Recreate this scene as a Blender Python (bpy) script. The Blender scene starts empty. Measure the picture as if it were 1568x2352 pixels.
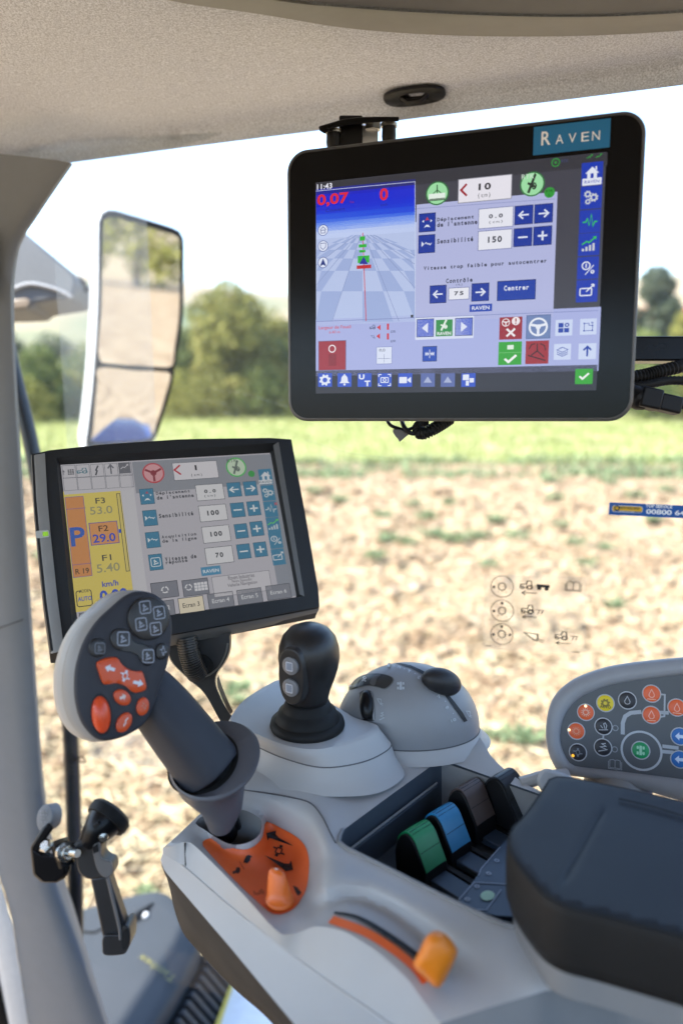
import bpy, bmesh, math, random
import numpy as np
from mathutils import Vector, Matrix
from mathutils.geometry import delaunay_2d_cdt, tessellate_polygon

random.seed(7); rng = np.random.default_rng(7)
R = math.radians
sc = bpy.context.scene
COL = sc.collection

# ------------------------------------------------------------------ camera, sky, sun, exposure
IW, IH, FPX, PITCH, CAMH = 1568.0, 2352.0, 1700.0, R(10.5), 2.6   # photo frame, focal length in its pixels
EXPOSURE = 2.35
cd = bpy.data.cameras.new('camera'); cam = bpy.data.objects.new('camera', cd); COL.objects.link(cam)
cam.location = (0, 0, CAMH); cam.rotation_euler = (R(90) - PITCH, 0, 0)
cd.sensor_fit = 'VERTICAL'; cd.sensor_height = 36.0; cd.sensor_width = 24.0
cd.lens = 36.0 * FPX / IH
cd.clip_start = 0.02; cd.clip_end = 6000
cd.dof.use_dof = True; cd.dof.focus_distance = 0.70; cd.dof.aperture_fstop = 2.9
sc.camera = cam

SUN_DIR = Vector((-0.70, -0.12, 0.70)).normalized()     # towards the sun
w = bpy.data.worlds.new('World'); sc.world = w; w.use_nodes = True
nt = w.node_tree; bg = nt.nodes['Background']
sky = nt.nodes.new('ShaderNodeTexSky'); sky.sky_type = 'NISHITA'; sky.sun_disc = False
sky.sun_elevation = math.asin(SUN_DIR.z); sky.sun_rotation = math.atan2(SUN_DIR.x, SUN_DIR.y)
sky.air_density = 1.0; sky.dust_density = .4; sky.ozone_density = 1.0
nt.links.new(sky.outputs[0], bg.inputs[0]); bg.inputs[1].default_value = 0.118
sl = bpy.data.lights.new('sun', 'SUN'); sl.energy = 3.6; sl.angle = R(0.53); sl.color = (1.0, 0.96, 0.90)
so = bpy.data.objects.new('sun', sl); COL.objects.link(so)
so.rotation_euler = SUN_DIR.to_track_quat('Z', 'Y').to_euler()
vs = sc.view_settings; vs.view_transform = 'Standard'; vs.look = 'None'; vs.gamma = 1.0
vs.use_curve_mapping = False; vs.exposure = EXPOSURE
sc.cycles.use_denoising = True
sc.cycles.max_bounces = 8; sc.cycles.transparent_max_bounces = 12
sc.cycles.sample_clamp_indirect = 6.0

# ------------------------------------------------------------------ geometry helpers
C0 = Vector((0, 0, CAMH))
RT = Vector((1, 0, 0)); FW = Vector((0, math.cos(PITCH), -math.sin(PITCH))); UP = Vector((0, math.sin(PITCH), math.cos(PITCH)))

def ray(px, py):
    return FW + RT * ((px - IW / 2) / FPX) + UP * ((IH / 2 - py) / FPX)
def pt(px, py, d):
    return C0 + ray(px, py) * d                      # d = depth along the lens axis
def pz(px, py, z):
    r = ray(px, py); return C0 + r * (z / r.z)       # z = height above the camera
def camvec(x, y, z):
    return RT * x + UP * y + FW * z

class Frame:
    """A flat frame in space: origin, two axes in the plane, normal towards the viewer."""
    def __init__(s, o, ex, ey):
        s.o = Vector(o); s.ex = Vector(ex).normalized()
        s.n = s.ex.cross(Vector(ey)).normalized(); s.ey = s.n.cross(s.ex).normalized()
    def P(s, u, v, h=0.0):
        return s.o + s.ex * u + s.ey * v + s.n * h
    def uv(s, px, py):
        r = ray(px, py); t = (s.o - C0).dot(s.n) / r.dot(s.n); q = C0 + r * t - s.o
        return q.dot(s.ex), q.dot(s.ey)
    def on(s, px, py, h=0.0):
        u, v = s.uv(px, py); return s.P(u, v, h)

def frame_n(px, py, d, ncam, upcam=(0, 1, 0)):
    n = camvec(*ncam).normalized(); u = camvec(*upcam); ex = u.cross(n).normalized()
    return Frame(pt(px, py, d), ex, n.cross(ex))

def catmull(pts, n, closed=False):
    P = np.array([tuple(p) for p in pts], float)
    m = len(P)
    if closed: Q = np.vstack([P[-1], P, P[0], P[1]]); segs = m
    else: Q = np.vstack([2 * P[0] - P[1], P, 2 * P[-1] - P[-2]]); segs = m - 1
    fine = []
    for i in range(segs):
        p0, p1, p2, p3 = Q[i], Q[i + 1], Q[i + 2], Q[i + 3]
        for t in np.linspace(0, 1, 12, endpoint=False):
            fine.append(0.5 * (2 * p1 + (p2 - p0) * t + (2 * p0 - 5 * p1 + 4 * p2 - p3) * t * t + (3 * p1 - p0 - 3 * p2 + p3) * t ** 3))
    fine.append(P[0] if closed else P[-1]); F = np.array(fine)
    d = np.r_[0, np.cumsum(np.linalg.norm(np.diff(F[:, :2], axis=0), axis=1) + 1e-9)]
    s = np.linspace(0, d[-1], n + 1)[:-1] if closed else np.linspace(0, d[-1], n)
    return np.stack([np.interp(s, d, F[:, k]) for k in range(F.shape[1])], 1)

def polyline(pts, n):
    P = np.array([tuple(p) for p in pts], float)
    d = np.r_[0, np.cumsum(np.linalg.norm(np.diff(P[:, :2], axis=0), axis=1) + 1e-9)]
    s = np.linspace(0, d[-1], n)
    return np.stack([np.interp(s, d, P[:, k]) for k in range(P.shape[1])], 1)

def loft(rings, closed=True, cap0=True, cap1=True):
    n = len(rings[0]); V = [Vector(p) for r in rings for p in r]; Fc = []
    for i in range(len(rings) - 1):
        for j in range(n if closed else n - 1):
            k = (j + 1) % n
            Fc.append((i * n + j, i * n + k, (i + 1) * n + k, (i + 1) * n + j))
    if closed and cap0: Fc.append(tuple(range(n - 1, -1, -1)))
    if closed and cap1: Fc.append(tuple((len(rings) - 1) * n + j for j in range(n)))
    return V, Fc

def ortho(t):
    t = Vector(t).normalized(); a = Vector((0, 0, 1)) if abs(t.z) < .9 else Vector((1, 0, 0))
    x = a.cross(t).normalized(); return x, t.cross(x)

def tube(path, radii, n=16, caps=True):
    path = [Vector(p) for p in path]
    if not hasattr(radii, '__len__'): radii = [radii] * len(path)
    t0 = (path[1] - path[0]).normalized(); x, y = ortho(t0); rings = []
    for i, p in enumerate(path):
        t = (path[min(i + 1, len(path) - 1)] - path[max(i - 1, 0)]).normalized()
        x = (x - t * x.dot(t)).normalized(); y = t.cross(x)
        rings.append([p + (x * math.cos(a) + y * math.sin(a)) * radii[i] for a in np.linspace(0, 2 * math.pi, n, endpoint=False)])
    return loft(rings, True, caps, caps)

def smooth_path(pts, n):
    return [Vector(p) for p in catmull3(pts, n)]
def catmull3(pts, n):
    P = np.array([tuple(p) for p in pts], float)
    Q = np.vstack([2 * P[0] - P[1], P, 2 * P[-1] - P[-2]]); out = []
    for s in np.linspace(0, len(P) - 1 - 1e-9, n):
        i = int(s); t = s - i; p0, p1, p2, p3 = Q[i:i + 4]
        out.append(0.5 * (2 * p1 + (p2 - p0) * t + (2 * p0 - 5 * p1 + 4 * p2 - p3) * t * t + (3 * p1 - p0 - 3 * p2 + p3) * t ** 3))
    return out

def lathe(c, axis, prof, n=40, sx=1.0, sy=1.0, xdir=None):
    """prof: (radius, height along the axis)"""
    axis = Vector(axis).normalized()
    if xdir is None: x, y = ortho(axis)
    else:
        x = (Vector(xdir) - axis * Vector(xdir).dot(axis)).normalized(); y = axis.cross(x)
    rings = [[Vector(c) + axis * h + (x * math.cos(a) * sx + y * math.sin(a) * sy) * r for a in np.linspace(0, 2 * math.pi, n, endpoint=False)] for r, h in prof]
    return loft(rings, True, prof[0][0] > 1e-5, prof[-1][0] > 1e-5)

def prism(poly, off):
    poly = [Vector(p) for p in poly]; off = Vector(off)
    return loft([poly, [p + off for p in poly]])

def boxf(o, ax, ay, az, lo, hi):
    o = Vector(o); V = []
    for z in (lo[2], hi[2]):
        for x, y in ((lo[0], lo[1]), (hi[0], lo[1]), (hi[0], hi[1]), (lo[0], hi[1])):
            V.append(o + ax * x + ay * y + az * z)
    return V, [(3, 2, 1, 0), (4, 5, 6, 7), (0, 1, 5, 4), (1, 2, 6, 5), (2, 3, 7, 6), (3, 0, 4, 7)]

def join(*parts):
    V, Fc = [], []
    for v, f in parts:
        b = len(V); V += list(v); Fc += [tuple(i + b for i in q) for q in f]
    return V, Fc

def inside(P, poly):
    x, y = P[:, 0], P[:, 1]; r = np.zeros(len(P), bool); n = len(poly); j = n - 1
    for i in range(n):
        xi, yi, xj, yj = poly[i][0], poly[i][1], poly[j][0], poly[j][1]
        c = ((yi > y) != (yj > y)); r ^= c & (x < (xj - xi) * (y - yi) / (yj - yi + 1e-12) + xi); j = i
    return r

def tps(ctrl):
    P = np.array(ctrl, float); S = 400.0; A = P[:, :2] / S; n = len(A)
    def phi(r2): return 0.5 * r2 * np.log(r2 + 1e-12)
    K = phi(((A[:, None] - A[None]) ** 2).sum(-1)) + np.eye(n) * 1e-5
    M = np.zeros((n + 3, n + 3)); M[:n, :n] = K; M[:n, n] = 1; M[:n, n + 1:] = A; M[n, :n] = 1; M[n + 1:, :n] = A.T
    sol = np.linalg.lstsq(M, np.r_[P[:, 2], 0, 0, 0], rcond=None)[0]
    def f(q):
        q = np.array(q, float)[:, :2] / S
        return phi(((q[:, None] - A[None]) ** 2).sum(-1)) @ sol[:n] + sol[n] + q @ sol[n + 1:]
    return f

LASTF = [None]
def patch(outer, feats=(), holes=(), step=13, unproject=pz, extra=(), zfun=None):
    """A smooth shell through traced curves (x, y, height): outer rim, inner feature lines, open holes."""
    ctrl = [tuple(p) for p in outer] + [tuple(p) for c in list(feats) + list(holes) for p in c] + list(extra)
    c2 = []; seen = set()
    for p in ctrl:
        k = (round(p[0] / 4), round(p[1] / 4))
        if k not in seen: seen.add(k); c2.append(p)
    f = zfun or tps(c2); LASTF[0] = f
    verts = []; edges = []
    def add(c, closed):
        b = len(verts)
        for p in c: verts.append(tuple(p))
        m = len(c)
        for i in range(m if closed else m - 1): edges.append((b + i, b + (i + 1) % m))
    add(outer, True)
    for h in holes: add(h, True)
    for c in feats: add(c, False)
    O = np.array([p[:2] for p in outer]); lo, hi = O.min(0), O.max(0)
    gx, gy = np.meshgrid(np.arange(lo[0], hi[0], step), np.arange(lo[1], hi[1], step)); gx[::2] += step / 2
    G = np.c_[gx.ravel(), gy.ravel()]
    k = inside(G, O)
    for h in holes: k &= ~inside(G, [p[:2] for p in h])
    G = G[k]; B = np.array([v[:2] for v in verts])
    d = np.array([((B - g) ** 2).sum(1).min() for g in G]); G = G[d > (step * .55) ** 2]
    zz = f(G)
    verts += [(g[0], g[1], z) for g, z in zip(G, zz)]
    v2, _, tri, ov, _, _ = delaunay_2d_cdt([Vector(v[:2]) for v in verts], edges, [], 0, 1e-4)
    A2 = np.array([tuple(v) for v in v2]); Z = np.empty(len(A2)); miss = []
    for i, o in enumerate(ov):
        if o: Z[i] = verts[o[0]][2]
        else: miss.append(i)
    if miss: Z[miss] = f(A2[miss])
    T = np.array(tri); cen = A2[T].mean(1); k = inside(cen, O)
    for h in holes: k &= ~inside(cen, [p[:2] for p in h])
    V = [unproject(a[0], a[1], z) for a, z in zip(A2, Z)]
    Fc = [tuple(reversed(t)) if False else tuple(t) for t in T[k].tolist()]
    return V, Fc

# ------------------------------------------------------------------ objects
WL = {}
def _link(o, parent, wl):
    COL.objects.link(o)
    if parent is not None:
        o.parent = parent; o.location = wl - WL[parent.name]
    else: o.location = wl
    WL[o.name] = wl

def thing(name, label, cat, loc, group=None):
    o = bpy.data.objects.new(name, None); o.empty_display_size = .02
    _link(o, None, Vector(loc)); o['label'] = label; o['category'] = cat
    if group: o['group'] = group
    return o

def mk(name, vf, mat, parent=None, smooth=35, bevel=0, seg=2, sub=0, solid=0, fixn=True, label=None, cat=None, group=None, kind=None):
    V, Fc = vf
    A = np.array([tuple(v) for v in V]); c = Vector(((A[:, 0].min() + A[:, 0].max()) / 2, (A[:, 1].min() + A[:, 1].max()) / 2, A[:, 2].min()))
    me = bpy.data.meshes.new(name); me.from_pydata([tuple(a) for a in (A - np.array(c))], [], [tuple(f) for f in Fc])
    me.validate()
    if fixn:
        bm = bmesh.new(); bm.from_mesh(me); bmesh.ops.recalc_face_normals(bm, faces=bm.faces); bm.to_mesh(me); bm.free()
    me.materials.append(mat)
    if smooth:
        me.polygons.foreach_set('use_smooth', [True] * len(me.polygons))
        if smooth < 170: me.set_sharp_from_angle(angle=R(smooth))
    o = bpy.data.objects.new(name, me); _link(o, parent, c)
    if bevel:
        b = o.modifiers.new('bevel', 'BEVEL'); b.width = bevel; b.segments = seg; b.limit_method = 'ANGLE'; b.angle_limit = R(35); b.harden_normals = False
        me.polygons.foreach_set('use_smooth', [True] * len(me.polygons))
    if sub:
        s = o.modifiers.new('sub', 'SUBSURF'); s.levels = sub; s.render_levels = sub
    if solid:
        s = o.modifiers.new('solid', 'SOLIDIFY'); s.thickness = solid; s.offset = -1
    if label: o['label'] = label
    if cat: o['category'] = cat
    if group: o['group'] = group
    if kind: o['kind'] = kind
    return o

# ------------------------------------------------------------------ materials
def lin(h):
    h = h.lstrip('#'); out = []
    for i in (0, 2, 4):
        c = int(h[i:i + 2], 16) / 255; out.append(c / 12.92 if c <= .04045 else ((c + .055) / 1.055) ** 2.4)
    return tuple(out)
MATS = {}
def mat(name, col, rough=.5, metal=0.0, var=.12, vscale=60, bump=.0, bscale=900, spec=.5, coat=0.0, rvar=.1):
    """Principled plastic / metal / cloth with slight colour and gloss variation and fine relief."""
    if name in MATS: return MATS[name]
    m = bpy.data.materials.new(name); m.use_nodes = True; t = m.node_tree; b = t.nodes['Principled BSDF']; L = t.links
    b.inputs['Roughness'].default_value = rough; b.inputs['Metallic'].default_value = metal
    b.inputs['Specular IOR Level'].default_value = spec; b.inputs['Coat Weight'].default_value = coat
    tc = t.nodes.new('ShaderNodeTexCoord')
    nz = t.nodes.new('ShaderNodeTexNoise'); nz.inputs['Scale'].default_value = vscale; nz.inputs['Detail'].default_value = 5
    L.new(tc.outputs['Object'], nz.inputs['Vector'])
    mx = t.nodes.new('ShaderNodeMix'); mx.data_type = 'RGBA'
    mx.inputs[6].default_value = (*[c * (1 - var) for c in col], 1); mx.inputs[7].default_value = (*[min(1, c * (1 + var)) for c in col], 1)
    L.new(nz.outputs['Fac'], mx.inputs[0]); L.new(mx.outputs[2], b.inputs['Base Color'])
    if rvar:
        mr = t.nodes.new('ShaderNodeMapRange'); mr.inputs[3].default_value = max(0, rough - rvar); mr.inputs[4].default_value = min(1, rough + rvar)
        n2 = t.nodes.new('ShaderNodeTexNoise'); n2.inputs['Scale'].default_value = vscale * .4; n2.inputs['Detail'].default_value = 6
        L.new(tc.outputs['Object'], n2.inputs['Vector']); L.new(n2.outputs['Fac'], mr.inputs[0]); L.new(mr.outputs[0], b.inputs['Roughness'])
    if bump:
        n3 = t.nodes.new('ShaderNodeTexNoise'); n3.inputs['Scale'].default_value = bscale; n3.inputs['Detail'].default_value = 2
        L.new(tc.outputs['Object'], n3.inputs['Vector'])
        bp = t.nodes.new('ShaderNodeBump'); bp.inputs['Strength'].default_value = bump; bp.inputs['Distance'].default_value = .001
        L.new(n3.outputs['Fac'], bp.inputs['Height']); L.new(bp.outputs[0], b.inputs['Normal'])
    MATS[name] = m; return m

def screen(hexcol, k=1.0):
    """Back-lit display colour: emits what the photograph shows of the lit screen."""
    n = 'screen_' + hexcol + ('' if k == 1.0 else str(k))
    if n in MATS: return MATS[n]
    m = bpy.data.materials.new(n); m.use_nodes = True; b = m.node_tree.nodes['Principled BSDF']
    b.inputs['Base Color'].default_value = (.012, .012, .014, 1); b.inputs['Roughness'].default_value = .26
    b.inputs['Specular IOR Level'].default_value = .4
    b.inputs['Emission Color'].default_value = (*lin(hexcol), 1); b.inputs['Emission Strength'].default_value = k * .93 / 2 ** EXPOSURE
    MATS[n] = m; return m
def ink(hexcol, rough=.5):
    n = 'ink_' + hexcol
    return mat(n, lin(hexcol), rough, var=.05, rvar=.05)

GREY = mat('console_grey_plastic', (.45, .447, .44), .48, var=.09, vscale=14, bump=.12, bscale=2600)
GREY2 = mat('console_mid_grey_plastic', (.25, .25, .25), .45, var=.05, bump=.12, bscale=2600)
POCKET = mat('pocket_dark_blue_grey', (.060, .078, .10), .5, var=.08, bump=.1, bscale=2200)  # dark blue-grey for the pocket walls and floor
DARK = mat('dark_charcoal_plastic', (.022, .022, .023), .68, var=.12, bump=.15, bscale=2400, spec=.2)
BLACK = mat('black_plastic', (.008, .008, .009), .48, var=.15, bump=.06, bscale=2000, spec=.28)
SATIN = mat('black_satin_paint', (.006, .006, .007), .3, var=.1, spec=.25)
JOINT = mat('joint_grey', (.10, .10, .105), .7, var=.1)
RUBBER = mat('black_rubber', (.010, .010, .010), .6, var=.15, bump=.1, spec=.25)
STEEL = mat('zinc_plated_steel', (.55, .54, .5), .28, metal=1.0, var=.08)
ORANGE = mat('orange_print', (.86, .15, .030), .42, var=.04)
ORANGEP = mat('orange_plastic', (.78, .15, .015), .32, var=.05)
AMBER = mat('amber_plastic', (.86, .24, .012), .45, var=.05, bump=.1, bscale=2000)
HANDLE = mat('slate_soft_touch', (.036, .039, .050), .55, var=.06, bump=.12, bscale=2500, spec=.3)
PALESEAM = mat('pale_seam_grey', (.48, .47, .455), .45, var=.05)
WHITEPR = ink('d8dade')
BLACKPR = ink('15161a')

# ------------------------------------------------------------------ flat graphics on a frame (screens, decals, buttons)
_txt = {}
def text_mesh(s, bold=0.0):
    k = (s, bold)
    if k in _txt: return _txt[k]
    cu = bpy.data.curves.new('t', 'FONT'); cu.body = s; cu.size = 1; cu.offset = bold; cu.resolution_u = 3
    o = bpy.data.objects.new('t', cu); COL.objects.link(o)
    dg = bpy.context.evaluated_depsgraph_get(); dg.update(); e = o.evaluated_get(dg); me = e.to_mesh()
    V = [tuple(v.co) for v in me.vertices]; Fc = [tuple(p.vertices) for p in me.polygons]
    e.to_mesh_clear(); bpy.data.objects.remove(o); bpy.data.curves.remove(cu)
    _txt[k] = (np.array(V).reshape(-1, 3), Fc); return _txt[k]

def stroke(pts, wd, closed=False):
    """Flat line in 2-D units: quads with mitred joins."""
    P = [Vector(p) for p in pts]; n = len(P); L_, R_ = [], []
    for i in range(n):
        a = P[i] - P[(i - 1) % n] if (closed or i > 0) else P[1] - P[0]
        b = P[(i + 1) % n] - P[i] if (closed or i < n - 1) else P[i] - P[i - 1]
        a.normalize(); b.normalize(); na = Vector((-a.y, a.x)); nb = Vector((-b.y, b.x)); m = na + nb
        m = m / max(m.length_squared, .35) * 2 * .5 * 1.0 if m.length > 1e-6 else na
        m = m.normalized() * (wd / 2) / max(.5, m.normalized().dot(na))
        L_.append(P[i] + m); R_.append(P[i] - m)
    V = L_ + R_; Fc = [(i, (i + 1) % n, n + (i + 1) % n, n + i) for i in range(n if closed else n - 1)]
    return V, Fc
def circ(cx, cy, r, n=28, ry=None, a0=0, a1=2 * math.pi):
    ry = r if ry is None else ry
    full = abs(a1 - a0 - 2 * math.pi) < 1e-6
    return [(cx + r * math.cos(a), cy + ry * math.sin(a)) for a in np.linspace(a0, a1, n, endpoint=not full)]
def fillp(pts):
    return [Vector(p) for p in pts], [tuple(range(len(pts)))]
def rrect(x0, y0, x1, y1, r, n=4):
    out = []
    for cx, cy, a in ((x1 - r, y1 - r, 0), (x0 + r, y1 - r, 90), (x0 + r, y0 + r, 180), (x1 - r, y0 + r, 270)):
        out += [(cx + r * math.cos(R(a + t)), cy + r * math.sin(R(a + t))) for t in np.linspace(0, 90, n + 1)]
    return out
def gear(cx, cy, r, teeth=8, hole=.4):
    pts = []
    for i in range(teeth * 4):
        a = 2 * math.pi * i / (teeth * 4); rr = r if i % 4 in (1, 2) else r * .76
        pts.append((cx + rr * math.cos(a), cy + rr * math.sin(a)))
    inner = circ(cx, cy, r * hole, teeth * 4)
    V = [Vector(p) for p in pts + inner]; n = len(pts)
    return V, [(i, (i + 1) % n, n + (i + 1) % n, n + i) for i in range(n)]
def ring2(cx, cy, r0, r1, n=36, a0=0, a1=2 * math.pi):
    full = abs(a1 - a0 - 2 * math.pi) < 1e-6
    A = circ(cx, cy, r1, n, None, a0, a1); B = circ(cx, cy, r0, n, None, a0, a1)
    return [Vector(p) for p in A + B], [(i, (i + 1) % n, n + (i + 1) % n, n + i) for i in range(n if full else n - 1)]

def G(kind):
    """Icons in a -1..1 square."""
    k = kind
    if k == 'left': return join(stroke([(.85, 0), (-.8, 0)], .26), stroke([(-.1, .65), (-.8, 0), (-.1, -.65)], .28))
    if k == 'right': return join(stroke([(-.85, 0), (.8, 0)], .26), stroke([(.1, .65), (.8, 0), (.1, -.65)], .28))
    if k == 'up': return join(stroke([(0, -.9), (0, .8)], .3), stroke([(-.6, .2), (0, .85), (.6, .2)], .3))
    if k == 'plus': return join(fillp([(-.8, -.16), (.8, -.16), (.8, .16), (-.8, .16)]), fillp([(-.16, .17), (.16, .17), (.16, .8), (-.16, .8)]), fillp([(-.16, -.8), (.16, -.8), (.16, -.17), (-.16, -.17)]))
    if k == 'minus': return fillp([(-.8, -.15), (.8, -.15), (.8, .15), (-.8, .15)])
    if k == 'tril': return fillp([(.5, .9), (-.6, 0), (.5, -.9)])
    if k == 'trir': return fillp([(-.5, -.9), (.6, 0), (-.5, .9)])
    if k == 'check': return stroke([(-.8, 0), (-.25, -.6), (.85, .65)], .38)
    if k == 'cross': return join(stroke([(-.7, -.7), (.7, .7)], .36), stroke([(-.7, .7), (-.14, .14)], .36), stroke([(.14, -.14), (.7, -.7)], .36))
    if k == 'gear': return gear(0, 0, .95)
    if k == 'gears': return join(gear(-.45, .45, .5), gear(.35, -.05, .6), gear(-.4, -.55, .4))
    if k == 'house': return join(fillp([(-.9, .05), (0, .95), (.9, .05)]), fillp([(-.62, -.8), (-.2, -.8), (-.2, .05), (-.62, .05)]), fillp([(.2, -.8), (.62, -.8), (.62, .05), (.2, .05)]), fillp([(.4, .6), (.6, .42), (.6, .95), (.4, .95)]))
    if k == 'wheel': return join(ring2(0, 0, .78, .98), stroke([(0, .1), (-.78, .25)], .26), stroke([(0, .1), (.78, .25)], .26), stroke([(0, .05), (0, -.8)], .26), fillp(circ(0, 0, .26)))
    if k == 'bell': return join(fillp([(-.85, -.5), (-.55, -.2), (-.5, .35), (-.25, .75), (.25, .75), (.5, .35), (.55, -.2), (.85, -.5)]), fillp(circ(0, -.72, .18)), fillp(circ(0, .85, .12)))
    if k == 'cam': return join(stroke(rrect(-.6, -.4, .6, .4, .1), .14, True), ring2(0, 0, .16, .3), stroke([(-.95, .5), (-.95, .9), (-.5, .9)], .14), stroke([(.95, .5), (.95, .9), (.5, .9)], .14), stroke([(-.95, -.5), (-.95, -.9), (-.5, -.9)], .14), stroke([(.95, -.5), (.95, -.9), (.5, -.9)], .14))
    if k == 'video': return join(fillp(rrect(-.95, -.5, .3, .5, .1)), fillp([(.38, -.1), (.95, -.5), (.95, .5), (.38, .1)]))
    if k == 'pulse': return stroke([(-.95, -.1), (-.55, -.1), (-.35, .35), (-.1, -.55), (.15, .9), (.4, -.7), (.6, -.1), (.95, -.1)], .17)
    if k == 'chart': return join(*[fillp([(-.9 + i * .45, -.9), (-.62 + i * .45, -.9), (-.62 + i * .45, -.55 + i * .22), (-.9 + i * .45, -.55 + i * .22)]) for i in range(4)])
    if k == 'trend': return join(stroke([(-.9, -.2), (-.3, .25), (0, .05), (.75, .75)], .18), fillp([(.45, .9), (.95, .95), (.9, .45)]))
    if k == 'one': return join(ring2(-.25, .3, .42, .58), fillp([(-.33, .02), (-.17, .02), (-.17, .6), (-.33, .6)]), stroke([(-.35, -.9), (.75, .35)], .12), ring2(.6, -.55, .1, .26, 16))
    if k == 'export': return join(stroke(rrect(-.9, -.6, .6, .35, .15), .16, True), stroke([(-.1, -.1), (.8, .75)], .16), fillp([(.45, .9), (.95, .92), (.92, .42)]))
    if k == 'layers': return join(stroke([(-.9, .35), (0, .8), (.9, .35), (0, -.1)], .12, True), stroke([(-.9, 0), (0, -.45), (.9, 0)], .12), stroke([(-.9, -.35), (0, -.8), (.9, -.35)], .12))
    if k == 'grid4': return join(fillp([(-.9, .05), (-.08, .05), (-.08, .85), (-.9, .85)]), fillp([(-.9, -.85), (-.08, -.85), (-.08, -.08), (-.9, -.08)]), fillp([(.05, -.85), (.85, -.85), (.85, -.08), (.05, -.08)]), gear(.48, .48, .42, 7))
    if k == 'route': return join(stroke([(-.7, -.7), (-.7, .6), (.1, .6), (.1, .2), (.7, .2), (.7, -.7)], .1, True), *[fillp(circ(x, y, .15, 10)) for x, y in ((-.7, -.7), (-.7, .6), (.7, .2), (.7, -.7))], fillp([(.45, .55), (.85, .55), (.65, .95)]))
    if k == 'cycle': return join(*[ring2(0, 0, .55, .8, 9, R(a), R(a + 78)) for a in (100, 220, 340)], *[fillp([(.68 * math.cos(R(a)) + .3 * math.cos(R(a + b)), .68 * math.sin(R(a)) + .3 * math.sin(R(a + b))) for b in (0, 110, 200)]) for a in (180, 300, 60)])
    if k == 'grid12': return join(*[fillp([(-.95 + i * .49, -.9 + j * .62), (-.95 + i * .49 + .42, -.9 + j * .62), (-.95 + i * .49 + .42, -.9 + j * .62 + .54), (-.95 + i * .49, -.9 + j * .62 + .54)]) for i in range(4) for j in range(3)])
    if k == 'split': return join(fillp([(-.07, -.9), (.07, -.9), (.07, .9), (-.07, .9)]), *[fillp([(s * .95, .45), (s * .55, 0), (s * .95, -.45)]) for s in (-1, 1)], *[fillp([(s * .55, .45), (s * .15, 0), (s * .55, -.45)]) for s in (-1, 1)])
    if k == 'win': return join(fillp([(-.9, 0), (.1, 0), (.1, .9), (-.9, .9)]), fillp([(.2, -.4), (.9, -.4), (.9, .3), (.2, .3)]), fillp([(-.4, -.9), (.1, -.9), (.1, -.1), (-.4, -.1)]))
    if k == 'wave': return join(stroke([(-.35, 0), (-.1, .25), (.15, -.05), (.4, .05), (.6, -.2), (.9, .1)], .14), fillp([(-.95, .5), (-.45, 0), (-.95, -.5)]))
    if k == 'antl': return join(fillp([(0, .7), (.35, -.1), (0, .12), (-.35, -.1)]),)
    if k == 'antw': return join(fillp([(-.95, .25), (-.6, .5), (-.6, .0)]), fillp([(.95, .25), (.6, .5), (.6, .0)]), fillp([(-.6, -.9), (-.2, -.4), (.2, -.4), (.6, -.9), (.2, -.75), (-.2, -.75)]))
    if k == 'sat': return join(stroke([(-.5, -.9), (.45, .95)], .34), stroke([(-.6, .1), (.5, -.35)], .26), ring2(.3, -.25, .2, .36, 14))
    if k == 'tractor': return join(stroke([(-.95, -.3), (-.9, .15), (-.15, .2), (-.05, .85), (.45, .85), (.55, -.1)], .16), ring2(.25, -.35, .22, .46, 20), ring2(-.7, -.45, .12, .32, 16), stroke([(-.40, -.4), (-.18, -.4)], .15))
    if k == 'plough': return join(stroke([(-.9, .45), (.9, .45)], .14), *[fillp([(x, .4), (x + .1, .4), (x + .12, -.1), (x - .35, -.75), (x - .15, -.1)]) for x in (-.2, .45)])
    if k == 'trailer': return join(fillp([(-.75, -.05), (.95, -.05), (.95, .5), (-.75, .5)]), stroke([(-.98, .05), (-.72, .05)], .12), fillp(circ(-.4, -.3, .3, 18)), fillp(circ(.55, -.3, .3, 18)))
    if k == 'bucket': return join(stroke([(-.9, .6), (.35, .5), (.35, -.45), (.1, -.55), (-.75, .42)], .15, True), stroke([(.35, -.3), (.95, -.5)], .12), stroke([(.2, -.55), (.9, -.8)], .12))
    if k == 'book': return join(stroke([(0, -.6), (0, .7)], .10), stroke([(-.75, -.6), (-.75, .7), (-.3, .8), (0, .7), (.3, .8), (.75, .7), (.75, -.6), (0, -.55)], .10, True), stroke([(-.95, .5), (-.95, -.75), (.95, -.75), (.95, .5)], .10))
    if k == 'drop': return join(stroke(circ(0, -.25, .5, 20, None, R(150), R(390)) + [(0, .85)], .14, True),)
    if k == 'fan': return join(ring2(0, 0, .42, .62), *[fillp([(math.cos(R(a)) * .7, math.sin(R(a)) * .7), (math.cos(R(a + 14)) * .7, math.sin(R(a + 14)) * .7), (math.cos(R(a + 12)) * .92, math.sin(R(a + 12)) * .92), (math.cos(R(a + 2)) * .92, math.sin(R(a + 2)) * .92)]) for a in range(0, 360, 30)])
    if k == 'car': return join(fillp([(-.25, -.95), (.25, -.95), (.25, .95), (-.25, .95)]), *[fillp(rrect(sx * .55 - .2, sy * .55 - .3, sx * .55 + .2, sy * .55 + .3, .1)) for sx in (-1, 1) for sy in (-1, 1)], fillp([(-.5, .4), (-.26, .4), (-.26, .6), (-.5, .6)]), fillp([(.26, -.6), (.5, -.6), (.5, -.4), (.26, -.4)]))
    if k == 'zig': return stroke([(-.85, -.85), (.8, -.35), (-.5, .1), (.6, .3), (-.2, .75), (.55, .9)], .22)
    if k == 'hitch': return join(stroke([(-.9, -.8), (.9, -.6)], .16), stroke([(.5, -.55), (.65, .3), (.35, .8), (.05, .6), (.3, -.4)], .16), stroke([(-.55, .2), (-.1, -.4)], .14))
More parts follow.
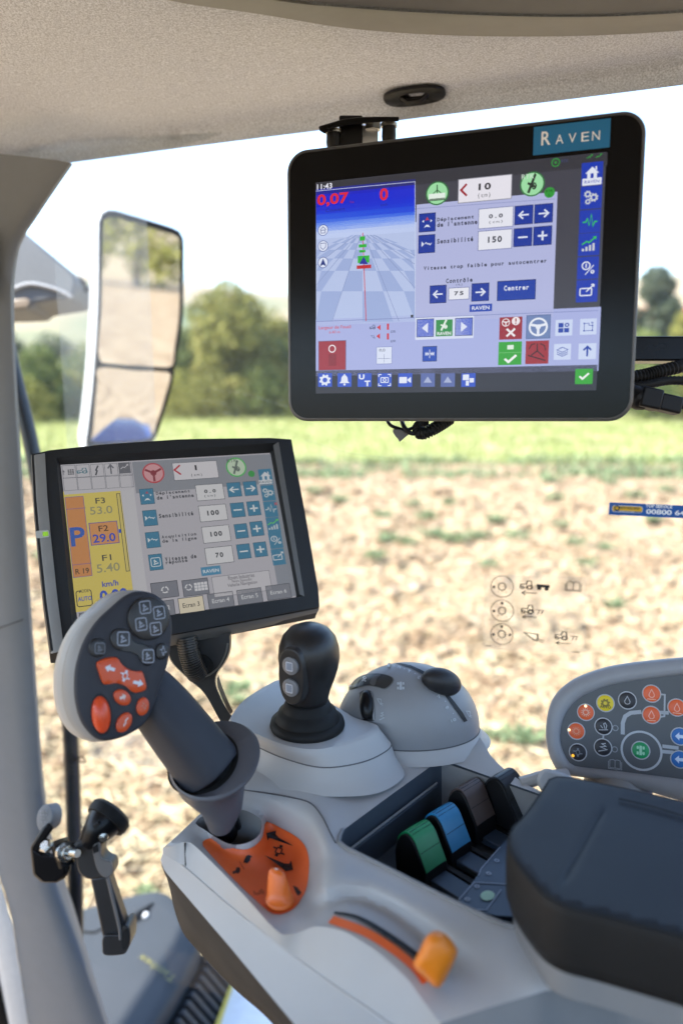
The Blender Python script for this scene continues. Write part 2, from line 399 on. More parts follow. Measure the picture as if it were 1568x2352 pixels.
    if k == 'boxlift': return join(stroke(rrect(-.9, -.9, .9, .9, .3), .15, True), fillp([(-.45, -.6), (.5, -.3), (.5, -.1), (-.45, -.38)]), stroke([(-.3, -.25), (-.1, .2), (.2, .05)], .2), fillp([(-.45, .2), (.05, .1), (-.2, .6)]))
    if k == 'barrow': return fillp([(-.95, 0), (-.15, .8), (-.15, .32), (.8, .32), (.8, -.32), (-.15, -.32), (-.15, -.8)])
    if k == 'bolt': return join(stroke([(-.3, -.9), (.05, -.1), (-.15, .1), (.35, .9)], .3),)
    if k == 'gearsq': return join(stroke(rrect(-.35, -.4, .35, .4, .08), .14, True), stroke([(-.9, .2), (-.4, .2)], .2), stroke([(.4, -.2), (.9, -.2)], .2), fillp([(-.2, .5), (.2, .5), (.2, .9), (-.2, .9)]), fillp([(-.2, -.9), (.2, -.9), (.2, -.5), (-.2, -.5)]))
    if k == 'taper_l': return fillp([(-1, .05), (-.62, .55), (-.6, .25), (1, -.02), (-.6, -.25), (-.62, -.5)])
    if k == 'square': return stroke(rrect(-.7, -.7, .7, .7, .15), .2, True)
    if k == 'hash': return join(*[fillp([(x, y), (x + .5, y), (x + .5, y + .3), (x, y + .3)]) for x in (-.9, -.25, .4) for y in (-.9, -.45, 0, .45)])
    raise KeyError(k)

class UI:
    def __init__(s, frame, parent, x0, y0, k, matf, lift=.00014, base=0.0):
        s.f, s.p, s.x0, s.y0, s.k, s.m, s.lift, s.base = frame, parent, x0, y0, k, matf, lift, base
    def uv(s, zx, zy): return s.f.uv(s.x0 + zx * s.k, s.y0 + zy * s.k)
    def put(s, name, vf, col, layer):
        V = [s.f.P(v[0], v[1], s.base + s.lift * layer) for v in vf[0]]
        return mk(name, (V, vf[1]), s.m(col), s.p, smooth=0, fixn=False)
    def quadn(s, a, b, c, d):
        u0, v0 = s.uv(a, b); u1, v1 = s.uv(c, d); return min(u0, u1), min(v0, v1), max(u0, u1), max(v0, v1)
    def rect(s, a, b, c, d, col, layer=1, r=0.0, name='screen_tile'):
        x0, y0, x1, y1 = s.quadn(a, b, c, d)
        return s.put(name, fillp(rrect(x0, y0, x1, y1, r) if r else [(x0, y0), (x1, y0), (x1, y1), (x0, y1)]), col, layer)
    def frame(s, a, b, c, d, col, layer=2, wd=.0006, r=0.0, name='screen_outline'):
        x0, y0, x1, y1 = s.quadn(a, b, c, d)
        return s.put(name, stroke(rrect(x0, y0, x1, y1, r) if r else [(x0, y0), (x1, y0), (x1, y1), (x0, y1)], wd, True), col, layer)
    def poly(s, pts, col, layer=1, name='screen_shape'):
        return s.put(name, fillp([s.uv(*p) for p in pts]), col, layer)
    def line(s, pts, col, layer=2, wd=.0005, closed=False, name='screen_line'):
        return s.put(name, stroke([s.uv(*p) for p in pts], wd, closed), col, layer)
    def fit(s, vf, a, b, c, d, keep=False):
        mx, my = (a + c) / 2, (b + d) / 2; cx, cy = s.uv(mx, my)
        hw = abs(s.uv(c, my)[0] - s.uv(a, my)[0]) / 2; hh = abs(s.uv(mx, d)[1] - s.uv(mx, b)[1]) / 2
        x0, y0, x1, y1 = cx - hw, cy - hh, cx + hw, cy + hh
        A = np.array([(v[0], v[1]) for v in vf[0]], float)
        return [( (x0 + x1) / 2 + p[0] * (x1 - x0) / 2, (y0 + y1) / 2 + p[1] * (y1 - y0) / 2) for p in A], vf[1]
    def icon(s, kind, a, b, c, d, col, layer=3, name='screen_icon'):
        return s.put(name, s.fit(G(kind), a, b, c, d), col, layer)
    def text(s, t, a, b, c, d, col, layer=3, mono=False, bold=0.0, name='screen_text', ang=None):
        if mono:
            V, Fc = np.zeros((0, 3)), []
            for i, ch in enumerate(t):
                if ch == ' ': continue
                v, f = text_mesh(ch, bold)
                if not len(v): continue
                v = v.copy(); wd = v[:, 0].max() - v[:, 0].min(); v[:, 0] -= (v[:, 0].max() + v[:, 0].min()) / 2
                if wd > .5: v[:, 0] *= .5 / wd
                v[:, 0] += i * .62; b0 = len(V); V = np.vstack([V, v]); Fc += [tuple(q + b0 for q in p) for p in f]
        else: V, Fc = text_mesh(t, bold)
        lo, hi = V.min(0), V.max(0); Q = (V[:, :2] - (lo[:2] + hi[:2]) / 2) / np.maximum(hi[:2] - lo[:2], 1e-6) * 2
        if ang is not None: pass
        return s.put(name, s.fit((Q, Fc), a, b, c, d), col, layer)
# ================================================================== the land outside
def big(name, V, Fc, m, smooth=False, **props):
    V = np.asarray(V, np.float32); Fc = np.asarray(Fc, np.int32); k = Fc.shape[1]
    me = bpy.data.meshes.new(name); me.vertices.add(len(V)); me.vertices.foreach_set('co', V.ravel())
    me.loops.add(Fc.size); me.loops.foreach_set('vertex_index', Fc.ravel())
    me.polygons.add(len(Fc)); me.polygons.foreach_set('loop_start', np.arange(0, Fc.size, k, dtype=np.int32))
    me.polygons.foreach_set('loop_total', np.full(len(Fc), k, np.int32))
    if smooth: me.polygons.foreach_set('use_smooth', np.ones(len(Fc), bool))
    me.update(calc_edges=True); me.materials.append(m)
    o = bpy.data.objects.new(name, me); COL.objects.link(o); WL[o.name] = Vector((0, 0, 0))
    for a, b in props.items(): o[a] = b
    return o

def nmat(name, cols, scale, rough=.9, detail=6, island=False, bump=0.0, bscale=8, trans=0.0, contrast=(.3, .7)):
    m = bpy.data.materials.new(name); m.use_nodes = True; t = m.node_tree; b = t.nodes['Principled BSDF']; L = t.links
    b.inputs['Roughness'].default_value = rough; b.inputs['Specular IOR Level'].default_value = .25
    tc = t.nodes.new('ShaderNodeTexCoord'); nz = t.nodes.new('ShaderNodeTexNoise'); nz.inputs['Scale'].default_value = scale; nz.inputs['Detail'].default_value = detail
    L.new(tc.outputs['Object'], nz.inputs['Vector'])
    fac = nz.outputs['Fac']
    if island:
        g = t.nodes.new('ShaderNodeNewGeometry'); mm = t.nodes.new('ShaderNodeMath'); mm.operation = 'ADD'
        m2 = t.nodes.new('ShaderNodeMath'); m2.operation = 'MULTIPLY_ADD'; m2.inputs[1].default_value = .55; m2.inputs[2].default_value = -.27
        L.new(g.outputs['Random Per Island'], m2.inputs[0]); L.new(nz.outputs['Fac'], mm.inputs[0]); L.new(m2.outputs[0], mm.inputs[1]); fac = mm.outputs[0]
    cr = t.nodes.new('ShaderNodeValToRGB'); e = cr.color_ramp.elements
    pos = np.linspace(contrast[0], contrast[1], len(cols))
    e[0].position = pos[0]; e[0].color = (*cols[0], 1); e[1].position = pos[-1]; e[1].color = (*cols[-1], 1)
    for p, c in zip(pos[1:-1], cols[1:-1]): x = e.new(p); x.color = (*c, 1)
    L.new(fac, cr.inputs[0]); L.new(cr.outputs[0], b.inputs['Base Color'])
    if bump:
        n3 = t.nodes.new('ShaderNodeTexNoise'); n3.inputs['Scale'].default_value = bscale; n3.inputs['Detail'].default_value = 8
        L.new(tc.outputs['Object'], n3.inputs['Vector']); bp = t.nodes.new('ShaderNodeBump'); bp.inputs['Strength'].default_value = bump; bp.inputs['Distance'].default_value = .05
        L.new(n3.outputs['Fac'], bp.inputs['Height']); L.new(bp.outputs[0], b.inputs['Normal'])
    if trans:
        tr = t.nodes.new('ShaderNodeBsdfTranslucent'); L.new(cr.outputs[0], tr.inputs['Color']); mx = t.nodes.new('ShaderNodeMixShader'); mx.inputs[0].default_value = trans
        L.new(b.outputs[0], mx.inputs[1]); L.new(tr.outputs[0], mx.inputs[2]); L.new(mx.outputs[0], t.nodes['Material Output'].inputs[0])
    return m

SOIL = nmat('dry_soil', [(.165, .108, .063), (.26, .182, .107), (.325, .238, .147), (.37, .28, .183)], 1.1, island=False, bump=.9, bscale=9)
CLOD = nmat('dry_clods', [(.14, .091, .052), (.25, .174, .103), (.325, .237, .15), (.42, .325, .225)], 2.2, island=True, bump=.5, bscale=60, contrast=(.2, .8))
GRASS = nmat('meadow', [(.17, .205, .06), (.26, .29, .095), (.34, .335, .15), (.39, .35, .20)], .45, island=False, bump=.6, bscale=5)
BLADE = nmat('grass_blades', [(.17, .21, .06), (.28, .31, .10), (.38, .375, .17)], .5, island=True, trans=.35)
WEED = nmat('weed_leaves', [(.10, .15, .07), (.18, .25, .12), (.30, .36, .20)], 3, island=True, trans=.3)
HILLM = nmat('far_hill', [(.06, .085, .045), (.10, .13, .06), (.27, .21, .13), (.32, .25, .155), (.10, .12, .06)], .012, detail=4, contrast=(.28, .72))
BARK = nmat('bark', [(.05, .035, .025), (.10, .075, .05)], 9, bump=.6, bscale=30)
LEAFS = [nmat('leaf_' + n, c, .7, island=True, trans=.35, contrast=(.15, .85)) for n, c in (
    ('olive', [(.09, .095, .025), (.21, .21, .055), (.38, .34, .11)]),
    ('dark', [(.05, .08, .025), (.13, .17, .05), (.24, .26, .09)]),
    ('yellow', [(.12, .13, .03), (.26, .26, .06), (.42, .38, .11)]),
    ('grey', [(.04, .055, .035), (.08, .10, .06), (.14, .155, .09)]))]

def vnoise(x, y, s, seed=0):
    r = np.random.default_rng(seed); g = r.random((64, 64)); x = x * s; y = y * s
    i, j = np.floor(x).astype(int), np.floor(y).astype(int); u, v = x - i, y - j; u = u * u * (3 - 2 * u); v = v * v * (3 - 2 * v)
    a, b, c, d = g[i % 64, j % 64], g[(i + 1) % 64, j % 64], g[i % 64, (j + 1) % 64], g[(i + 1) % 64, (j + 1) % 64]
    return (a * (1 - u) + b * u) * (1 - v) + (c * (1 - u) + d * u) * v

def ground_z(x, y):
    near = np.clip(1 - np.hypot(x, y - 8) / 26, 0, 1)
    return near * ((vnoise(x, y, 1.1, 1) - .5) * .12 + np.sin(y * 3.4 + vnoise(x, y, .5, 9) * 3) * .035 + (vnoise(x * .5, y, 5, 2) - .5) * .08 + (vnoise(x, y, 14, 3) - .5) * .05) - .03

# one sheet: fine under the near field, coarse out to the horizon
ys = np.r_[np.linspace(-2500, -40, 14), np.linspace(-30, 1, 10), np.linspace(1.3, 22, 260), np.linspace(23, 60, 30), np.linspace(75, 2500, 18)]
xs = np.r_[np.linspace(-2500, -40, 14), np.linspace(-25, -11, 8), np.linspace(-10.5, 10.5, 230), np.linspace(11, 25, 8), np.linspace(40, 2500, 14)]
X, Y = np.meshgrid(xs, ys); Z = ground_z(X, Y)
V = np.stack([X, Y, Z], -1).reshape(-1, 3); nx, ny = len(xs), len(ys)
i, j = np.meshgrid(np.arange(nx - 1), np.arange(ny - 1)); a = (j * nx + i).ravel()
big('field', V, np.stack([a, a + 1, a + nx + 1, a + nx], 1), SOIL, smooth=True, kind='structure', label='pale dry ploughed field below the cab windows')

# meadow strip beyond the ploughed soil
def sheet(name, pts, z, m, **p):
    return mk(name, ([Vector((x, y, z)) for x, y in pts], [tuple(range(len(pts)))]), m, smooth=0, **p)
sheet('meadow', [(-60, 23), (-20, 22.2), (0, 22.6), (14, 21.5), (60, 20), (70, 80), (-70, 80)], .012, GRASS, kind='structure', label='green meadow strip between the ploughed soil and the trees')

# clods: thousands of broken lumps of earth
def lumps(n, pos, size, flat=.65, seed=3):
    r = np.random.default_rng(seed)
    ph = (1 + 5 ** .5) / 2
    I = np.array([(-1, ph, 0), (1, ph, 0), (-1, -ph, 0), (1, -ph, 0), (0, -1, ph), (0, 1, ph), (0, -1, -ph), (0, 1, -ph), (ph, 0, -1), (ph, 0, 1), (-ph, 0, -1), (-ph, 0, 1)]) / 1.9
    Fi = np.array([(0, 11, 5), (0, 5, 1), (0, 1, 7), (0, 7, 10), (0, 10, 11), (1, 5, 9), (5, 11, 4), (11, 10, 2), (10, 7, 6), (7, 1, 8), (3, 9, 4), (3, 4, 2), (3, 2, 6), (3, 6, 8), (3, 8, 9), (4, 9, 5), (2, 4, 11), (6, 2, 10), (8, 6, 7), (9, 8, 1)])
    B = I[None] * (1 + (r.random((n, 12, 1)) - .5) * .9)
    B = B * size[:, None, None] * np.stack([r.uniform(.7, 1.4, n), r.uniform(.7, 1.4, n), np.full(n, flat)], 1)[:, None]
    an = r.uniform(0, 6.28, n); c, s = np.cos(an)[:, None], np.sin(an)[:, None]
    Vx = B[..., 0] * c - B[..., 1] * s; Vy = B[..., 0] * s + B[..., 1] * c
    V = np.stack([Vx, Vy, B[..., 2]], -1) + pos[:, None]
    return V.reshape(-1, 3), (Fi[None] + (np.arange(n) * 12)[:, None, None]).reshape(-1, 3)
n = 62000
d = 2.0 * (21.5 / 2.0) ** rng.random(n); u = rng.uniform(-.66, .66, n) * d + rng.uniform(-.6, .6, n)
size = np.clip(rng.lognormal(-4.25, .68, n), .005, .085) * np.clip(.5 + d / 13, .6, 1.6)
big('soil_clods', *lumps(n, np.stack([u, d, ground_z(u, d) + size * .18], 1), size), CLOD, kind='stuff', label='broken pale clods of dry earth covering the field')

# straw bits on the soil
n = 16000; d = 2.0 * (18 / 2.0) ** rng.random(n); u = rng.uniform(-.62, .62, n) * d; an = rng.uniform(0, 3.14, n); ln = rng.uniform(.03, .12, n)
dx, dy = np.cos(an) * ln, np.sin(an) * ln; zz = ground_z(u, d) + rng.uniform(.03, .09, n); wx, wy = -dy * .06, dx * .06
V = np.stack([np.stack([u - dx, d - dy, zz], 1), np.stack([u - dx + wx, d - dy + wy, zz + .004], 1), np.stack([u + dx + wx, d + dy + wy, zz + .004], 1), np.stack([u + dx, d + dy, zz + rng.uniform(0, .02, n)], 1)], 1).reshape(-1, 3)
big('straw', V, np.arange(n * 4).reshape(-1, 4), nmat('straw', [(.45, .36, .2), (.62, .53, .34)], 3, island=True), kind='stuff', label='dry straw stubble lying between the clods')

# leaf clusters (weeds and grass)
def blades(pos, h, wd, seed, lean=.5, droop=.4):
    r = np.random.default_rng(seed); n = len(pos); an = r.uniform(0, 6.28, n); le = h * r.uniform(.1, 1, n) * lean
    ox, oy = np.cos(an), np.sin(an); wx, wy = -oy * wd, ox * wd
    p0 = pos; p1 = pos + np.stack([ox * le * .5, oy * le * .5, h * .7], 1); p2 = pos + np.stack([ox * le * 1.2, oy * le * 1.2, h * (1 - droop * r.random(n))], 1)
    W_ = np.stack([wx, wy, np.zeros(n)], 1)
    V = np.stack([p0 - W_ * .4, p0 + W_ * .4, p1 - W_, p1 + W_, p2 - W_ * .15, p2 + W_ * .15], 1).reshape(-1, 3)
    b = np.arange(n) * 6; Fc = np.concatenate([np.stack([b, b + 1, b + 3, b + 2], 1), np.stack([b + 2, b + 3, b + 5, b + 4], 1)])
    return V, Fc
n = 26000; d = 21.2 + 25 * rng.random(n) ** .8; u = rng.uniform(-.62, .62, n) * d
big('meadow_grass', *blades(np.stack([u, d, np.zeros(n)], 1), rng.uniform(.12, .34, n), np.full(n, .02), 5), BLADE, kind='stuff', label='bright green grass of the meadow strip')
n = 6500; d = np.r_[rng.normal(19.6, .5, n // 2), rng.normal(22.3, .5, n - n // 2)]; u = rng.uniform(-.62, .62, n) * d
k = vnoise(u + 40, d * 2, .9, 8) > .36; u, d = u[k], d[k]
big('weed_row', *blades(np.stack([u, d, ground_z(u, d)], 1), rng.uniform(.08, .30, len(u)), rng.uniform(.02, .045, len(u)), 6, lean=1.2), WEED, kind='stuff', label='rows of low green weeds along the field edge')

weeds = [(978, 1191, 1.2), (1035, 1158, .8), (1136, 1197, 1), (877, 1186, .9), (1046, 1242, 1.2), (990, 1231, 1), (1091, 1236, 1), (1181, 1236, 1.1), (1288, 1208, .8), (1322, 1253, 1), (1344, 1298, .8),
         (860, 1281, .9), (888, 1242, .9), (934, 1248, .8), (1271, 1146, .9), (1457, 1141, 1), (1412, 1394, .8), (1496, 1197, .8), (950, 1160, .8), (560, 1588, 1.0), (530, 1615, .9), (1150, 1697, .9), (1205, 1702, 1.0),
         (1045, 1650, .5), (100, 1280, .9), (720, 1130, 1), (780, 1150, 1), (1400, 1110, 1), (1530, 1128, 1), (1260, 1105, 1), (120, 1120, 1.2), (148, 1525, .6), (336, 2050, .35), (1120, 1300, .7), (1390, 1260, .7)]
refs = {'blue service sticker': (1480, 1170), 'clear tractor diagram sticker': (1240, 1400), 'lower edge of the hanging monitor': (1000, 985), 'right edge of the armrest monitor': (705, 1200), 'joystick': (640, 1560), 'black dome knob': (1009, 1560), 'button panel': (1300, 1580), 'cab pillar': (60, 1250), 'window latch': (200, 1950)}
near_ = [min(refs, key=lambda k: math.hypot(refs[k][0] - x, refs[k][1] - y)) for x, y, s in weeds]
ordn = ('', 'second ', 'third ', 'fourth ', 'fifth ', 'sixth ', 'seventh ', 'eighth ', 'ninth ', 'tenth ', 'eleventh ', 'twelfth ', 'thirteenth ')
def weed_label(q):
    k = near_[q]; d = [math.hypot(refs[k][0] - x, refs[k][1] - y) if near_[i] == k else 1e9 for i, (x, y, s) in enumerate(weeds)]
    rank = sorted(range(len(d)), key=lambda i: d[i]).index(q)
    return f'low green weed tuft, {ordn[rank]}nearest to the {k}'
for q, (px, py, s) in enumerate(weeds):
    p = pz(px, py, -CAMH + .03); dist = p.y; nb = 46
    r = .10 * s * (dist / 9) ** .5; an = rng.uniform(0, 6.28, nb); rr = r * np.sqrt(rng.random(nb))
    P = np.stack([np.cos(an) * rr * 1.5, np.sin(an) * rr, np.zeros(nb)], 1)
    V, Fc = blades(P, rng.uniform(.05, .15, nb) * s * (dist / 9) ** .4, rng.uniform(.012, .03, nb) * (dist / 9) ** .4, 100 + q, lean=1.6, droop=.6)
    o = big('weed_plant', V, Fc, WEED, label=weed_label(q), category='weed', group='weed tufts scattered over the field')
    o.location = p

# far hills, all round
na, nr = 180, 7; V = []; an = np.linspace(0, 2 * math.pi, na, endpoint=False)
hgt = 30 + 14 * vnoise(np.cos(an) * 3 + 9, np.sin(an) * 3 + 9, 1.0, 21) + 5 * vnoise(an * 5, an * 0, 1, 5)
for kx, (rad, f) in enumerate(((85, 0), (130, .12), (180, .33), (240, .62), (300, .85), (370, 1.0), (600, .8))):
    V += [(math.sin(a) * rad, math.cos(a) * rad, h * f + (-.4 if kx == 0 else 0)) for a, h in zip(an, hgt)]
Fc = [(k * na + j, k * na + (j + 1) % na, (k + 1) * na + (j + 1) % na, (k + 1) * na + j) for k in range(nr - 1) for j in range(na)]
big('hills', V, Fc, HILLM, smooth=True, kind='structure', label='low tan hills behind the trees')

def leafcloud(n, lobes, leaf, seed):
    r = np.random.default_rng(seed); L_ = np.array(lobes); wts = L_[:, 3] ** 2; k = r.choice(len(L_), n, p=wts / wts.sum())
    v = r.normal(size=(n, 3)); v /= np.linalg.norm(v, axis=1)[:, None]; rad = L_[k, 3] * (.45 + .6 * r.random(n) ** .6)
    c = L_[k, :3] + v * rad[:, None] * np.array([1, 1, .85])
    a = r.normal(size=(n, 3)); a /= np.linalg.norm(a, axis=1)[:, None]; b = np.cross(a, r.normal(size=(n, 3))); b /= np.linalg.norm(b, axis=1)[:, None]
    s = (leaf * r.uniform(.6, 1.4, n))[:, None]
    V = np.stack([c - a * s, c + b * s * .6, c + a * s, c - b * s * .6], 1).reshape(-1, 3)
    return V, np.arange(n * 4).reshape(-1, 4)

def tree(x, y, h, wd, mi, label, seed, n=4200, name='broadleaf_tree', group='trees along the meadow'):
    r = random.Random(seed); root = thing(name, label, 'tree', (x, y, 0), group)
    th = h * .12; o = Vector((x, y, 0))
    trunk = [o + Vector((0, 0, -.2)), o + Vector((.05 * wd * r.uniform(-1, 1), 0, th)), o + Vector((.06 * wd * r.uniform(-1, 1), .05, h * .6))]
    parts = [tube(catmull3(trunk, 7), list(np.linspace(h * .03, h * .008, 7)), 8)]
    lobes = []
    nl = 15
    for i in range(nl):
        a = i * 2.4 + r.uniform(-.4, .4); f = (i + .6) / nl; rad = wd * .5 * math.sin(math.pi * min(.95, .36 + f * .62)) ** .8
        c = Vector((math.cos(a) * rad * r.uniform(.35, .85), math.sin(a) * rad * r.uniform(.35, .85), h * (.08 + .80 * f)))
        lobes.append((*c, wd * r.uniform(.16, .30)))
        st = trunk[1].lerp(trunk[2], min(1, f)) ; parts.append(tube([st, st.lerp(o + c, .55) + Vector((0, 0, .05 * h)), o + c], [h * .012, h * .008, h * .003], 5))
    mk('trunk', join(*parts), BARK, root)
    V, Fc = leafcloud(n, lobes, .018 * h + .05, seed)
    c = big('crown', V, Fc, LEAFS[mi]); c.parent = root
    return root

def tpx(px, top, wpx, Y, mi, label, seed, n=4200):
    p = pt(px, 861, 1); x = ray(px, 900).x / ray(px, 900).y * Y; zt = CAMH + ray(px, top).z / ray(px, top).y * Y
    return tree(x, Y, zt, wpx / FPX * Y * 1.0, mi, label, seed, n)
tpx(540, 655, 240, 47, 0, 'large rounded olive tree between the side mirror and the hanging monitor', 1, 7000)
tpx(432, 745, 130, 52, 1, 'dark green tree just behind the side mirror edge', 2)
tpx(640, 720, 120, 55, 2, 'yellowish tree half hidden by the edge of the hanging monitor', 3)
tpx(95, 800, 150, 42, 1, 'dark green bush seen between the pillar and the mirror', 4, 5000)
tpx(30, 770, 120, 60, 3, 'grey green tree right beside the cab pillar', 5)
tpx(165, 850, 110, 45, 2, 'low light green bush left of the mirror housing', 6)
tpx(300, 760, 180, 50, 0, 'olive tree standing behind the side mirror', 7)
tpx(1492, 585, 120, 62, 3, 'tall grey green tree beside the edge of the hanging monitor', 8)
tpx(1562, 700, 110, 52, 2, 'yellow green tree at the picture edge above the black bar', 9)
tpx(1470, 745, 120, 46, 1, 'dark tree behind the cables beside the hanging monitor', 10)
tpx(1610, 780, 150, 44, 0, 'olive tree behind the black connector', 11)
tpx(760, 740, 200, 50, 1, 'dark green tree hidden behind the hanging monitor', 12, 2500)
tpx(960, 760, 220, 52, 0, 'olive tree hidden behind the middle of the hanging monitor', 13, 2500)
tpx(1200, 750, 260, 49, 1, 'broad dark tree hidden behind the hanging monitor screen', 14, 2500)
for q, (px, top, wd_, Y_, mi_) in enumerate(((470, 870, 150, 44, 0), (600, 850, 170, 45, 1), (690, 830, 150, 46, 0), (400, 860, 140, 45, 2), (250, 850, 150, 45, 1), (60, 880, 130, 40, 2), (1500, 850, 140, 43, 1), (1570, 830, 130, 45, 2))):
    tpx(px, top, wd_, Y_, mi_, ('rounded olive shrub at the foot of the large tree', 'dark shrub at the meadow edge beside the large tree', 'shrub at the meadow edge below the hanging monitor corner', 'yellow green shrub at the meadow edge beside the mirror', 'dark shrub at the meadow edge behind the mirror', 'light shrub at the meadow edge next to the pillar', 'dark shrub low behind the black connector', 'yellow green shrub low at the picture edge')[q], 80 + q, 2600)
for q, (px, top, wd_, Y_, mi_) in enumerate(((455, 772, 150, 54, 0), (500, 742, 150, 56, 2), (590, 705, 170, 53, 0), (635, 770, 140, 49, 1), (690, 745, 160, 58, 0), (415, 800, 120, 58, 2), (350, 790, 170, 57, 0), (215, 790, 150, 60, 1), (130, 775, 140, 66, 3), (1530, 720, 150, 66, 3), (1440, 780, 140, 58, 2))):
    tpx(px, top, wd_, Y_, mi_, ('olive tree left of the large tree in the wooded bank', 'yellow green tree leaning into the large tree', 'olive crown filling the bank right of the large tree', 'dark green tree low at the right of the bank', 'olive tree behind the hanging monitor edge', 'yellowish tree low beside the mirror edge', 'olive tree behind the right half of the mirror', 'dark tree seen through the hazy glass', 'grey green tree far behind the hazy glass', 'grey green tree behind the bar end', 'yellow green tree between monitor and bar')[q], 120 + q, 4200)
for q, (px, top, wp) in enumerate(((402, 690, 30), (432, 680, 34), (585, 672, 30), (612, 676, 36), (640, 668, 40), (655, 682, 36), (70, 690, 90), (110, 700, 90), (150, 704, 90), (200, 706, 80), (30, 694, 90), (470, 690, 60), (520, 694, 50), (690, 690, 60), (1545, 640, 40), (1520, 660, 44))):
    Y = 300; x = ray(px, 900).x / ray(px, 900).y * Y; a = math.atan2(x, Y); hz = float(np.interp(a % (2 * math.pi), an, hgt)) * .85
    zt = CAMH + ray(px, top).z / ray(px, top).y * Y
    root = tree(x, Y, max(6, zt - hz), wp / FPX * Y * 1.4, q % 2, 'small far tree on the pale hill crest', 40 + q, 500, 'far_tree', 'far trees on the hill crest')
    root.location.z = hz - .5
# trees behind the tractor that the side mirror shows
for q, (x, y, h, wd) in enumerate(((62, -14, 13, 9), (66, -26, 16, 11), (58, -34, 11, 9), (70, -4, 12, 8))):
    tree(x, y, h, wd, (0, 2, 1, 0)[q], 'tree seen only in the side mirror', 60 + q, 2600, group='trees reflected in the side mirror')

# house roof among the trees
hx = ray(1552, 690).x / ray(1552, 690).y * 120; hr = thing('farm_house', 'small farm house with red roof among the trees', 'house', (hx, 120, 0))
o = Vector((hx, 120, 3.5)); ax, ay, az = Vector((1, 0, 0)), Vector((0, 1, 0)), Vector((0, 0, 1))
mk('wall', boxf(o, ax, ay, az, (-5, -4, -5), (5, 4, 6.5)), mat('render_wall', (.55, .48, .38), .9, vscale=2), hr)
mk('roof', loft([[o + Vector((-5.5, -4.6, 6.5)), o + Vector((-5.5, 4.6, 6.5)), o + Vector((-5.5, 0, 9.6))], [o + Vector((5.5, -4.6, 6.5)), o + Vector((5.5, 4.6, 6.5)), o + Vector((5.5, 0, 9.6))]]), mat('clay_tiles', (.33, .12, .06), .85, vscale=3, bump=.3, bscale=20), hr, smooth=0)
for xx in (-3, 0, 3):
    mk('window', boxf(o, ax, ay, az, (xx - .5, -4.05, 3.5), (xx + .5, -3.9, 5)), BLACK, hr)

# thin haze added over the land; it also stands in for glare
def haze():
    m = bpy.data.materials.new('haze'); m.use_nodes = True; t = m.node_tree; t.nodes.remove(t.nodes['Principled BSDF'])
    v = t.nodes.new('ShaderNodeVolumePrincipled'); v.inputs['Color'].default_value = (.90, .94, 1.0, 1); v.inputs['Density'].default_value = .0004; v.inputs['Anisotropy'].default_value = .35
    t.links.new(v.outputs[0], t.nodes['Material Output'].inputs['Volume']); return m
mk('haze', boxf(Vector((0, 0, 0)), Vector((1, 0, 0)), Vector((0, 1, 0)), Vector((0, 0, 1)), (-2600, -2600, -1.5), (2600, 2600, 62)), haze(), smooth=0, kind='stuff', label='thin pale haze and glare over the fields')
# ================================================================== the cab shell
def cloth():
    m = bpy.data.materials.new('headliner_cloth'); m.use_nodes = True; t = m.node_tree; b = t.nodes['Principled BSDF']; L = t.links
    b.inputs['Roughness'].default_value = .95; b.inputs['Specular IOR Level'].default_value = .1; b.inputs['Sheen Weight'].default_value = .3
    tc = t.nodes.new('ShaderNodeTexCoord'); n1 = t.nodes.new('ShaderNodeTexNoise'); n1.inputs['Scale'].default_value = 600; n1.inputs['Detail'].default_value = 3; n1.inputs['Roughness'].default_value = .7
    L.new(tc.outputs['Object'], n1.inputs['Vector'])
    cr = t.nodes.new('ShaderNodeValToRGB'); e = cr.color_ramp.elements
    e[0].position = .36; e[0].color = (.40, .425, .46, 1); e[1].position = .66; e[1].color = (.80, .84, .90, 1)
    L.new(n1.outputs['Fac'], cr.inputs[0]); L.new(cr.outputs[0], b.inputs['Base Color'])
    bp = t.nodes.new('ShaderNodeBump'); bp.inputs['Strength'].default_value = .5; bp.inputs['Distance'].default_value = .001
    L.new(n1.outputs['Fac'], bp.inputs['Height']); L.new(bp.outputs[0], b.inputs['Normal'])
    return m
CLOTH = cloth()
TRIM = mat('pillar_grey_trim', (.18, .195, .21), .5, var=.05, bump=.1, bscale=2200)

# roof with the cloth headliner
roof = thing('cab_roof', 'grey speckled cloth headliner of the cab roof above the windows', 'roof', (0, .4, CAMH + .3))
edge = [(-260, 366, .285), (-100, 370, .285), (0, 372, .285), (155, 375, .285), (400, 342, .285), (730, 300, .285), (1000, 266, .285), (1300, 229, .285), (1568, 195, .285), (1800, 165, .285)]
E1 = polyline(edge, 40)
in1 = [(x, y - 22, .2985) for x, y, z in E1]; in2 = [(x, y - 90, .311) for x, y, z in E1]
top = [(1800, -160, .352), (784, -160, .352), (-260, -160, .352)]
outer = [tuple(p) for p in E1] + [tuple(p) for p in polyline(top, 30)]
mk('headliner', patch(outer, [in1, in2], step=24), CLOTH, roof, smooth=180)
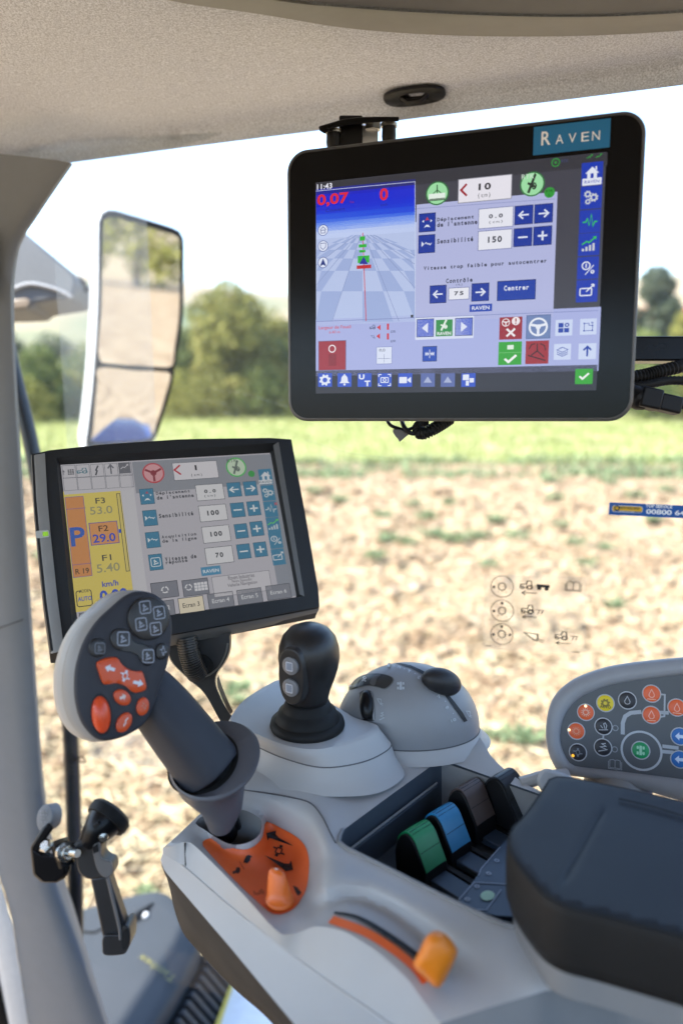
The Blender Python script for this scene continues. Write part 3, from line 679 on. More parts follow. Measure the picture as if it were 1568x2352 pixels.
# roll of cloth at the edge
lip = [[pz(x, y, .285), pz(x, y, .285) + Vector((0, .008, .010)), pz(x, y, .285) + Vector((0, .011, .03)), pz(x, y, .285) + Vector((0, .006, .07))] for x, y, z in E1]
mk('headliner_edge', loft([list(c) for c in zip(*lip)], closed=False), CLOTH, roof, smooth=180)
A_, B_ = pz(-260, 366, .285), pz(1800, 165, .285)
wdir = (B_ - A_); wdir.z = 0; wdir.normalize(); wnorm = Vector((wdir.y, -wdir.x, 0))          # window direction and its inward normal
if wnorm.y > 0: wnorm = -wnorm
ro = Vector((A_.x, A_.y, CAMH)); L_ = (B_ - A_).length
mk('shading_roof_shell', boxf(ro, wdir, wnorm, Vector((0, 0, 1)), (-1.3, -.04, .372), (L_ + .5, 1.75, .47)), GREY2, roof, bevel=.03, seg=3)  # unseen; stretched far past the pillar to shade pillar and fender

# moulded hatch surround at the top
lo = catmull([(x, y, .312) for x, y in ((330, -40), (385, 0), (600, 33), (800, 65), (1000, 80), (1200, 84), (1400, 80), (1700, 62))], 40)
mi_ = catmull([(x, y, .300) for x, y in ((420, -60), (520, -30), (640, 2), (800, 18), (1000, 31), (1200, 38), (1400, 38), (1700, 22))], 40)
hi_ = catmull([(x, y, .302) for x, y in ((440, -90), (560, -85), (700, -80), (840, -75), (1000, -70), (1200, -66), (1400, -66), (1700, -76))], 40)
hatch = thing('roof_hatch', 'smooth grey moulded hatch surround in the cloth headliner', 'hatch', (.2, .6, CAMH + .32))
mk('surround', loft([[pz(*p) + Vector((0, .002, .03)) for p in lo], [pz(*p) for p in lo], [pz(*p) for p in mi_]], closed=False), mat('hatch_grey', (.22, .22, .20), .6, var=.05), hatch, smooth=180)
mk('hatch_panel', loft([[pz(*p) + Vector((0, -.001, .0015)) for p in mi_], [pz(*p) for p in hi_]], closed=False), mat('hatch_dark', (.10, .105, .11), .6, var=.05), hatch, smooth=180)

# black oval hook plate in the headliner
fr = Frame(pz(951, 220, .305), Vector((1, -.30, .03)), Vector((.3, 1, -.16)))
if fr.n.dot(C0 - fr.o) < 0: fr = Frame(fr.o, fr.ex, -fr.ey)
hk = thing('coat_hook', 'black oval recessed coat hook plate in the headliner', 'hook', fr.o)
u0, v0 = fr.uv(880, 228); u1, v1 = fr.uv(1023, 212); hl = (u1 - u0) / 2
def oval(cu, cv, a, b, n=36, p=2.6):
    return [(cu + a * math.copysign(abs(math.cos(t)) ** (2 / p), math.cos(t)), cv + b * math.copysign(abs(math.sin(t)) ** (2 / p), math.sin(t))) for t in np.linspace(0, 2 * math.pi, n, endpoint=False)]
cu, cv = (u0 + u1) / 2, (v0 + v1) / 2; hb = abs(fr.uv(951, 242)[1] - fr.uv(951, 199)[1]) / 2
def ovr(a, b, h): return [fr.P(x, y, h) for x, y in oval(cu, cv, a, b)]
mk('plate', loft([ovr(hl, hb, -.001), ovr(hl, hb, .001), ovr(hl * .96, hb * .93, .0020), ovr(hl * .52, hb * .52, .0020), ovr(hl * .48, hb * .46, .002), ovr(hl * .46, hb * .42, -.004)], cap0=False), SATIN, hk)
mk('hook_bar', tube([fr.P(cu - hl * .42, cv, .0), fr.P(cu - hl * .2, cv, .006), fr.P(cu + hl * .2, cv, .006), fr.P(cu + hl * .42, cv, .0)], .0028, 10), SATIN, hk)

# pillar on the far side of the window
pf = Frame(pt(60, 1300, 1.02), wdir * -1 if wdir.x < 0 else wdir, Vector((0, 0, 1)))
pR = [(158, 372), (112, 438), (72, 498), (40, 545), (26, 595), (20, 660), (24, 800), (35, 1000), (48, 1200), (62, 1400), (76, 1600), (95, 1860), (112, 2000), (168, 2160), (236, 2352), (280, 2480)]
pL = [(-150, 340), (-150, 438), (-150, 498), (-150, 545), (-150, 595), (-150, 660), (-150, 800), (-150, 1000), (-140, 1200), (-125, 1400), (-100, 1600), (-50, 1860), (-5, 2000), (30, 2120), (66, 2352), (100, 2480)]
pillar = thing('cab_pillar', 'light grey moulded cab pillar beside the window', 'pillar', pf.on(90, 2480))
Rc = catmull(pR, 60); Lc = catmull(pL, 60)
rows = []
for f, h in ((0, -.03), (0, 0), (.3, .007), (.75, .006), (.93, .003), (1.0, -.004), (.985, -.012), (.72, -.05)):
    rows.append([pf.on(*(l + (r - l) * f), h) for l, r in zip(Lc, Rc)])
mk('trim_panel', loft(rows, closed=False), TRIM, pillar, smooth=60)
mk('door_seal', loft([[pf.on(x, y, .001) for x, y in ((-40, 1960), (-2, 2012), (31, 2122), (67, 2354), (95, 2480))], [pf.on(x, y, .012) for x, y in ((-55, 1965), (-24, 2030), (8, 2140), (45, 2354), (70, 2480))], [pf.on(x, y, .0) for x, y in ((-70, 1980), (-48, 2050), (-18, 2170), (20, 2354), (40, 2480))]], closed=False), mat('white_seal', (.72, .72, .70), .4), pillar, smooth=180)
mk('rubber_seal', tube([pf.on(x, y, .0) for x, y in ((-80, 1990), (-40, 2120), (-12, 2260), (8, 2354), (30, 2480))], .012, 12), RUBBER, pillar)
mk('trim_joint', tube([pf.on(-60, 1452, .013), pf.on(0, 1440, .0145), pf.on(36, 1428, .0125), pf.on(60, 1420, .006)], .0006, 6), DARK, pillar)
mk('hand_grip', tube(catmull3([pf.on(-40, 520, .0), pf.on(-12, 570, .02), pf.on(-6, 620, .024), pf.on(-10, 670, .02), pf.on(-40, 720, .0)], 14), .012, 12), BLACK, label='black hand grip on the pillar, cut by the picture edge', cat='grip')

# window glass: thin, clear, with a little dust
def glass(name, haze):
    m = bpy.data.materials.new(name); m.use_nodes = True; t = m.node_tree; L = t.links; t.nodes.remove(t.nodes['Principled BSDF'])
    tr = t.nodes.new('ShaderNodeBsdfTransparent'); tr.inputs[0].default_value = (.97, .98, .975, 1)
    gl = t.nodes.new('ShaderNodeBsdfGlossy'); gl.inputs['Roughness'].default_value = .02
    df = t.nodes.new('ShaderNodeBsdfTranslucent'); df.inputs[0].default_value = (.8, .8, .78, 1)
    lw = t.nodes.new('ShaderNodeFresnel'); lw.inputs[0].default_value = 1.25
    m1 = t.nodes.new('ShaderNodeMixShader'); L.new(lw.outputs[0], m1.inputs[0]); L.new(tr.outputs[0], m1.inputs[1]); L.new(gl.outputs[0], m1.inputs[2])
    tc = t.nodes.new('ShaderNodeTexCoord'); nz = t.nodes.new('ShaderNodeTexNoise'); nz.inputs['Scale'].default_value = 900; nz.inputs['Detail'].default_value = 4
    n2 = t.nodes.new('ShaderNodeTexNoise'); n2.inputs['Scale'].default_value = 5
    L.new(tc.outputs['Object'], nz.inputs['Vector']); L.new(tc.outputs['Object'], n2.inputs['Vector'])
    mr = t.nodes.new('ShaderNodeMapRange'); mr.inputs[1].default_value = .56; mr.inputs[2].default_value = .75; mr.inputs[3].default_value = haze; mr.inputs[4].default_value = haze + .10
    mm = t.nodes.new('ShaderNodeMath'); mm.operation = 'MULTIPLY'; L.new(nz.outputs['Fac'], mr.inputs[0]); L.new(mr.outputs[0], mm.inputs[0]); L.new(n2.outputs['Fac'], mm.inputs[1])
    m2 = t.nodes.new('ShaderNodeMixShader'); L.new(mm.outputs[0], m2.inputs[0]); L.new(m1.outputs[0], m2.inputs[1]); L.new(df.outputs[0], m2.inputs[2])
    L.new(m2.outputs[0], t.nodes['Material Output'].inputs[0]); return m
wo = pz(784, 300, .285) - wnorm * .012
WF = Frame(wo, wdir, Vector((0, 0, 1)))                       # window frame, normal towards the camera
if WF.n.dot(C0 - WF.o) < 0: WF = Frame(wo, -wdir, Vector((0, 0, 1)))
ul, _ = WF.uv(10, 1000); ur, _ = WF.uv(1900, 1000)
def pane(name, u0, u1, z0, z1, off, m, label):
    o = mk(name, ([WF.P(u0, z0, off), WF.P(u1, z0, off), WF.P(u1, z1, off), WF.P(u0, z1, off)], [(0, 1, 2, 3)]), m, smooth=0, fixn=False, label=label, cat='window')
    return o
WP = pane('window_pane', min(ul, ur) - .04, max(ul, ur), -1.25, .09, 0, glass('window_glass', .008), 'large clear side window of the cab carrying the printed stickers')
u2, _ = WF.uv(116, 900); u3, _ = WF.uv(330, 900); vt = WF.uv(116, 700)[1]; vb = WF.uv(116, 1750)[1]
pane('quarter_pane', u2, u3, vb, vt + .20, -.03, glass('hazy_glass', .34), 'hazy second sheet of glass in front of the side mirror')

# black curved grab rail outside the glass
rail = catmull3([pt(8, 740, 1.22), pt(30, 850, 1.22), pt(58, 960, 1.22), pt(80, 1060, 1.22), pt(100, 1180, 1.22), pt(125, 1380, 1.22), pt(152, 1560, 1.22), pt(163, 1700, 1.22), pt(170, 1880, 1.22), pt(174, 2050, 1.22), pt(172, 2200, 1.22), pt(160, 2330, 1.22), pt(135, 2480, 1.22)], 48)
mk('grab_rail', tube(rail, .0125, 14), mat('black_rail_paint', (.018, .020, .022), .3, var=.2, vscale=20), label='long black curved rail outside the glass behind the pillar', cat='rail', smooth=180)

# ------------------------------------------------------------------ side mirror
Dm = 1.55; rc = ray(320, 585).normalized(); od = Vector((.92, -.38, .0)).normalized()
nm = (od - rc).normalized(); MO = pt(318, 760, Dm)
exm = Vector((0, 0, 1)).cross(nm).normalized(); MF = Frame(MO, exm, nm.cross(exm))
mirror = thing('side_mirror', 'tall split side mirror in a white housing on a grey arm', 'mirror', MF.on(300, 1025))
mo = [(226, 530), (227, 505), (234, 490), (250, 484), (268, 486), (385, 521), (412, 533), (420, 552), (420, 640), (418, 727), (407, 805), (389, 902), (362, 990), (350, 1012), (330, 1024), (215, 1030), (196, 1020), (200, 990), (214, 860), (224, 700)]
mc = catmull(mo, 72, True)
ctr = mc.mean(0)
def mr_(s, h): return [MF.on(*(ctr + (p - ctr) * s), h) for p in mc]
MHOUS = mat('mirror_housing_white', (.45, .47, .5), .35, var=.05)
bx = MF.ex * -.012
ring = lambda s, h, sh: [p + bx * sh for p in mr_(s, h)]
mk('housing', loft([ring(1.0, .002, 0), ring(1.018, -.006, .0), ring(1.018, -.025, 0), ring(.97, -.045, 0), ring(.80, -.06, 0)], cap0=False), MHOUS, mirror, smooth=60)
mk('bezel', loft([mr_(1.006, .002), mr_(.995, .0055), mr_(.950, .0055), mr_(.94, .001)], cap0=False, cap1=False), BLACK, mirror)
MG = bpy.data.materials.new('mirror_glass'); MG.use_nodes = True; b = MG.node_tree.nodes['Principled BSDF']
b.inputs['Metallic'].default_value = 1; b.inputs['Roughness'].default_value = .015; b.inputs['Base Color'].default_value = (.72, .74, .75, 1)
up_ = [tuple(p) for p in catmull([(237, 505), (250, 492), (385, 531), (405, 541), (411, 556), (411, 640), (409, 727), (398, 805), (391, 842), (310, 838), (230, 830), (232, 700)], 60, True)]
lo_ = [tuple(p) for p in catmull([(228, 845), (310, 851), (388, 857), (380, 902), (354, 985), (340, 1008), (322, 1014), (222, 1019), (209, 1010), (213, 985), (222, 880)], 60, True)]
mk('mirror_glass', ([MF.on(x, y, .0035) for x, y in up_], [tuple(range(60))]), MG, mirror, smooth=0)
# lower wide-angle glass: slightly domed
cl = np.mean(lo_, 0); rings = []
for s in (1, .8, .6, .4, .2, .02):
    rings.append([MF.on(*(cl + (np.array(p) - cl) * s), .0030 + .0022 * (1 - s * s)) for p in lo_])
mk('wide_angle_glass', loft(rings, cap0=False), MG, mirror, smooth=180)
mk('divider', prism([MF.on(x, y, .001) for x, y in ((226, 832), (310, 840), (396, 844), (394, 855), (310, 849), (224, 842))], MF.n * .004), BLACK, mirror, bevel=.001)
ARM = mat('mirror_arm_grey', (.13, .14, .15), .55, var=.1, bump=.2, bscale=500)
ao = [(-40, 500), (20, 520), (48, 525), (114, 580), (168, 626), (177, 645), (172, 672), (162, 684), (120, 690), (78, 697), (66, 709), (20, 711), (-40, 712)]
mk('arm', prism([pt(x, y, Dm - .02) for x, y in ao], FW * .11), ARM, mirror, bevel=.012, seg=3)
mk('arm_rib', tube(catmull3([pt(20, 668, Dm - .025), pt(70, 652, Dm - .025), pt(130, 665, Dm - .025), pt(165, 682, Dm - .025)], 12), .004, 8), mat('arm_rib_grey', (.34, .35, .37), .5), mirror)
mk('arm_rod', tube([pt(165, 650, Dm + .02), pt(195, 662, Dm + .03), pt(230, 674, Dm + .04)], [.010, .008, .008], 12), BLACK, mirror)
mk('arm_collar', tube([pt(178, 653, Dm + .02), pt(190, 659, Dm + .02)], [.017, .015], 14), BLACK, mirror)
# beige piece under the arm
mk('arm_beige_tip', loft([[pt(x, y, Dm - .03) for x, y in ((22, 690), (60, 684), (72, 690), (64, 706), (24, 710))], [pt(x, y, Dm + .02) for x, y in ((22, 694), (58, 688), (66, 694), (60, 703), (24, 706))]]), mat('arm_beige', (.24, .19, .14), .4), mirror, bevel=.003)

# ------------------------------------------------------------------ fender and steps below the window (outside)
FEN = mat('fender_dark_plastic', (.032, .037, .043), .6, var=.15, vscale=12, bump=.2, bscale=300)
fen = thing('rear_fender', 'dark grey plastic tank cover with yellow lettering below the window', 'fender', pz(300, 2400, -1.45))
f_top = [(150, 2095, -1.20), (182, 2089, -1.20), (344, 2047, -1.20), (400, 2062, -1.20), (440, 2120, -1.20), (456, 2180, -1.205), (400, 2290, -1.205), (330, 2400, -1.205), (290, 2480, -1.205), (120, 2480, -1.205), (120, 2200, -1.20)]
ft = catmull(f_top, 70, True)
V1 = [pz(*p) for p in ft]; cen = sum(V1, Vector()) / len(V1)
def shr(s, dz): return [cen + Vector(((p - cen).x * s, (p - cen).y * s, (p - cen).z + dz)) for p in V1]
mk('cover', loft([shr(.80, .008), shr(.93, .006), shr(.985, .0), shr(1.02, -.03), shr(1.05, -.12), shr(1.06, -.45)], cap1=False), FEN, fen, smooth=60)
g0 = [pz(455, 2196, -1.25), pz(345, 2400, -1.25)]
ax = (g0[1] - g0[0]); ax.normalize(); dn = Vector((.50, .12, -.85)).normalized(); nn = ax.cross(dn).normalized()
if nn.dot(C0 - g0[0]) < 0: nn = -nn
gl = (pz(330, 2440, -1.25) - g0[0]).length
mk('grille_back', boxf(g0[0] + nn * .034, ax, dn, nn, (0, .0, -.03), (gl, .32, 0)), BLACK, fen)
for q in range(13):
    mk('grille_slat', boxf(g0[0] + nn * .034, ax, dn, nn, (q * gl / 12, .0, -.006), (q * gl / 12 + .014, .31, .012)), FEN, fen, bevel=.003)
mk('cover_joint', tube([pz(x, y, -1.192) for x, y in ((270, 2137), (300, 2120), (318, 2105), (340, 2085), (352, 2075))], [.004, .006, .012, .006, .003], 8), BLACK, fen)
mk('cover_joint', tube([pz(x, y, -1.192) for x, y in ((182, 2140), (215, 2142), (240, 2132), (262, 2118))], .003, 8), BLACK, fen)
mk('rivet', lathe(pz(332, 2103, -1.192), (0, 0, 1), [(.009, 0), (.008, .004), (.001, .006)], 16), mat('white_cap', (.7, .7, .7), .4), fen)
# yellow lettering reads from the other side: turned about
ff = Frame(pz(360, 2225, -1.193), (pz(312, 2193, -1.193) - pz(408, 2257, -1.193)), (pz(345, 2240, -1.193) - pz(375, 2200, -1.193)))
if ff.n.z < 0: ff = Frame(ff.o, ff.ex, -ff.ey)
V, Fc = text_mesh('Tatthex', 0.0); lo2, hi2 = V.min(0), V.max(0); ll = (pz(312, 2193, -1.193) - pz(408, 2257, -1.193)).length
Q = (V - (lo2 + hi2) / 2) * (.85 * ll / (hi2[0] - lo2[0])) * np.array((1, .7, 1))
mk('lettering', ([ff.P(p[0], p[1], .002) for p in Q], Fc), ink('77733f'), fen, smooth=0, fixn=False)
stp = thing('access_step', 'white sunlit step edge with yellow strip beneath the console', 'step', pz(560, 2420, -1.5))
mk('panel', prism([pz(x, y, -1.30) for x, y in ((530, 2255), (640, 2330), (720, 2480), (470, 2480))], (0, 0, -.06)), mat('white_paint', (.78, .78, .76), .35), stp, bevel=.004)
mk('yellow_strip', prism([pz(x, y, -1.295) for x, y in ((532, 2252), (536, 2260), (488, 2400), (462, 2480), (446, 2480))], (0, 0, -.05)), mat('yellow_paint', (.72, .55, .08), .4), stp)

# unseen cab floor and lower walls, put in dark to cut bounced light
mk('cab_floor', boxf(ro + Vector((0, 0, 0)), wdir, wnorm, Vector((0, 0, 1)), (.0, .34, -1.30), (L_ + .4, 1.9, -1.22)), DARK, kind='structure', label='dark floor mat of the cab')
mk('cab_rear_wall', boxf(ro, wdir, wnorm, Vector((0, 0, 1)), (-.2, 1.82, -1.30), (L_ + .4, 1.9, -.42)), DARK, kind='structure', label='dark lower panel on the far side of the cab')
mk('cab_rear_bulkhead', boxf(ro, wdir, wnorm, Vector((0, 0, 1)), (L_ + .4, .1, -1.30), (L_ + .5, 1.9, -.30)), DARK, kind='structure', label='dark panel behind the driver seat')

# ------------------------------------------------------------------ window latch on the pillar
LK = mat('latch_black_plastic', (.022, .021, .021), .42, var=.15, bump=.2, bscale=1500)
def r8(x, y): return (x * .325, 1803.2 + y * .325)
Dl = .90
lat = thing('window_latch', 'black window latch with hanging lever bolted to the pillar', 'latch', pt(*r8(350, 700), Dl))
def lp(x, y, d=0): return pt(*r8(x, y), Dl + d)
mk('bracket', loft([[lp(x, y, dd) for x, y in ((215, 440), (300, 300), (345, 262), (385, 300), (330, 380), (290, 450), (385, 490), (430, 400), (470, 400), (500, 600), (460, 660), (400, 690), (300, 690), (235, 635))] for dd in (-.006, .028)]), SATIN, lat, bevel=.003, smooth=30)
mk('bracket_lip', prism([lp(x, y, -.007) for x, y in ((222, 450), (300, 500), (385, 500), (425, 430), (440, 440), (465, 640), (400, 690), (305, 690), (240, 630))], FW * .004), SATIN, lat, bevel=.002)
mk('bolt', lathe(lp(340, 430, -.002), camvec(-.3, .5, -.8), [(.0085, 0), (.0085, .006), (.006, .0075)], 6), STEEL, lat, smooth=20)
mk('bolt', lathe(lp(455, 470, -.004), camvec(.75, .2, -.6), [(.012, 0), (.012, .005), (.008, .006), (.008, .012), (.0045, .012), (.0045, .03)], 12), STEEL, lat, smooth=20)
mk('spacer', tube([lp(420, 400, .0), lp(470, 560, .0)], [.011, .010], 14), SATIN, lat)
kn = camvec(-.35, .15, -.9)
mk('knob', lathe(lp(325, 235, .02), kn, [(.0115, -.016), (.0125, .0), (.0120, .002), (.0090, .003), (0.001, .003)], 32, 1, 1.35), mat('latch_knob_grey', (.20, .205, .21), .6), lat)
for i in range(4):
    for j in range(3):
        c = lp(290 + j * 20 + i * 3, 185 + i * 24, .0165)
        mk('knob_dimple', lathe(c, kn, [(.0012, 0), (.0010, .0006), (.0002, .0007)], 8), mat('dimple_grey', (.30, .30, .31), .6), lat)
# lever arm: hub, long bar, lower eye
hub = catmull([(525, 430), (560, 395), (660, 385), (705, 395), (715, 440), (712, 500), (745, 540), (785, 560), (800, 620), (770, 655), (700, 665), (640, 672), (590, 655), (545, 600)], 48, True)
mk('lever_hub', prism([lp(x, y, -.01) for x, y in hub], FW * .026), LK, lat, bevel=.003)
mk('hub_cheek', prism([lp(x, y, -.0125) for x, y in catmull([(655, 470), (668, 410), (700, 400), (712, 440), (718, 520), (785, 545), (795, 620), (760, 655), (715, 640), (680, 580)], 36, True)], FW * .003), mat('latch_pale_grey', (.16, .15, .14), .5), lat, bevel=.001)  # paler grey than the lever, like the rib along its bar
mk('hub_slot', prism([lp(x, y, -.0140) for x, y in ((655, 440), (690, 415), (697, 470), (662, 485))], FW * .0015), BLACK, lat)
mk('lever_bar', prism([lp(x, y, -.008) for x, y in ((635, 660), (765, 640), (885, 1000), (860, 1090), (725, 1090))], FW * .02), LK, lat, bevel=.003)
mk('lever_rib', tube([lp(760, 655, -.0115), lp(810, 860, -.0115), lp(850, 1030, -.0115), lp(852, 1090, -.0115)], .0020, 8), mat('latch_pale_grey', (.16, .15, .14), .5), lat)
eye = catmull([(725, 1080), (760, 1060), (845, 1055), (870, 1000), (905, 998), (920, 1040), (918, 1120), (900, 1170), (870, 1200), (740, 1205), (722, 1150)], 40, True)
mk('lever_eye', prism([lp(x, y, -.012) for x, y in eye], FW * .03), LK, lat, bevel=.004, seg=3)
mk('eye_hole', prism([lp(x, y, -.0128) for x, y in catmull([(862, 1080), (875, 1030), (900, 1020), (910, 1060), (905, 1120), (885, 1165), (865, 1150)], 24, True)], FW * .002), mat('deep_black', (.003, .003, .003), .7), lat)
cap = [lp(625, 410, .0), lp(665, 350, .0), lp(720, 280, .004), lp(755, 235, .01)]
mk('catch_pin', tube(cap, [.012, .016, .021, .023], 20), SATIN, lat)
mk('catch_cap', lathe(lp(742, 262, .006), (cap[3] - cap[2]), [(.026, 0), (.0275, .004), (.0275, .012), (.024, .016), (.001, .018)], 28), RUBBER, lat)
mk('catch_slot', prism([lp(x, y, -.019) for x, y in ((655, 290), (690, 262), (705, 285), (668, 318))], FW * .004), mat('deep_black', (.003, .003, .003), .7), lat)
mk('catch_screw', lathe(lp(732, 365, -.012), camvec(.3, 0, -.9), [(.006, 0), (.005, .003), (.001, .004)], 14), STEEL, lat)

# ------------------------------------------------------------------ stickers on the glass
def stick(name, label, px, py): return thing(name, label, 'sticker', WF.on(px, py, .0008))
PR = lambda c: ink(c)
# blue service sticker; zoom frame [1100,1140,1600,1560]
kz = 500 / 1568 * .98
s1 = stick('service_sticker', 'blue service phone sticker with yellow badge on the window', 1480, 1170)
u = UI(WF, s1, 1078, 1117.2, kz, PR, base=.0008, lift=.00012)
u.rect(1025, 116, 2080, 258, '0a57a8', 0, name='sticker_film')
u.rect(1047, 138, 1265, 194, 'e3b41c', 1, r=.003, name='badge'); u.frame(1047, 138, 1265, 194, 'c9ccd0', 2, .0007, r=.003, name='badge_outline')
u.rect(1056, 176, 1256, 192, '0d4d94', 2, name='badge_band')
u.text('NEW HOLLAND', 1100, 148, 1246, 168, '20303a', 3, bold=.02, name='lettering'); u.text('AGRICULTURE', 1098, 178, 1208, 190, 'e8e8e8', 3, name='lettering')
u.put('emblem', ring2(*u.uv(1080, 158), .0018, .0032, 20), '20303a', 3)
u.text('TOP SERVICE', 1290, 134, 1486, 158, 'f0f4f8', 1, bold=.03, name='lettering'); u.text('00800 64 111 111', 1290, 176, 1840, 214, 'f0f4f8', 1, bold=.03, name='lettering')
# clear instruction sticker
def film():
    m = bpy.data.materials.new('clear_film'); m.use_nodes = True; t = m.node_tree; t.nodes.remove(t.nodes['Principled BSDF'])
    a = t.nodes.new('ShaderNodeBsdfTransparent'); a.inputs[0].default_value = (.95, .95, .93, 1); d = t.nodes.new('ShaderNodeBsdfTranslucent'); d.inputs[0].default_value = (.85, .82, .76, 1)
    nz = t.nodes.new('ShaderNodeTexNoise'); nz.inputs['Scale'].default_value = 40; mr = t.nodes.new('ShaderNodeMapRange'); mr.inputs[3].default_value = .06; mr.inputs[4].default_value = .15
    t.links.new(nz.outputs['Fac'], mr.inputs[0]); mx = t.nodes.new('ShaderNodeMixShader'); t.links.new(mr.outputs[0], mx.inputs[0])
    t.links.new(a.outputs[0], mx.inputs[1]); t.links.new(d.outputs[0], mx.inputs[2]); t.links.new(mx.outputs[0], t.nodes['Material Output'].inputs[0]); return m
s2 = stick('instruction_sticker', 'clear film sticker printed with small black tractor diagrams on the window', 1240, 1480)
FILM = film()
u = UI(WF, s2, 1078, 1117.2, kz, lambda c: FILM if c == 'film' else ink(c), base=.0008, lift=.00012)
u.poly([(105, 645), (858, 665), (850, 1222), (98, 1195)], 'film', 0, name='film')
def dial(cx, cy, rx, fills):
    x, y = u.uv(cx, cy); r = abs(u.uv(cx + rx, cy)[0] - x)
    u.put('dial_ring', ring2(x, y, r * .93, r), '0f0c0a', 2)
    u.put('dial_teeth', gear(x, y, r * .42, 14, .62), '0f0c0a', 2)
    u.text('-|-0|', cx - 18, cy - 8, cx + 20, cy + 8, '0f0c0a', 3, name='dial_mark')
    u.text('o . + . u', cx - 32, cy + 30, cx + 34, cy + 44, '0f0c0a', 3, name='dial_mark')
    for (dx, dy), f in zip(((-60, 2), (0, -56), (60, 6)), fills):
        px_, py_ = u.uv(cx + dx, cy + dy)
        if f: u.put('dial_dot', fillp(circ(px_, py_, r * .13)), '15120f', 3)
        else: u.put('dial_dot', ring2(px_, py_, r * .11, r * .14, 20), '8a7a66', 3)
dial(238, 735, 86, (1, 0, 0)); dial(238, 912, 86, (1, 1, 0)); dial(236, 1084, 85, (1, 1, 1))
u.icon('tractor', 368, 688, 482, 764, '0c0a08', 3, name='tractor_drawing'); u.icon('trailer', 478, 700, 590, 778, '0c0a08', 3, name='trailer_drawing'); u.line([(495, 785), (385, 779)], '0c0a08', 3, .0010, name='arrow'); u.line([(412, 764), (383, 779), (410, 796)], '0c0a08', 4, .0010, name='arrow_head')
u.icon('tractor', 376, 866, 490, 942, '0c0a08', 3, name='tractor_drawing'); u.icon('plough', 478, 890, 552, 955, '0c0a08', 3, name='plough_drawing'); u.line([(492, 962), (388, 957)], '0c0a08', 3, .0010, name='arrow'); u.line([(412, 942), (386, 957), (410, 970)], '0c0a08', 4, .0010, name='arrow_head')
u.icon('bucket', 390, 1060, 550, 1148, '0c0a08', 3, name='bucket_drawing')
u.icon('tractor', 624, 1060, 738, 1136, '0c0a08', 3, name='tractor_drawing'); u.icon('plough', 730, 1084, 802, 1146, '0c0a08', 3, name='plough_drawing'); u.line([(740, 1155), (636, 1147)], '0c0a08', 3, .0010, name='arrow'); u.line([(660, 1134), (634, 1147), (656, 1162)], '0c0a08', 4, .0010, name='arrow_head')
u.icon('book', 698, 692, 822, 778, '4a4236', 3, name='book_drawing')
u.line([(120, 1170), (158, 1172)], '0c0a08', 3, .0010, name='fine_print'); u.line([(752, 1214), (815, 1218)], '0c0a08', 3, .0010, name='fine_print')
# mirrored etched mark on the lower glass
s3 = stick('etched_mark', 'small mirrored black maker mark etched on the lower glass', 180, 1745)
V, Fc = text_mesh('CNH', .03); V = V.copy(); V[:, 0] *= -1
uu = UI(WF, s3, 0, 0, 1, PR, base=.0008)
Q = (V[:, :2] - (V.min(0)[:2] + V.max(0)[:2]) / 2) / (V.max(0)[:2] - V.min(0)[:2]) * 2
uu.put('lettering', uu.fit((Q, Fc), 158, 1734, 198, 1751), '17181a', 1)
for k, (a, b, c) in enumerate(((158, 1758, 205), (156, 1767, 215), (160, 1776, 208))): uu.line([(a, b), (c, b + 1)], '6a6a66', 1, .0005, name='fine_print')

# dried wiper streaks on the window
FILM2 = film(); FILM2.name = 'dried_streak'
for pts in (((488, 893), (560, 905), (660, 934)), ((462, 920), (500, 924), (525, 929)), ((515, 948), (560, 958), (612, 972)), ((700, 1010), (800, 1040), (900, 1052))):
    V_, F_ = stroke([Vector(WF.uv(*p)) for p in catmull(pts, 14)], .0012)
    mk('wiper_streak', ([WF.P(v.x, v.y, .0007) for v in V_], F_), FILM2, WP, smooth=0, fixn=False)
# rear wheel and blue fender of the tractor, outside the frame: the side mirror shows them
wc = WF.o + wdir * 1.35 - wnorm * .20; wc.z = .92; wl_ax = -wnorm
whl = thing('tractor_rear_end', 'blue fender and black tyre of the tractor glimpsed in the side mirror', 'tractor', Vector((wc.x, wc.y, 0)))
tp = [(.42, -.20), (.60, -.24), (.80, -.26), (.90, -.22), (.92, -.12), (.92, .12), (.90, .22), (.80, .26), (.60, .24), (.42, .20)]
mk('tyre', lathe(wc, wl_ax, tp, 48), RUBBER, whl, smooth=40)
mk('rim', lathe(wc, wl_ax, [(.42, -.2), (.40, .02), (.20, .06), (.05, .08)], 40), mat('rim_yellow', (.6, .42, .05), .4), whl)
for k in range(28):
    a = k / 28 * 2 * math.pi; x_, y_ = wdir, Vector((0, 0, 1)); rd = x_ * math.cos(a) + y_ * math.sin(a); td = y_ * math.cos(a) - x_ * math.sin(a)
    mk('tread_lug', boxf(wc + rd * .92, rd, (td + wl_ax * .6 * (1 if k % 2 else -1)).normalized(), wl_ax, (-.02, -.03, 0 if k % 2 else -.25), (.035, .03, .25 if k % 2 else 0)), RUBBER, whl)
fa = [(wdir * math.cos(t) + Vector((0, 0, 1)) * math.sin(t)) for t in np.linspace(R(20), R(170), 24)]
mk('blue_fender', loft([[wc + f * 1.06 + wl_ax * .30 for f in fa], [wc + f * 1.08 + wl_ax * .28 for f in fa], [wc + f * 1.08 - wl_ax * .30 for f in fa], [wc + f * 1.0 - wl_ax * .33 for f in fa]], closed=False), mat('tractor_blue_paint', (.012, .045, .22), .25, var=.05), whl, solid=.01, smooth=60)
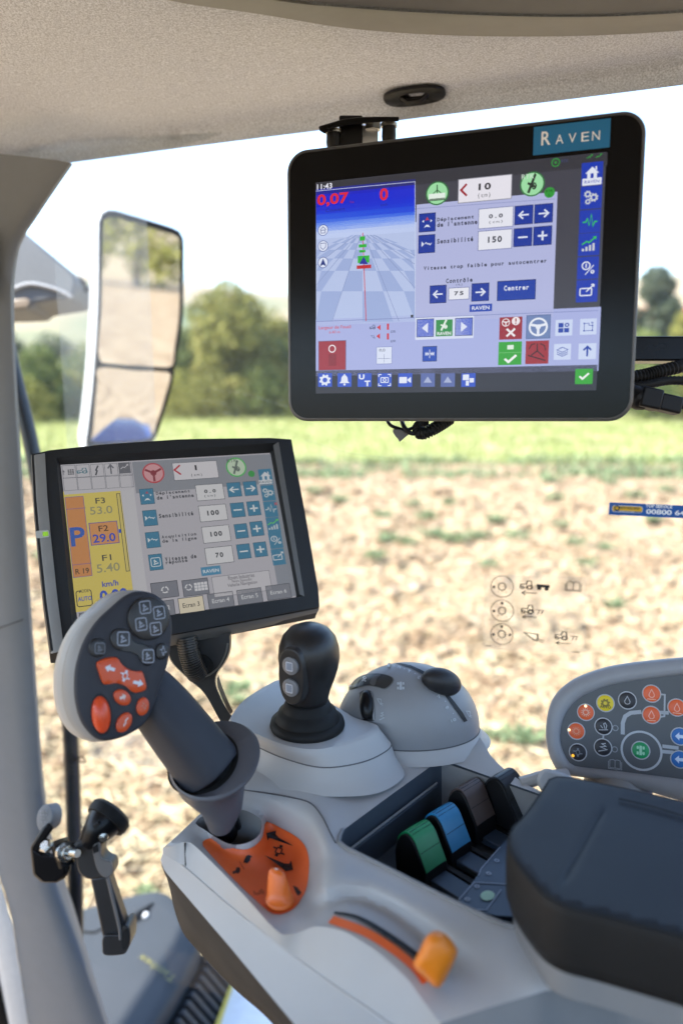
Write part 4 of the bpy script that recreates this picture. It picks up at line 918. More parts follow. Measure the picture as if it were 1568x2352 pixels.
# ================================================================== hanging monitor (upper)
def pose(t, M):
    return Frame(C0 + camvec(*t), camvec(M[0][0], M[1][0], M[2][0]), camvec(M[0][1], M[1][1], M[2][1]))
FA = pose((.0938, .1997, .6391), [[.9496, .003, .3134], [-.0389, .9933, .1084], [-.311, -.1152, .9434]])
if FA.n.dot(C0 - FA.o) < 0: raise RuntimeError('frame A')
q = [FA.uv(x * .98, y * .98) for x, y in ((672, 357), (1512, 260), (1479.5, 985), (681.6, 986))]
ax0, ax1 = (q[0][0] + q[3][0]) / 2, (q[1][0] + q[2][0]) / 2; ay1, ay0 = (q[0][1] + q[1][1]) / 2, (q[2][1] + q[3][1]) / 2
mon = thing('hanging_monitor', 'large black tablet monitor with lit blue guidance screen hanging from the roof', 'monitor', FA.P(.0, ay0, 0))
def rr(inset, h, r, f=FA, b=(ax0, ay0, ax1, ay1)):
    return [f.P(x, y, h) for x, y in rrect(b[0] + inset, b[1] + inset, b[2] - inset, b[3] - inset, r, 8)]
ALU = mat('anodised_grey_rim', (.11, .11, .112), .38, metal=.5, var=.06)
mk('housing', loft([rr(.016, -.034, .012), rr(.004, -.028, .016), rr(0, -.010, .018), rr(0, -.0005, .018)], cap1=True), BLACK, mon, smooth=50)
mk('rim', loft([rr(-.0006, -.008, .0186), rr(-.0006, .0008, .0186), rr(.0006, .0020, .0174), rr(.0020, .0020, .0164), rr(.0022, .0012, .0162)], cap0=False, cap1=False), ALU, mon, smooth=50)
GLS = mat('monitor_front_glass', (.004, .0042, .005), .2, var=.05, rvar=.03, spec=.22)
mk('front_glass', loft([rr(.0021, -.0004, .0163), rr(.0021, .0014, .0163)]), GLS, mon, smooth=30)
scr = mk('screen', ([FA.P(x, y, .0016) for x, y in ((-.123, -.09225), (.123, -.09225), (.123, .09225), (-.123, .09225))], [(0, 1, 2, 3)]), screen('41424d'), mon, smooth=0, fixn=False)
U = UI(FA, scr, 646.8, 235.2, .5875, screen, base=.0016)
# brand plate on the bezel
bd = UI(FA, mon, 646.8, 235.2, .5875, ink, base=.0015)
bd.rect(985, 100, 1280, 178, '1d74a8', 1, name='brand_plate')
bd.text('R', 1014, 116, 1050, 170, 'f4f8fc', 2, bold=.015, name='lettering')
for ch, a in (('A', 1070), ('V', 1120), ('E', 1170), ('N', 1212)): bd.text(ch, a, 122 + (1141 - a) * .1, a + 30, 158 + (1141 - a) * .1, 'f4f8fc', 2, bold=.0, name='lettering')
# ---- screen contents
U.rect(137, 318, 1270, 250, '33343c', 1)
U.text('11:43', 141, 320, 200, 342, 'e6e6f2', 3, bold=.02)
# map view with sky in bands, ground grid and guidance line
L0, T0, R0, B0 = 137, 342, 523, 858
cols = ['1620c4', '1a2cd2', '2040da', '2b56e0', '3f70e8', '6a92ef', '97b4f3', 'c4d2f7']
yy = [342, 375, 405, 428, 447, 462, 475, 488, 505]
for k in range(8): U.rect(L0, yy[k], R0, yy[k + 1] + 1, cols[k], 1, name='screen_sky')
U.rect(L0, 503, R0, B0, 'b8c6ea', 1, name='screen_ground')
vp = (318, 500)
def gx(x, y): t = (y - vp[1]) / (B0 - vp[1]); return vp[0] + (x - vp[0]) * t
rowsy = [520, 534, 552, 578, 612, 660, 740, 858]
for ri in range(len(rowsy) - 1):
    for ci in range(-7, 8):
        if (ri + ci) % 2: continue
        xa, xb = vp[0] + ci * 120, vp[0] + (ci + 1) * 120
        P4 = [(gx(xa, rowsy[ri]), rowsy[ri]), (gx(xb, rowsy[ri]), rowsy[ri]), (gx(xb, rowsy[ri + 1]), rowsy[ri + 1]), (gx(xa, rowsy[ri + 1]), rowsy[ri + 1])]
        P4 = [(min(max(x, L0), R0), y) for x, y in P4]
        if abs(P4[0][0] - P4[1][0]) + abs(P4[2][0] - P4[3][0]) < 1: continue
        U.poly(P4, '9fb0dc', 2, name='screen_ground_tile')
for x in (-150, 20, 200, 460, 640, 860, 1050):
    a, b = (gx(x, 520), 520), (gx(x, B0), B0)
    if b[0] < L0: t = (L0 - a[0]) / (b[0] - a[0]); b = (L0, a[1] + (b[1] - a[1]) * t)
    if b[0] > R0: t = (R0 - a[0]) / (b[0] - a[0]); b = (R0, a[1] + (b[1] - a[1]) * t)
    U.line([a, b], '8290bd', 3, .0004)
U.line([(319, 512), (332, 856)], 'd2242e', 4, .0007, name='guidance_line')
for a, b, c, d in ((308, 527, 328, 542), (304, 558, 334, 568), (306, 580, 330, 588), (300, 603, 345, 628)): U.rect(a, b, c, d, '2fb43a', 5, name='coverage_mark')
U.rect(296, 640, 352, 650, 'c3262e', 6, name='implement_bar'); U.poly([(323, 605), (340, 634), (306, 634)], '1c2b9a', 6, name='vehicle_mark')
U.text('0,07', 141, 358, 264, 408, 'e02036', 4, bold=.03); U.text('0', 385, 338, 418, 386, 'e02036', 4, bold=.03)
U.text('ha', 270, 386, 285, 396, '8f2f6f', 4); U.text('Couvert', 175, 415, 250, 428, '2a1f6a', 4); U.text('km/h', 390, 397, 415, 408, '2a1f6a', 4)
for y, k in ((502, 'house'), (564, 'house'), (628, 'trir')):
    x0, y0 = U.uv(165, y); r = .0105 / .246 * .11
    U.put('round_button', fillp(circ(x0, y0, .0048)), 'dfe6fa', 4); U.put('round_button_ring', ring2(x0, y0, .0044, .0049), '2a3f8f', 5)
    if y == 628: U.poly([(165, 612), (178, 644), (165, 636), (152, 644)], '22367f', 5, name='screen_icon')
    elif y == 502: U.put('screen_icon', join(stroke([(x0 - .003, y0), (x0, y0 + .003), (x0 + .003, y0)], .0005), stroke([(x0 - .002, y0 - .0025), (x0 + .002, y0 - .0025), (x0 + .002, y0), (x0 - .002, y0)], .0005, True)), '22367f', 5)
    else: U.put('screen_icon', stroke([(x0 - .0025, y0 + .0025), (x0 + .0025, y0 + .0025), (x0 + .0025, y0 - .001), (x0, y0 - .003), (x0 - .0025, y0 - .001)], .0005, True), '22367f', 5)
U.line([(137, 350), (523, 313), (523, 858)], 'd5dcf2', 5, .0004)
U.rect(506, 832, 516, 842, '33343c', 5)
# header with gauges
for cx, cy, ic in ((609, 358, 'wheel'), (979, 322, 'sat')):
    x0, y0 = U.uv(cx, cy); U.put('status_disc', fillp(circ(x0, y0, .0098, 40)), '3c8f4d', 2); U.put('status_disc', fillp(circ(x0, y0, .0088, 40)), '9fe0a8', 3); U.put('status_ring', ring2(x0, y0, .0088, .0094, 40), '1d5a2c', 4)
U.line([(609, 325), (609, 358)], '1d4a26', 5, .0009); U.line([(578, 375), (609, 345), (640, 370)], '1d4a26', 5, .0007); U.rect(577, 362, 640, 381, 'e6f2e8', 6)
U.rect(577, 381, 640, 384, '1d4a26', 6)
U.icon('sat', 950, 282, 1006, 360, '28352c', 5); U.text('RTK', 938, 284, 986, 302, 'd8e8da', 6)
x0, y0 = U.uv(1046, 355); U.put('status_disc', fillp(circ(x0, y0, .0042, 24)), '2f9a3c', 2); U.text('RTK', 1032, 344, 1060, 354, '0d3a14', 4); U.text('L', 1042, 358, 1050, 368, '0d3a14', 4)
U.rect(692, 305, 897, 378, 'e9e6ef', 2); U.frame(692, 305, 897, 378, '8a8a96', 3, .0006)
U.line([(724, 322), (702, 346), (724, 368)], 'a01c30', 4, .0018); U.text('10', 770, 318, 818, 345, '1d1d26', 4, mono=True, bold=.035); U.text('(cm)', 768, 356, 815, 378, '1d1d26', 4, mono=True)
x0, y0 = U.uv(1070, 238); U.put('status_ring', ring2(x0, y0, .0026, .0034), '2c9a3a', 2); U.rect(1066, 234, 1074, 242, '2c9a3a', 2)
U.icon('trend', 1190, 206, 1214, 232, '2fae3e', 3); U.icon('trend', 1226, 203, 1250, 229, '2fae3e', 3); U.text('RTK', 1092, 226, 1120, 238, '44507a', 3)
# right-hand panel and icon column
U.rect(528, 402, 1060, 838, 'b3b8e0', 1, name='screen_panel'); U.line([(528, 418), (1066, 380)], '8f95c4', 3, .0005)
for y, ic, c in ((283, 'house', 'e4e8f6'), (375, 'gears', 'c9cdd8'), (468, 'pulse', '37c257'), (558, 'chart', 'c9cdd8'), (650, 'one', 'e4e8f6'), (740, 'export', 'e4e8f6')):
    xo = 1212 - (y - 283) * .045
    U.rect(xo - 40, y - 42, xo + 40, y + 40, '1438b0', 2)
    U.icon(ic, xo - 30, y - 30, xo + 30, y + 28, c, 4)
    if ic == 'chart': U.icon('trend', xo - 30, y - 32, xo + 30, y + 20, '35c24a', 5)
    if ic == 'house': U.rect(xo - 38, y + 20, xo + 36, y + 40, 'e4e8f6', 5); U.text('RAVEN', xo - 30, y + 24, xo + 28, y + 36, '1438b0', 6)
BLU, WHT, TXT = '12349c', 'dfe4f6', '22243a'
def tileR(a, b, c, d, ic, col=BLU, ink_='dfe4f6', pad=.16):
    U.rect(a, b, c, d, col, 2); U.frame(a, b, c, d, '0c1f5e', 3, .0005)
    wx, wy = (c - a) * pad, (d - b) * pad; U.icon(ic, a + wx, b + wy, c - wx, d - wy, ink_, 4)
tileR(539, 439, 601, 505, 'antw'); U.icon('antl', 548, 445, 592, 482, 'd23a3a', 5)
tileR(537, 523, 599, 588, 'wave')
U.text('Déplacement', 608, 448, 750, 466, TXT, 3, mono=True, bold=.032); U.text("de l'antenne", 608, 465, 764, 484, TXT, 3, mono=True, bold=.032)
U.text('Sensibilité', 608, 531, 748, 550, TXT, 3, mono=True, bold=.032)
def field_(a, b, c, d, t, sub=None):
    U.rect(a, b, c, d, 'e8e9f3', 2); U.frame(a, b, c, d, '6a70a4', 3, .0005); m = (a + c) / 2; h = (d - b)
    n = len(t) * 9.0
    U.text(t, m - n, b + h * .28, m + n, b + h * (.52 if sub else .66), TXT, 4, mono=True, bold=.035)
    if sub: U.text(sub, m - 26, b + h * .66, m + 26, b + h * .86, TXT, 4, mono=True)
field_(771, 420, 903, 486, '0.0', '(cm)'); field_(769, 507, 898, 572, '150')
tileR(912, 409, 980, 476, 'left'); tileR(989, 403, 1057, 470, 'right'); tileR(908, 497, 976, 562, 'minus'); tileR(985, 490, 1053, 557, 'plus')
U.text('Vitesse trop faible pour autocentrer', 551, 628, 1028, 648, TXT, 3, mono=True, bold=.032)
U.text('Contrôle', 643, 688, 746, 706, TXT, 3, mono=True, bold=.032); U.text('(%)', 682, 710, 706, 720, TXT, 3, mono=True)
tileR(581, 719, 643, 784, 'left'); tileR(744, 711, 809, 776, 'right'); field_(654, 728, 732, 770, '75')
U.rect(844, 702, 990, 770, '103aa4', 2); U.frame(844, 702, 990, 770, '0c1f5e', 3, .0005); U.text('Centrer', 869, 716, 965, 736, 'dfe4f6', 4, mono=True, bold=.035)
U.rect(735, 792, 822, 817, '163fae', 2); U.text('RAVEN', 744, 797, 812, 812, 'dfe4f6', 4, bold=.02)
# lower band
U.rect(136, 850, 1236, 1050, 'aab2e2', 1, name='screen_panel'); U.line([(136, 858), (1236, 815)], '7f88bc', 3, .0005)
U.text("Largeur de l'outil", 148, 873, 272, 890, 'd04a5a', 3, bold=.01); U.text('6,40 m', 188, 893, 230, 906, 'd04a5a', 3)
U.rect(147, 935, 253, 1046, 'a02a3a', 2); U.frame(147, 935, 253, 1046, '7c6f94', 3, .0006); x0, y0 = U.uv(200, 964); U.put('status_ring', ring2(x0, y0, .0026, .0036), 'f2e6ea', 4); U.rect(186, 985, 216, 1030, '8c2231', 3)
U.icon('tractor', 346, 870, 372, 890, '38406a', 3); U.poly([(374, 881), (388, 870), (388, 892)], 'd02a3a', 3); U.text('1', 413, 866, 421, 890, 'd02a3a', 3, bold=.02)
U.icon('bucket', 350, 908, 368, 926, '38406a', 3); U.poly([(372, 915), (386, 904), (386, 926)], 'd02a3a', 3); U.text('1', 413, 904, 421, 928, 'd02a3a', 3, bold=.02); U.text('cm', 428, 893, 446, 902, '38406a', 3); U.text('cm', 428, 930, 446, 939, '38406a', 3)
U.rect(373, 958, 432, 1022, 'dbe2f6', 2); U.frame(373, 958, 432, 1022, '7f88bc', 3, .0004); U.text('0,0', 383, 964, 406, 976, TXT, 3); U.line([(402, 985), (402, 1018)], '5a648f', 3, .0003); U.line([(378, 1002), (428, 1002)], '5a648f', 3, .0003)
U.rect(524, 842, 750, 922, 'd8def4', 2)
tileR(530, 850, 594, 916, 'tril', '1648c8'); U.rect(604, 852, 668, 914, '2f8f45', 3); U.icon('sat', 614, 850, 656, 895, 'e8f2e8', 4); U.text('RAVEN', 609, 898, 662, 911, 'f2f4fa', 5, bold=.02); tileR(680, 846, 745, 911, 'trir', '1648c8')
tileR(553, 956, 606, 1012, 'split', '1a48b4')
U.rect(852, 842, 938, 926, '9c1f2c', 2); U.icon('wheel', 860, 846, 892, 878, 'f2e8ea', 4); x0, y0 = U.uv(915, 856); U.put('alert_disc', fillp(circ(x0, y0, .0034)), 'f2e8ea', 4); U.icon('cross', 872, 880, 918, 922, 'f4eef0', 4); U.text('!', 912, 845, 918, 868, '9c1f2c', 5, bold=.03)
U.rect(958, 835, 1047, 922, '6d83b4', 2); U.frame(958, 835, 1047, 922, '55689a', 3, .0006); U.icon('wheel', 964, 842, 1040, 916, 'e9edf8', 4)
U.rect(848, 938, 936, 1026, '2fa42c', 2); U.icon('check', 866, 982, 920, 1024, 'f4f8f4', 4); U.rect(882, 950, 906, 966, 'e2f2e2', 4); U.line([(848, 980), (936, 978)], '7fcf7d', 3, .0004)
U.rect(954, 934, 1041, 1022, 'a02430', 2); U.line([(998, 944), (998, 972), (974, 990)], '2a1018', 4, .0010); U.line([(998, 972), (1024, 996)], '2a1018', 4, .0010); U.line([(962, 990), (1030, 1010)], '2a1018', 4, .0010); U.line([(966, 966), (976, 948), (990, 944)], '2a1018', 4, .0008); U.line([(1010, 944), (1026, 952), (1030, 970)], '2a1018', 4, .0008)
for a, b, c, d, ic in ((1070, 852, 1134, 912, 'grid4'), (1166, 848, 1228, 908, 'route'), (1064, 946, 1128, 1006, 'layers'), (1160, 944, 1226, 1004, 'up')):
    U.rect(a, b, c, d, 'cdd8f4', 2); U.icon(ic, a + 8, b + 8, c - 8, d - 8, '1b3fa6', 4)
# bottom toolbar
U.rect(136, 1050, 1228, 1126, '2a2b38', 1, name='screen_panel')
for cx, ic in ((172, 'gear'), (248, 'bell'), (326, 'cam'), (404, 'cam'), (484, 'video'), (572, 'layers'), (650, 'layers'), (730, 'win')):
    lt = 564 < cx < 660
    U.rect(cx - 27, 1060, cx + 27, 1112, '5a6aa8' if lt else '2f55c8', 2)
    if cx == 326: U.text('U', 304, 1064, 326, 1084, 'e4e9f8', 4, bold=.05); U.text('T', 326, 1088, 348, 1110, 'e4e9f8', 4, bold=.05)
    elif lt: U.poly([(cx - 16, 1096), (cx, 1072), (cx + 16, 1096)], 'a9b3d6', 4, name='screen_icon')
    else: U.icon(ic, cx - 24, 1062, cx + 24, 1110, 'e4e9f8', 4)
U.rect(1147, 1043, 1213, 1101, '2fa82c', 2); U.icon('check', 1158, 1054, 1202, 1088, 'f2f8f2', 4)

# mount on the roof, black support bar and cables
mt = thing('monitor_mount', 'black flanged roof bracket with two bolts holding the hanging monitor', 'bracket', pt(830, 300, .72))
k2 = 400 / 1568 * .98
def m2(x, y, d): return pt(686 + x * k2, 176.4 + y * k2, d)
fl = [(182, 455), (300, 420), (420, 385), (560, 370), (700, 366), (920, 367), (918, 410), (760, 415), (600, 425), (480, 440), (380, 455), (290, 480), (240, 525), (190, 495)]
mk('flange', loft([[m2(x, y, .71) for x, y in fl], [m2(x, y, .722) for x, y in fl]]), SATIN, mt, bevel=.001)
mk('post', boxf(m2(478, 470, .725), RT, FW, Vector((0, 0, 1)), (-.0115, 0, -.16), (.0115, .03, .012)), SATIN, mt, bevel=.0015)
mk('post_face', boxf(m2(634, 470, .735), RT, FW, Vector((0, 0, 1)), (-.0102, .0, -.16), (.0102, .03, .003)), mat('bare_metal', (.62, .63, .64), .28, metal=1), mt, bevel=.001)
for x, y in ((318, 490), (828, 432)):
    mk('washer', lathe(m2(x, y, .725), (0, 0, -1), [(.0082, 0), (.0082, .003)], 24), STEEL, mt)
    b = mk('bolt', lathe(m2(x, y + 18, .725), (0, 0, -1), [(.0066, 0), (.0070, .010), (.0066, .013), (.0050, .016), (.0048, .03)], 20), BLACK, mt)
nut = mk('nut', lathe(m2(680, 430, .735), (0, 0, -1), [(.0085, -.004), (.0085, .006)], 6), STEEL, mt, smooth=20)
mk('rear_arm', boxf(FA.P(-.03, .05, -.034), FA.ex, FA.ey, FA.n, (-.03, -.05, -.035), (.03, .08, .001)), SATIN, mt, bevel=.003)

bar = thing('support_bar', 'thick black horizontal bar running out behind the hanging monitor', 'bar', pt(1510, 800, .74))
mk('bar', loft([[pt(x, y, d) for y, d in ((772, .72), (829, .72), (836, .76), (780, .76))] for x in (1380, 1800)]), SATIN, bar, bevel=.002)
def braid(name, pts, r, label, n=60, rel=.10, tw=9):
    path = catmull3(pts, n); rad = [r * (1 + rel * (1 if i % 2 else -1)) for i in range(n)]
    return mk(name, tube(path, rad, 12), RUBBER, label=label, cat='cable', smooth=50)
braid('braided_cable', [pt(1400, 872, .70), pt(1470, 864, .705), pt(1520, 852, .71), pt(1600, 832, .72), pt(1750, 800, .74)], .0062, 'black braided cable just under the bar beside the hanging monitor')
braid('braided_cable', [pt(1400, 893, .70), pt(1480, 884, .70), pt(1540, 874, .705), pt(1620, 880, .71), pt(1750, 900, .72)], .0042, 'thinner black braided cable above the connector beside the hanging monitor')
con = thing('cable_connector', 'black plastic cable connector plugged in beside the hanging monitor', 'connector', pt(1520, 930, .70))
mk('plug', tube([pt(1440, 905, .70), pt(1470, 916, .69), pt(1480, 918, .69)], [.010, .011, .010], 16), BLACK, con)
cx_ = (pt(1560, 934, .69) - pt(1480, 916, .69)).normalized(); cy_ = camvec(0, 0, 1).cross(cx_).normalized(); cz_ = cx_.cross(cy_)
mk('plug_body', boxf(pt(1480, 914, .688), cx_, cy_, cz_, (-.006, -.0095, -.008), (.014, .0095, .008)), BLACK, con, bevel=.002)
mk('plug_latch', boxf(pt(1512, 922, .688), cx_, cy_, cz_, (-.001, -.0075, -.007), (.020, .0085, .007)), BLACK, con, bevel=.002)
mk('wire', tube(catmull3([pt(1550, 930, .69), pt(1590, 932, .69), pt(1640, 915, .69), pt(1760, 890, .7)], 16), .0035, 10), RUBBER, con)
# wires hanging under the monitor
k3 = 260 / 1568 * .98
def m3(x, y, d): return pt(823.2 + x * k3, 940.8 + y * k3, d)
mk('corrugated_hose', tube(catmull3([m3(850, 330, .685), m3(940, 330, .68), m3(1060, 270, .68), m3(1180, 200, .685), m3(1300, 120, .69)], 56), [.0060 if i % 4 < 2 else .0048 for i in range(56)], 14), BLACK, label='short black corrugated hose hanging under the hanging monitor', cat='hose', smooth=30)
wr = thing('wire_loop', 'loop of thin black wires under the hanging monitor', 'wire', m3(700, 330, .69))
mk('wire', tube(catmull3([m3(390, 130, .70), m3(450, 220, .69), m3(560, 265, .69), m3(660, 290, .69), m3(760, 260, .69), m3(850, 200, .695)], 24), .0016, 8), BLACK, wr)
mk('wire', tube(catmull3([m3(600, 120, .70), m3(640, 240, .685), m3(720, 325, .682), m3(820, 335, .685), m3(880, 280, .69)], 24), .0021, 8), BLACK, wr)
mk('braid', tube(catmull3([m3(960, 180, .695), m3(860, 200, .69), m3(815, 270, .685), m3(850, 350, .682), m3(930, 330, .684)], 40), [.0042 if i % 3 else .0034 for i in range(40)], 10), RUBBER, wr, smooth=30)
tg = [(490, 270), (600, 280), (640, 300), (720, 340), (580, 455), (562, 415), (520, 370), (485, 310)]
mk('tape_flag', prism([m3(x, y, .686) for x, y in tg], FW * .004), mat('grey_tape', (.13, .125, .12), .5), wr, bevel=.0008)

# ================================================================== armrest monitor (lower)
FB = pose((-.1573, -.02, .7328), [[.9158, -.1923, -.3527], [.0857, .9512, -.2963], [.3925, .2411, .8876]])
nb = thing('armrest_monitor', 'black framed monitor with lit grey and yellow screen on the armrest post', 'monitor', FB.P(0, -.10, 0))
def zb(x, y): return FB.uv(58.8 + x * .45, 980 + y * .45)
def side(pts, n=14): return [tuple(p) for p in polyline(pts, n + 1)[:-1]]
def ring4(cs, n=14):       # four sides, each a list of corner/curve points, clockwise from the top left
    out = []
    for c in cs: out += side(c, n)
    return out
outl = [[(28, 150), (120, 128), (400, 97), (800, 70), (1335, 63)], [(1352, 72), (1385, 250), (1428, 480), (1500, 900)], [(1495, 925), (1100, 1000), (740, 1068), (400, 1122), (140, 1165)], [(125, 1150), (90, 900), (58, 600), (38, 380)]]
fr1 = [zb(*p) for p in ring4(outl)]
inn = [[(158, 172), (1283, 92)], [(1283, 92), (1412, 872)], [(1412, 872), (240, 1042)], [(240, 1042), (158, 172)]]
in1_ = [zb(*p) for p in ring4(inn)]
sd = .1056, .0792
sq = [[(-sd[0], sd[1]), (sd[0], sd[1])], [(sd[0], sd[1]), (sd[0], -sd[1])], [(sd[0], -sd[1]), (-sd[0], -sd[1])], [(-sd[0], -sd[1]), (-sd[0], sd[1])]]
sq_ = ring4(sq)
def rb(c, h, s=1.0, dy=0): return [FB.P(x * s, y * s + dy, h) for x, y in c]
NHB = mat('monitor_black_frame', (.020, .021, .023), .55, var=.08, bump=.25, bscale=1600, spec=.3)
mid = [(a[0] * .965 + b[0] * .035, a[1] * .965 + b[1] * .035) for a, b in zip(fr1, in1_)]
mk('housing', loft([rb(fr1, -.058, .80), rb(fr1, -.045, .93), rb(fr1, -.016, 1.0, -.008), rb(fr1, .001), rb(mid, .0045), rb(in1_, .006), rb(in1_, .0045, .995), rb(sq_, -.002, 1.012), rb(sq_, -.0035, 1.0)], cap1=False), NHB, nb, smooth=40)
mk('chin', loft([[FB.P(*zb(x, y), .002) for x, y in ((735, 1070), (1100, 1004), (1496, 928))], [FB.P(*zb(x, y), -.004) for x, y in ((738, 1090), (1100, 1024), (1498, 940))], [FB.P(*zb(x, y), -.013) for x, y in ((742, 1112), (1100, 1042), (1496, 950))]], closed=False), mat('lit_chin_grey', (.13, .125, .115), .5), nb, smooth=180)  # light from below put into the chin as a paler grey
mk('lit_side_column', loft([[FB.P(*zb(x, y), h) for (x, y), h in (((30, 158), .001), ((42, 380), .001), ((62, 600), .001), ((94, 900), .001), ((130, 1160), .001))], [FB.P(*zb(x + 22, y), .0065) for x, y in ((30, 156), (42, 380), (62, 600), (94, 900), (130, 1158))], [FB.P(*zb(x + 70, y), .0078) for x, y in ((30, 150), (42, 372), (62, 592), (94, 892), (128, 1148))]], closed=False), mat('lit_side_grey', (.22, .22, .215), .45, bump=.1), nb, smooth=180)  # paler strip stands for light on the housing's left side
mk('recess_highlight', ([FB.P(*zb(x, y), .0066) for x, y in ((1255, 106), (1283, 90), (1413, 873), (1388, 862))], [(0, 1, 2, 3)]), mat('recess_highlight_grey', (.13, .128, .122), .5), nb, smooth=0)  # highlight on the recess chamfer painted as a paler strip
s2_ = mk('screen', ([FB.P(x, y, -.003) for x, y in ((-sd[0], -sd[1]), (sd[0], -sd[1]), (sd[0], sd[1]), (-sd[0], sd[1]))], [(0, 1, 2, 3)]), screen('a9a7ad', .82), nb, smooth=0, fixn=False)
led = UI(FB, nb, 58.8, 980, .45, ink, base=.0082)
led.rect(52, 545, 124, 576, 'b9bab4', 0, r=.0018, name='indicator_window')
gl_ = UI(FB, nb, 58.8, 980, .45, screen, base=.0084); gl_.rect(88, 550, 118, 570, '8fc63c', 1, name='indicator_light')
def soft(c, f=.2):  # mixes grey in: the reflection veil is put into the screen colours
    return ''.join('%02x' % int(round(int(c[i:i + 2], 16) * (1 - f) + g * f)) for i, g in ((0, 0x9a), (2, 0x9a), (4, 0x9e)))
U = UI(FB, s2_, 58.8, 980, .45, lambda c: screen(soft(c), .82), base=-.003, lift=.00014)
# header and right column
U.rect(545, 175, 1255, 285, '7f828a', 1); U.rect(1172, 140, 1390, 860, '7f838c', 1); U.rect(553, 300, 632, 900, 'b5b3b8', 1)
# top left icon cells
U.rect(183, 190, 545, 318, 'b9b7bb', 2)
for k in range(5):
    a = 186 + k * 72 + 4
    U.frame(a - 3, 195 - k * 3, a + 70, 255 - k * 3, '55575e', 3, .0004); U.frame(a + 3, 258 - k * 4, a + 78, 318 - k * 4, '6a6c72', 3, .0004)
U.icon('hash', 215, 210, 250, 242, '26282e', 4); U.icon('up', 186, 218, 205, 244, '55575e', 4); U.icon('tractor', 262, 205, 328, 238, '3b6a78', 4); U.icon('bolt', 338, 192, 392, 246, '3a3c42', 4); U.icon('up', 412, 186, 462, 240, '5a5c62', 4); U.rect(474, 180, 540, 232, '5a5c62', 4); U.icon('trend', 484, 186, 530, 226, 'b9b7bb', 5)
# yellow gear panel
U.rect(193, 327, 560, 905, 'd2bd52', 1, name='screen_panel'); U.rect(487, 312, 632, 900, 'bcbabd', 1)
U.rect(202, 357, 342, 757, 'c77f42', 2); U.frame(202, 357, 342, 757, '6a5a9a', 3, .0005); U.line([(208, 418), (308, 410)], '6a5a9a', 3, .0005); U.line([(240, 703), (338, 693)], '6a5a9a', 3, .0005)
U.text('P', 230, 508, 306, 606, '2b52a8', 4, bold=.02); U.text('R 19', 256, 720, 326, 748, '3a3020', 4, bold=.01)
U.text('F3', 358, 358, 408, 388, '3c3c34', 4, bold=.01); U.text('53.0', 330, 402, 446, 442, '8e8a62', 4, bold=.01)
U.rect(325, 490, 481, 588, 'cc8648', 2); U.frame(325, 490, 481, 588, '4a4a9a', 3, .0007); U.text('F2', 374, 500, 424, 530, '3a2a1c', 4, bold=.01); U.text('29.0', 345, 542, 462, 586, '2740b0', 4, bold=.02)
U.text('F1', 392, 650, 440, 680, '3c3c34', 4, bold=.01); U.text('5.40', 364, 694, 484, 738, '8e8a62', 4, bold=.01)
U.text('km/h', 392, 782, 476, 812, '2740a8', 4, bold=.02); U.text('0.00', 380, 826, 524, 890, '2746b4', 4, bold=.03)
U.rect(466, 338, 533, 733, 'c9b75a', 2); U.frame(466, 338, 533, 733, '3a3a34', 3, .0006); U.rect(476, 520, 490, 538, '2746b4', 4)
U.frame(258, 838, 344, 908, '2e2e28', 3, .0008, r=.002); U.rect(272, 826, 326, 846, 'd2bd52', 4); U.text('MODE', 274, 828, 324, 844, '3a3a30', 5, bold=.01); U.text('AUTO', 268, 864, 340, 886, '2746b4', 4, bold=.02)
# main guidance page
TB, WB = '2f7090', 'c9c8cb'
for cx, cy, c1, c2 in ((655, 232, 'b3353c', 'c98d92'), (1078, 202, '3fae4c', 'b7ccb0')):
    x0, y0 = U.uv(cx, cy); U.put('status_disc', fillp(circ(x0, y0, .0108, 40)), c1, 2); U.put('status_disc', fillp(circ(x0, y0, .0094, 40)), c2, 3)
x0, y0 = U.uv(655, 232); U.put('screen_icon', join(stroke([(x0, y0), (x0 - .008, y0 + .004)], .0022), stroke([(x0, y0), (x0 + .008, y0 + .004)], .0022), stroke([(x0, y0), (x0, y0 - .009)], .0022), fillp(circ(x0, y0, .003))), '7c2a30', 4)
U.icon('sat', 1046, 166, 1106, 240, '55635a', 4); U.text('RTK', 1030, 160, 1082, 178, '34503a', 5)
x0, y0 = U.uv(1156, 236); U.put('status_disc', fillp(circ(x0, y0, .0036, 24)), '2f8f3c', 2)
U.rect(750, 182, 990, 255, 'cccacd', 2); U.frame(750, 182, 990, 255, '55575e', 3, .0005); U.line([(790, 192), (762, 217), (796, 240)], 'b0222f', 4, .0017); U.text('1', 866, 192, 876, 218, '1d1d22', 4, mono=True, bold=.035); U.text('(cm)', 848, 234, 904, 252, '1d1d22', 4, mono=True)
def tileB(a, b, c, d, ic, ink_='d4d8da'):
    U.rect(a, b, c, d, TB, 2); U.frame(a, b, c, d, '244a5e', 3, .0005); wx, wy = (c - a) * .16, (d - b) * .16; U.icon(ic, a + wx, b + wy, c - wx, d - wy, ink_, 4)
def fieldB(a, b, c, d, t, sub=None):
    U.rect(a, b, c, d, 'cfced0', 2); U.frame(a, b, c, d, '44464c', 3, .0005); m = (a + c) / 2; h = d - b; n = len(t) * 10
    U.text(t, m - n, b + h * .3, m + n, b + h * (.56 if sub else .68), '22242a', 4, mono=True, bold=.035)
    if sub: U.text(sub, m - 28, b + h * .68, m + 28, b + h * .9, '22242a', 4, mono=True)
tt = '2c2e34'
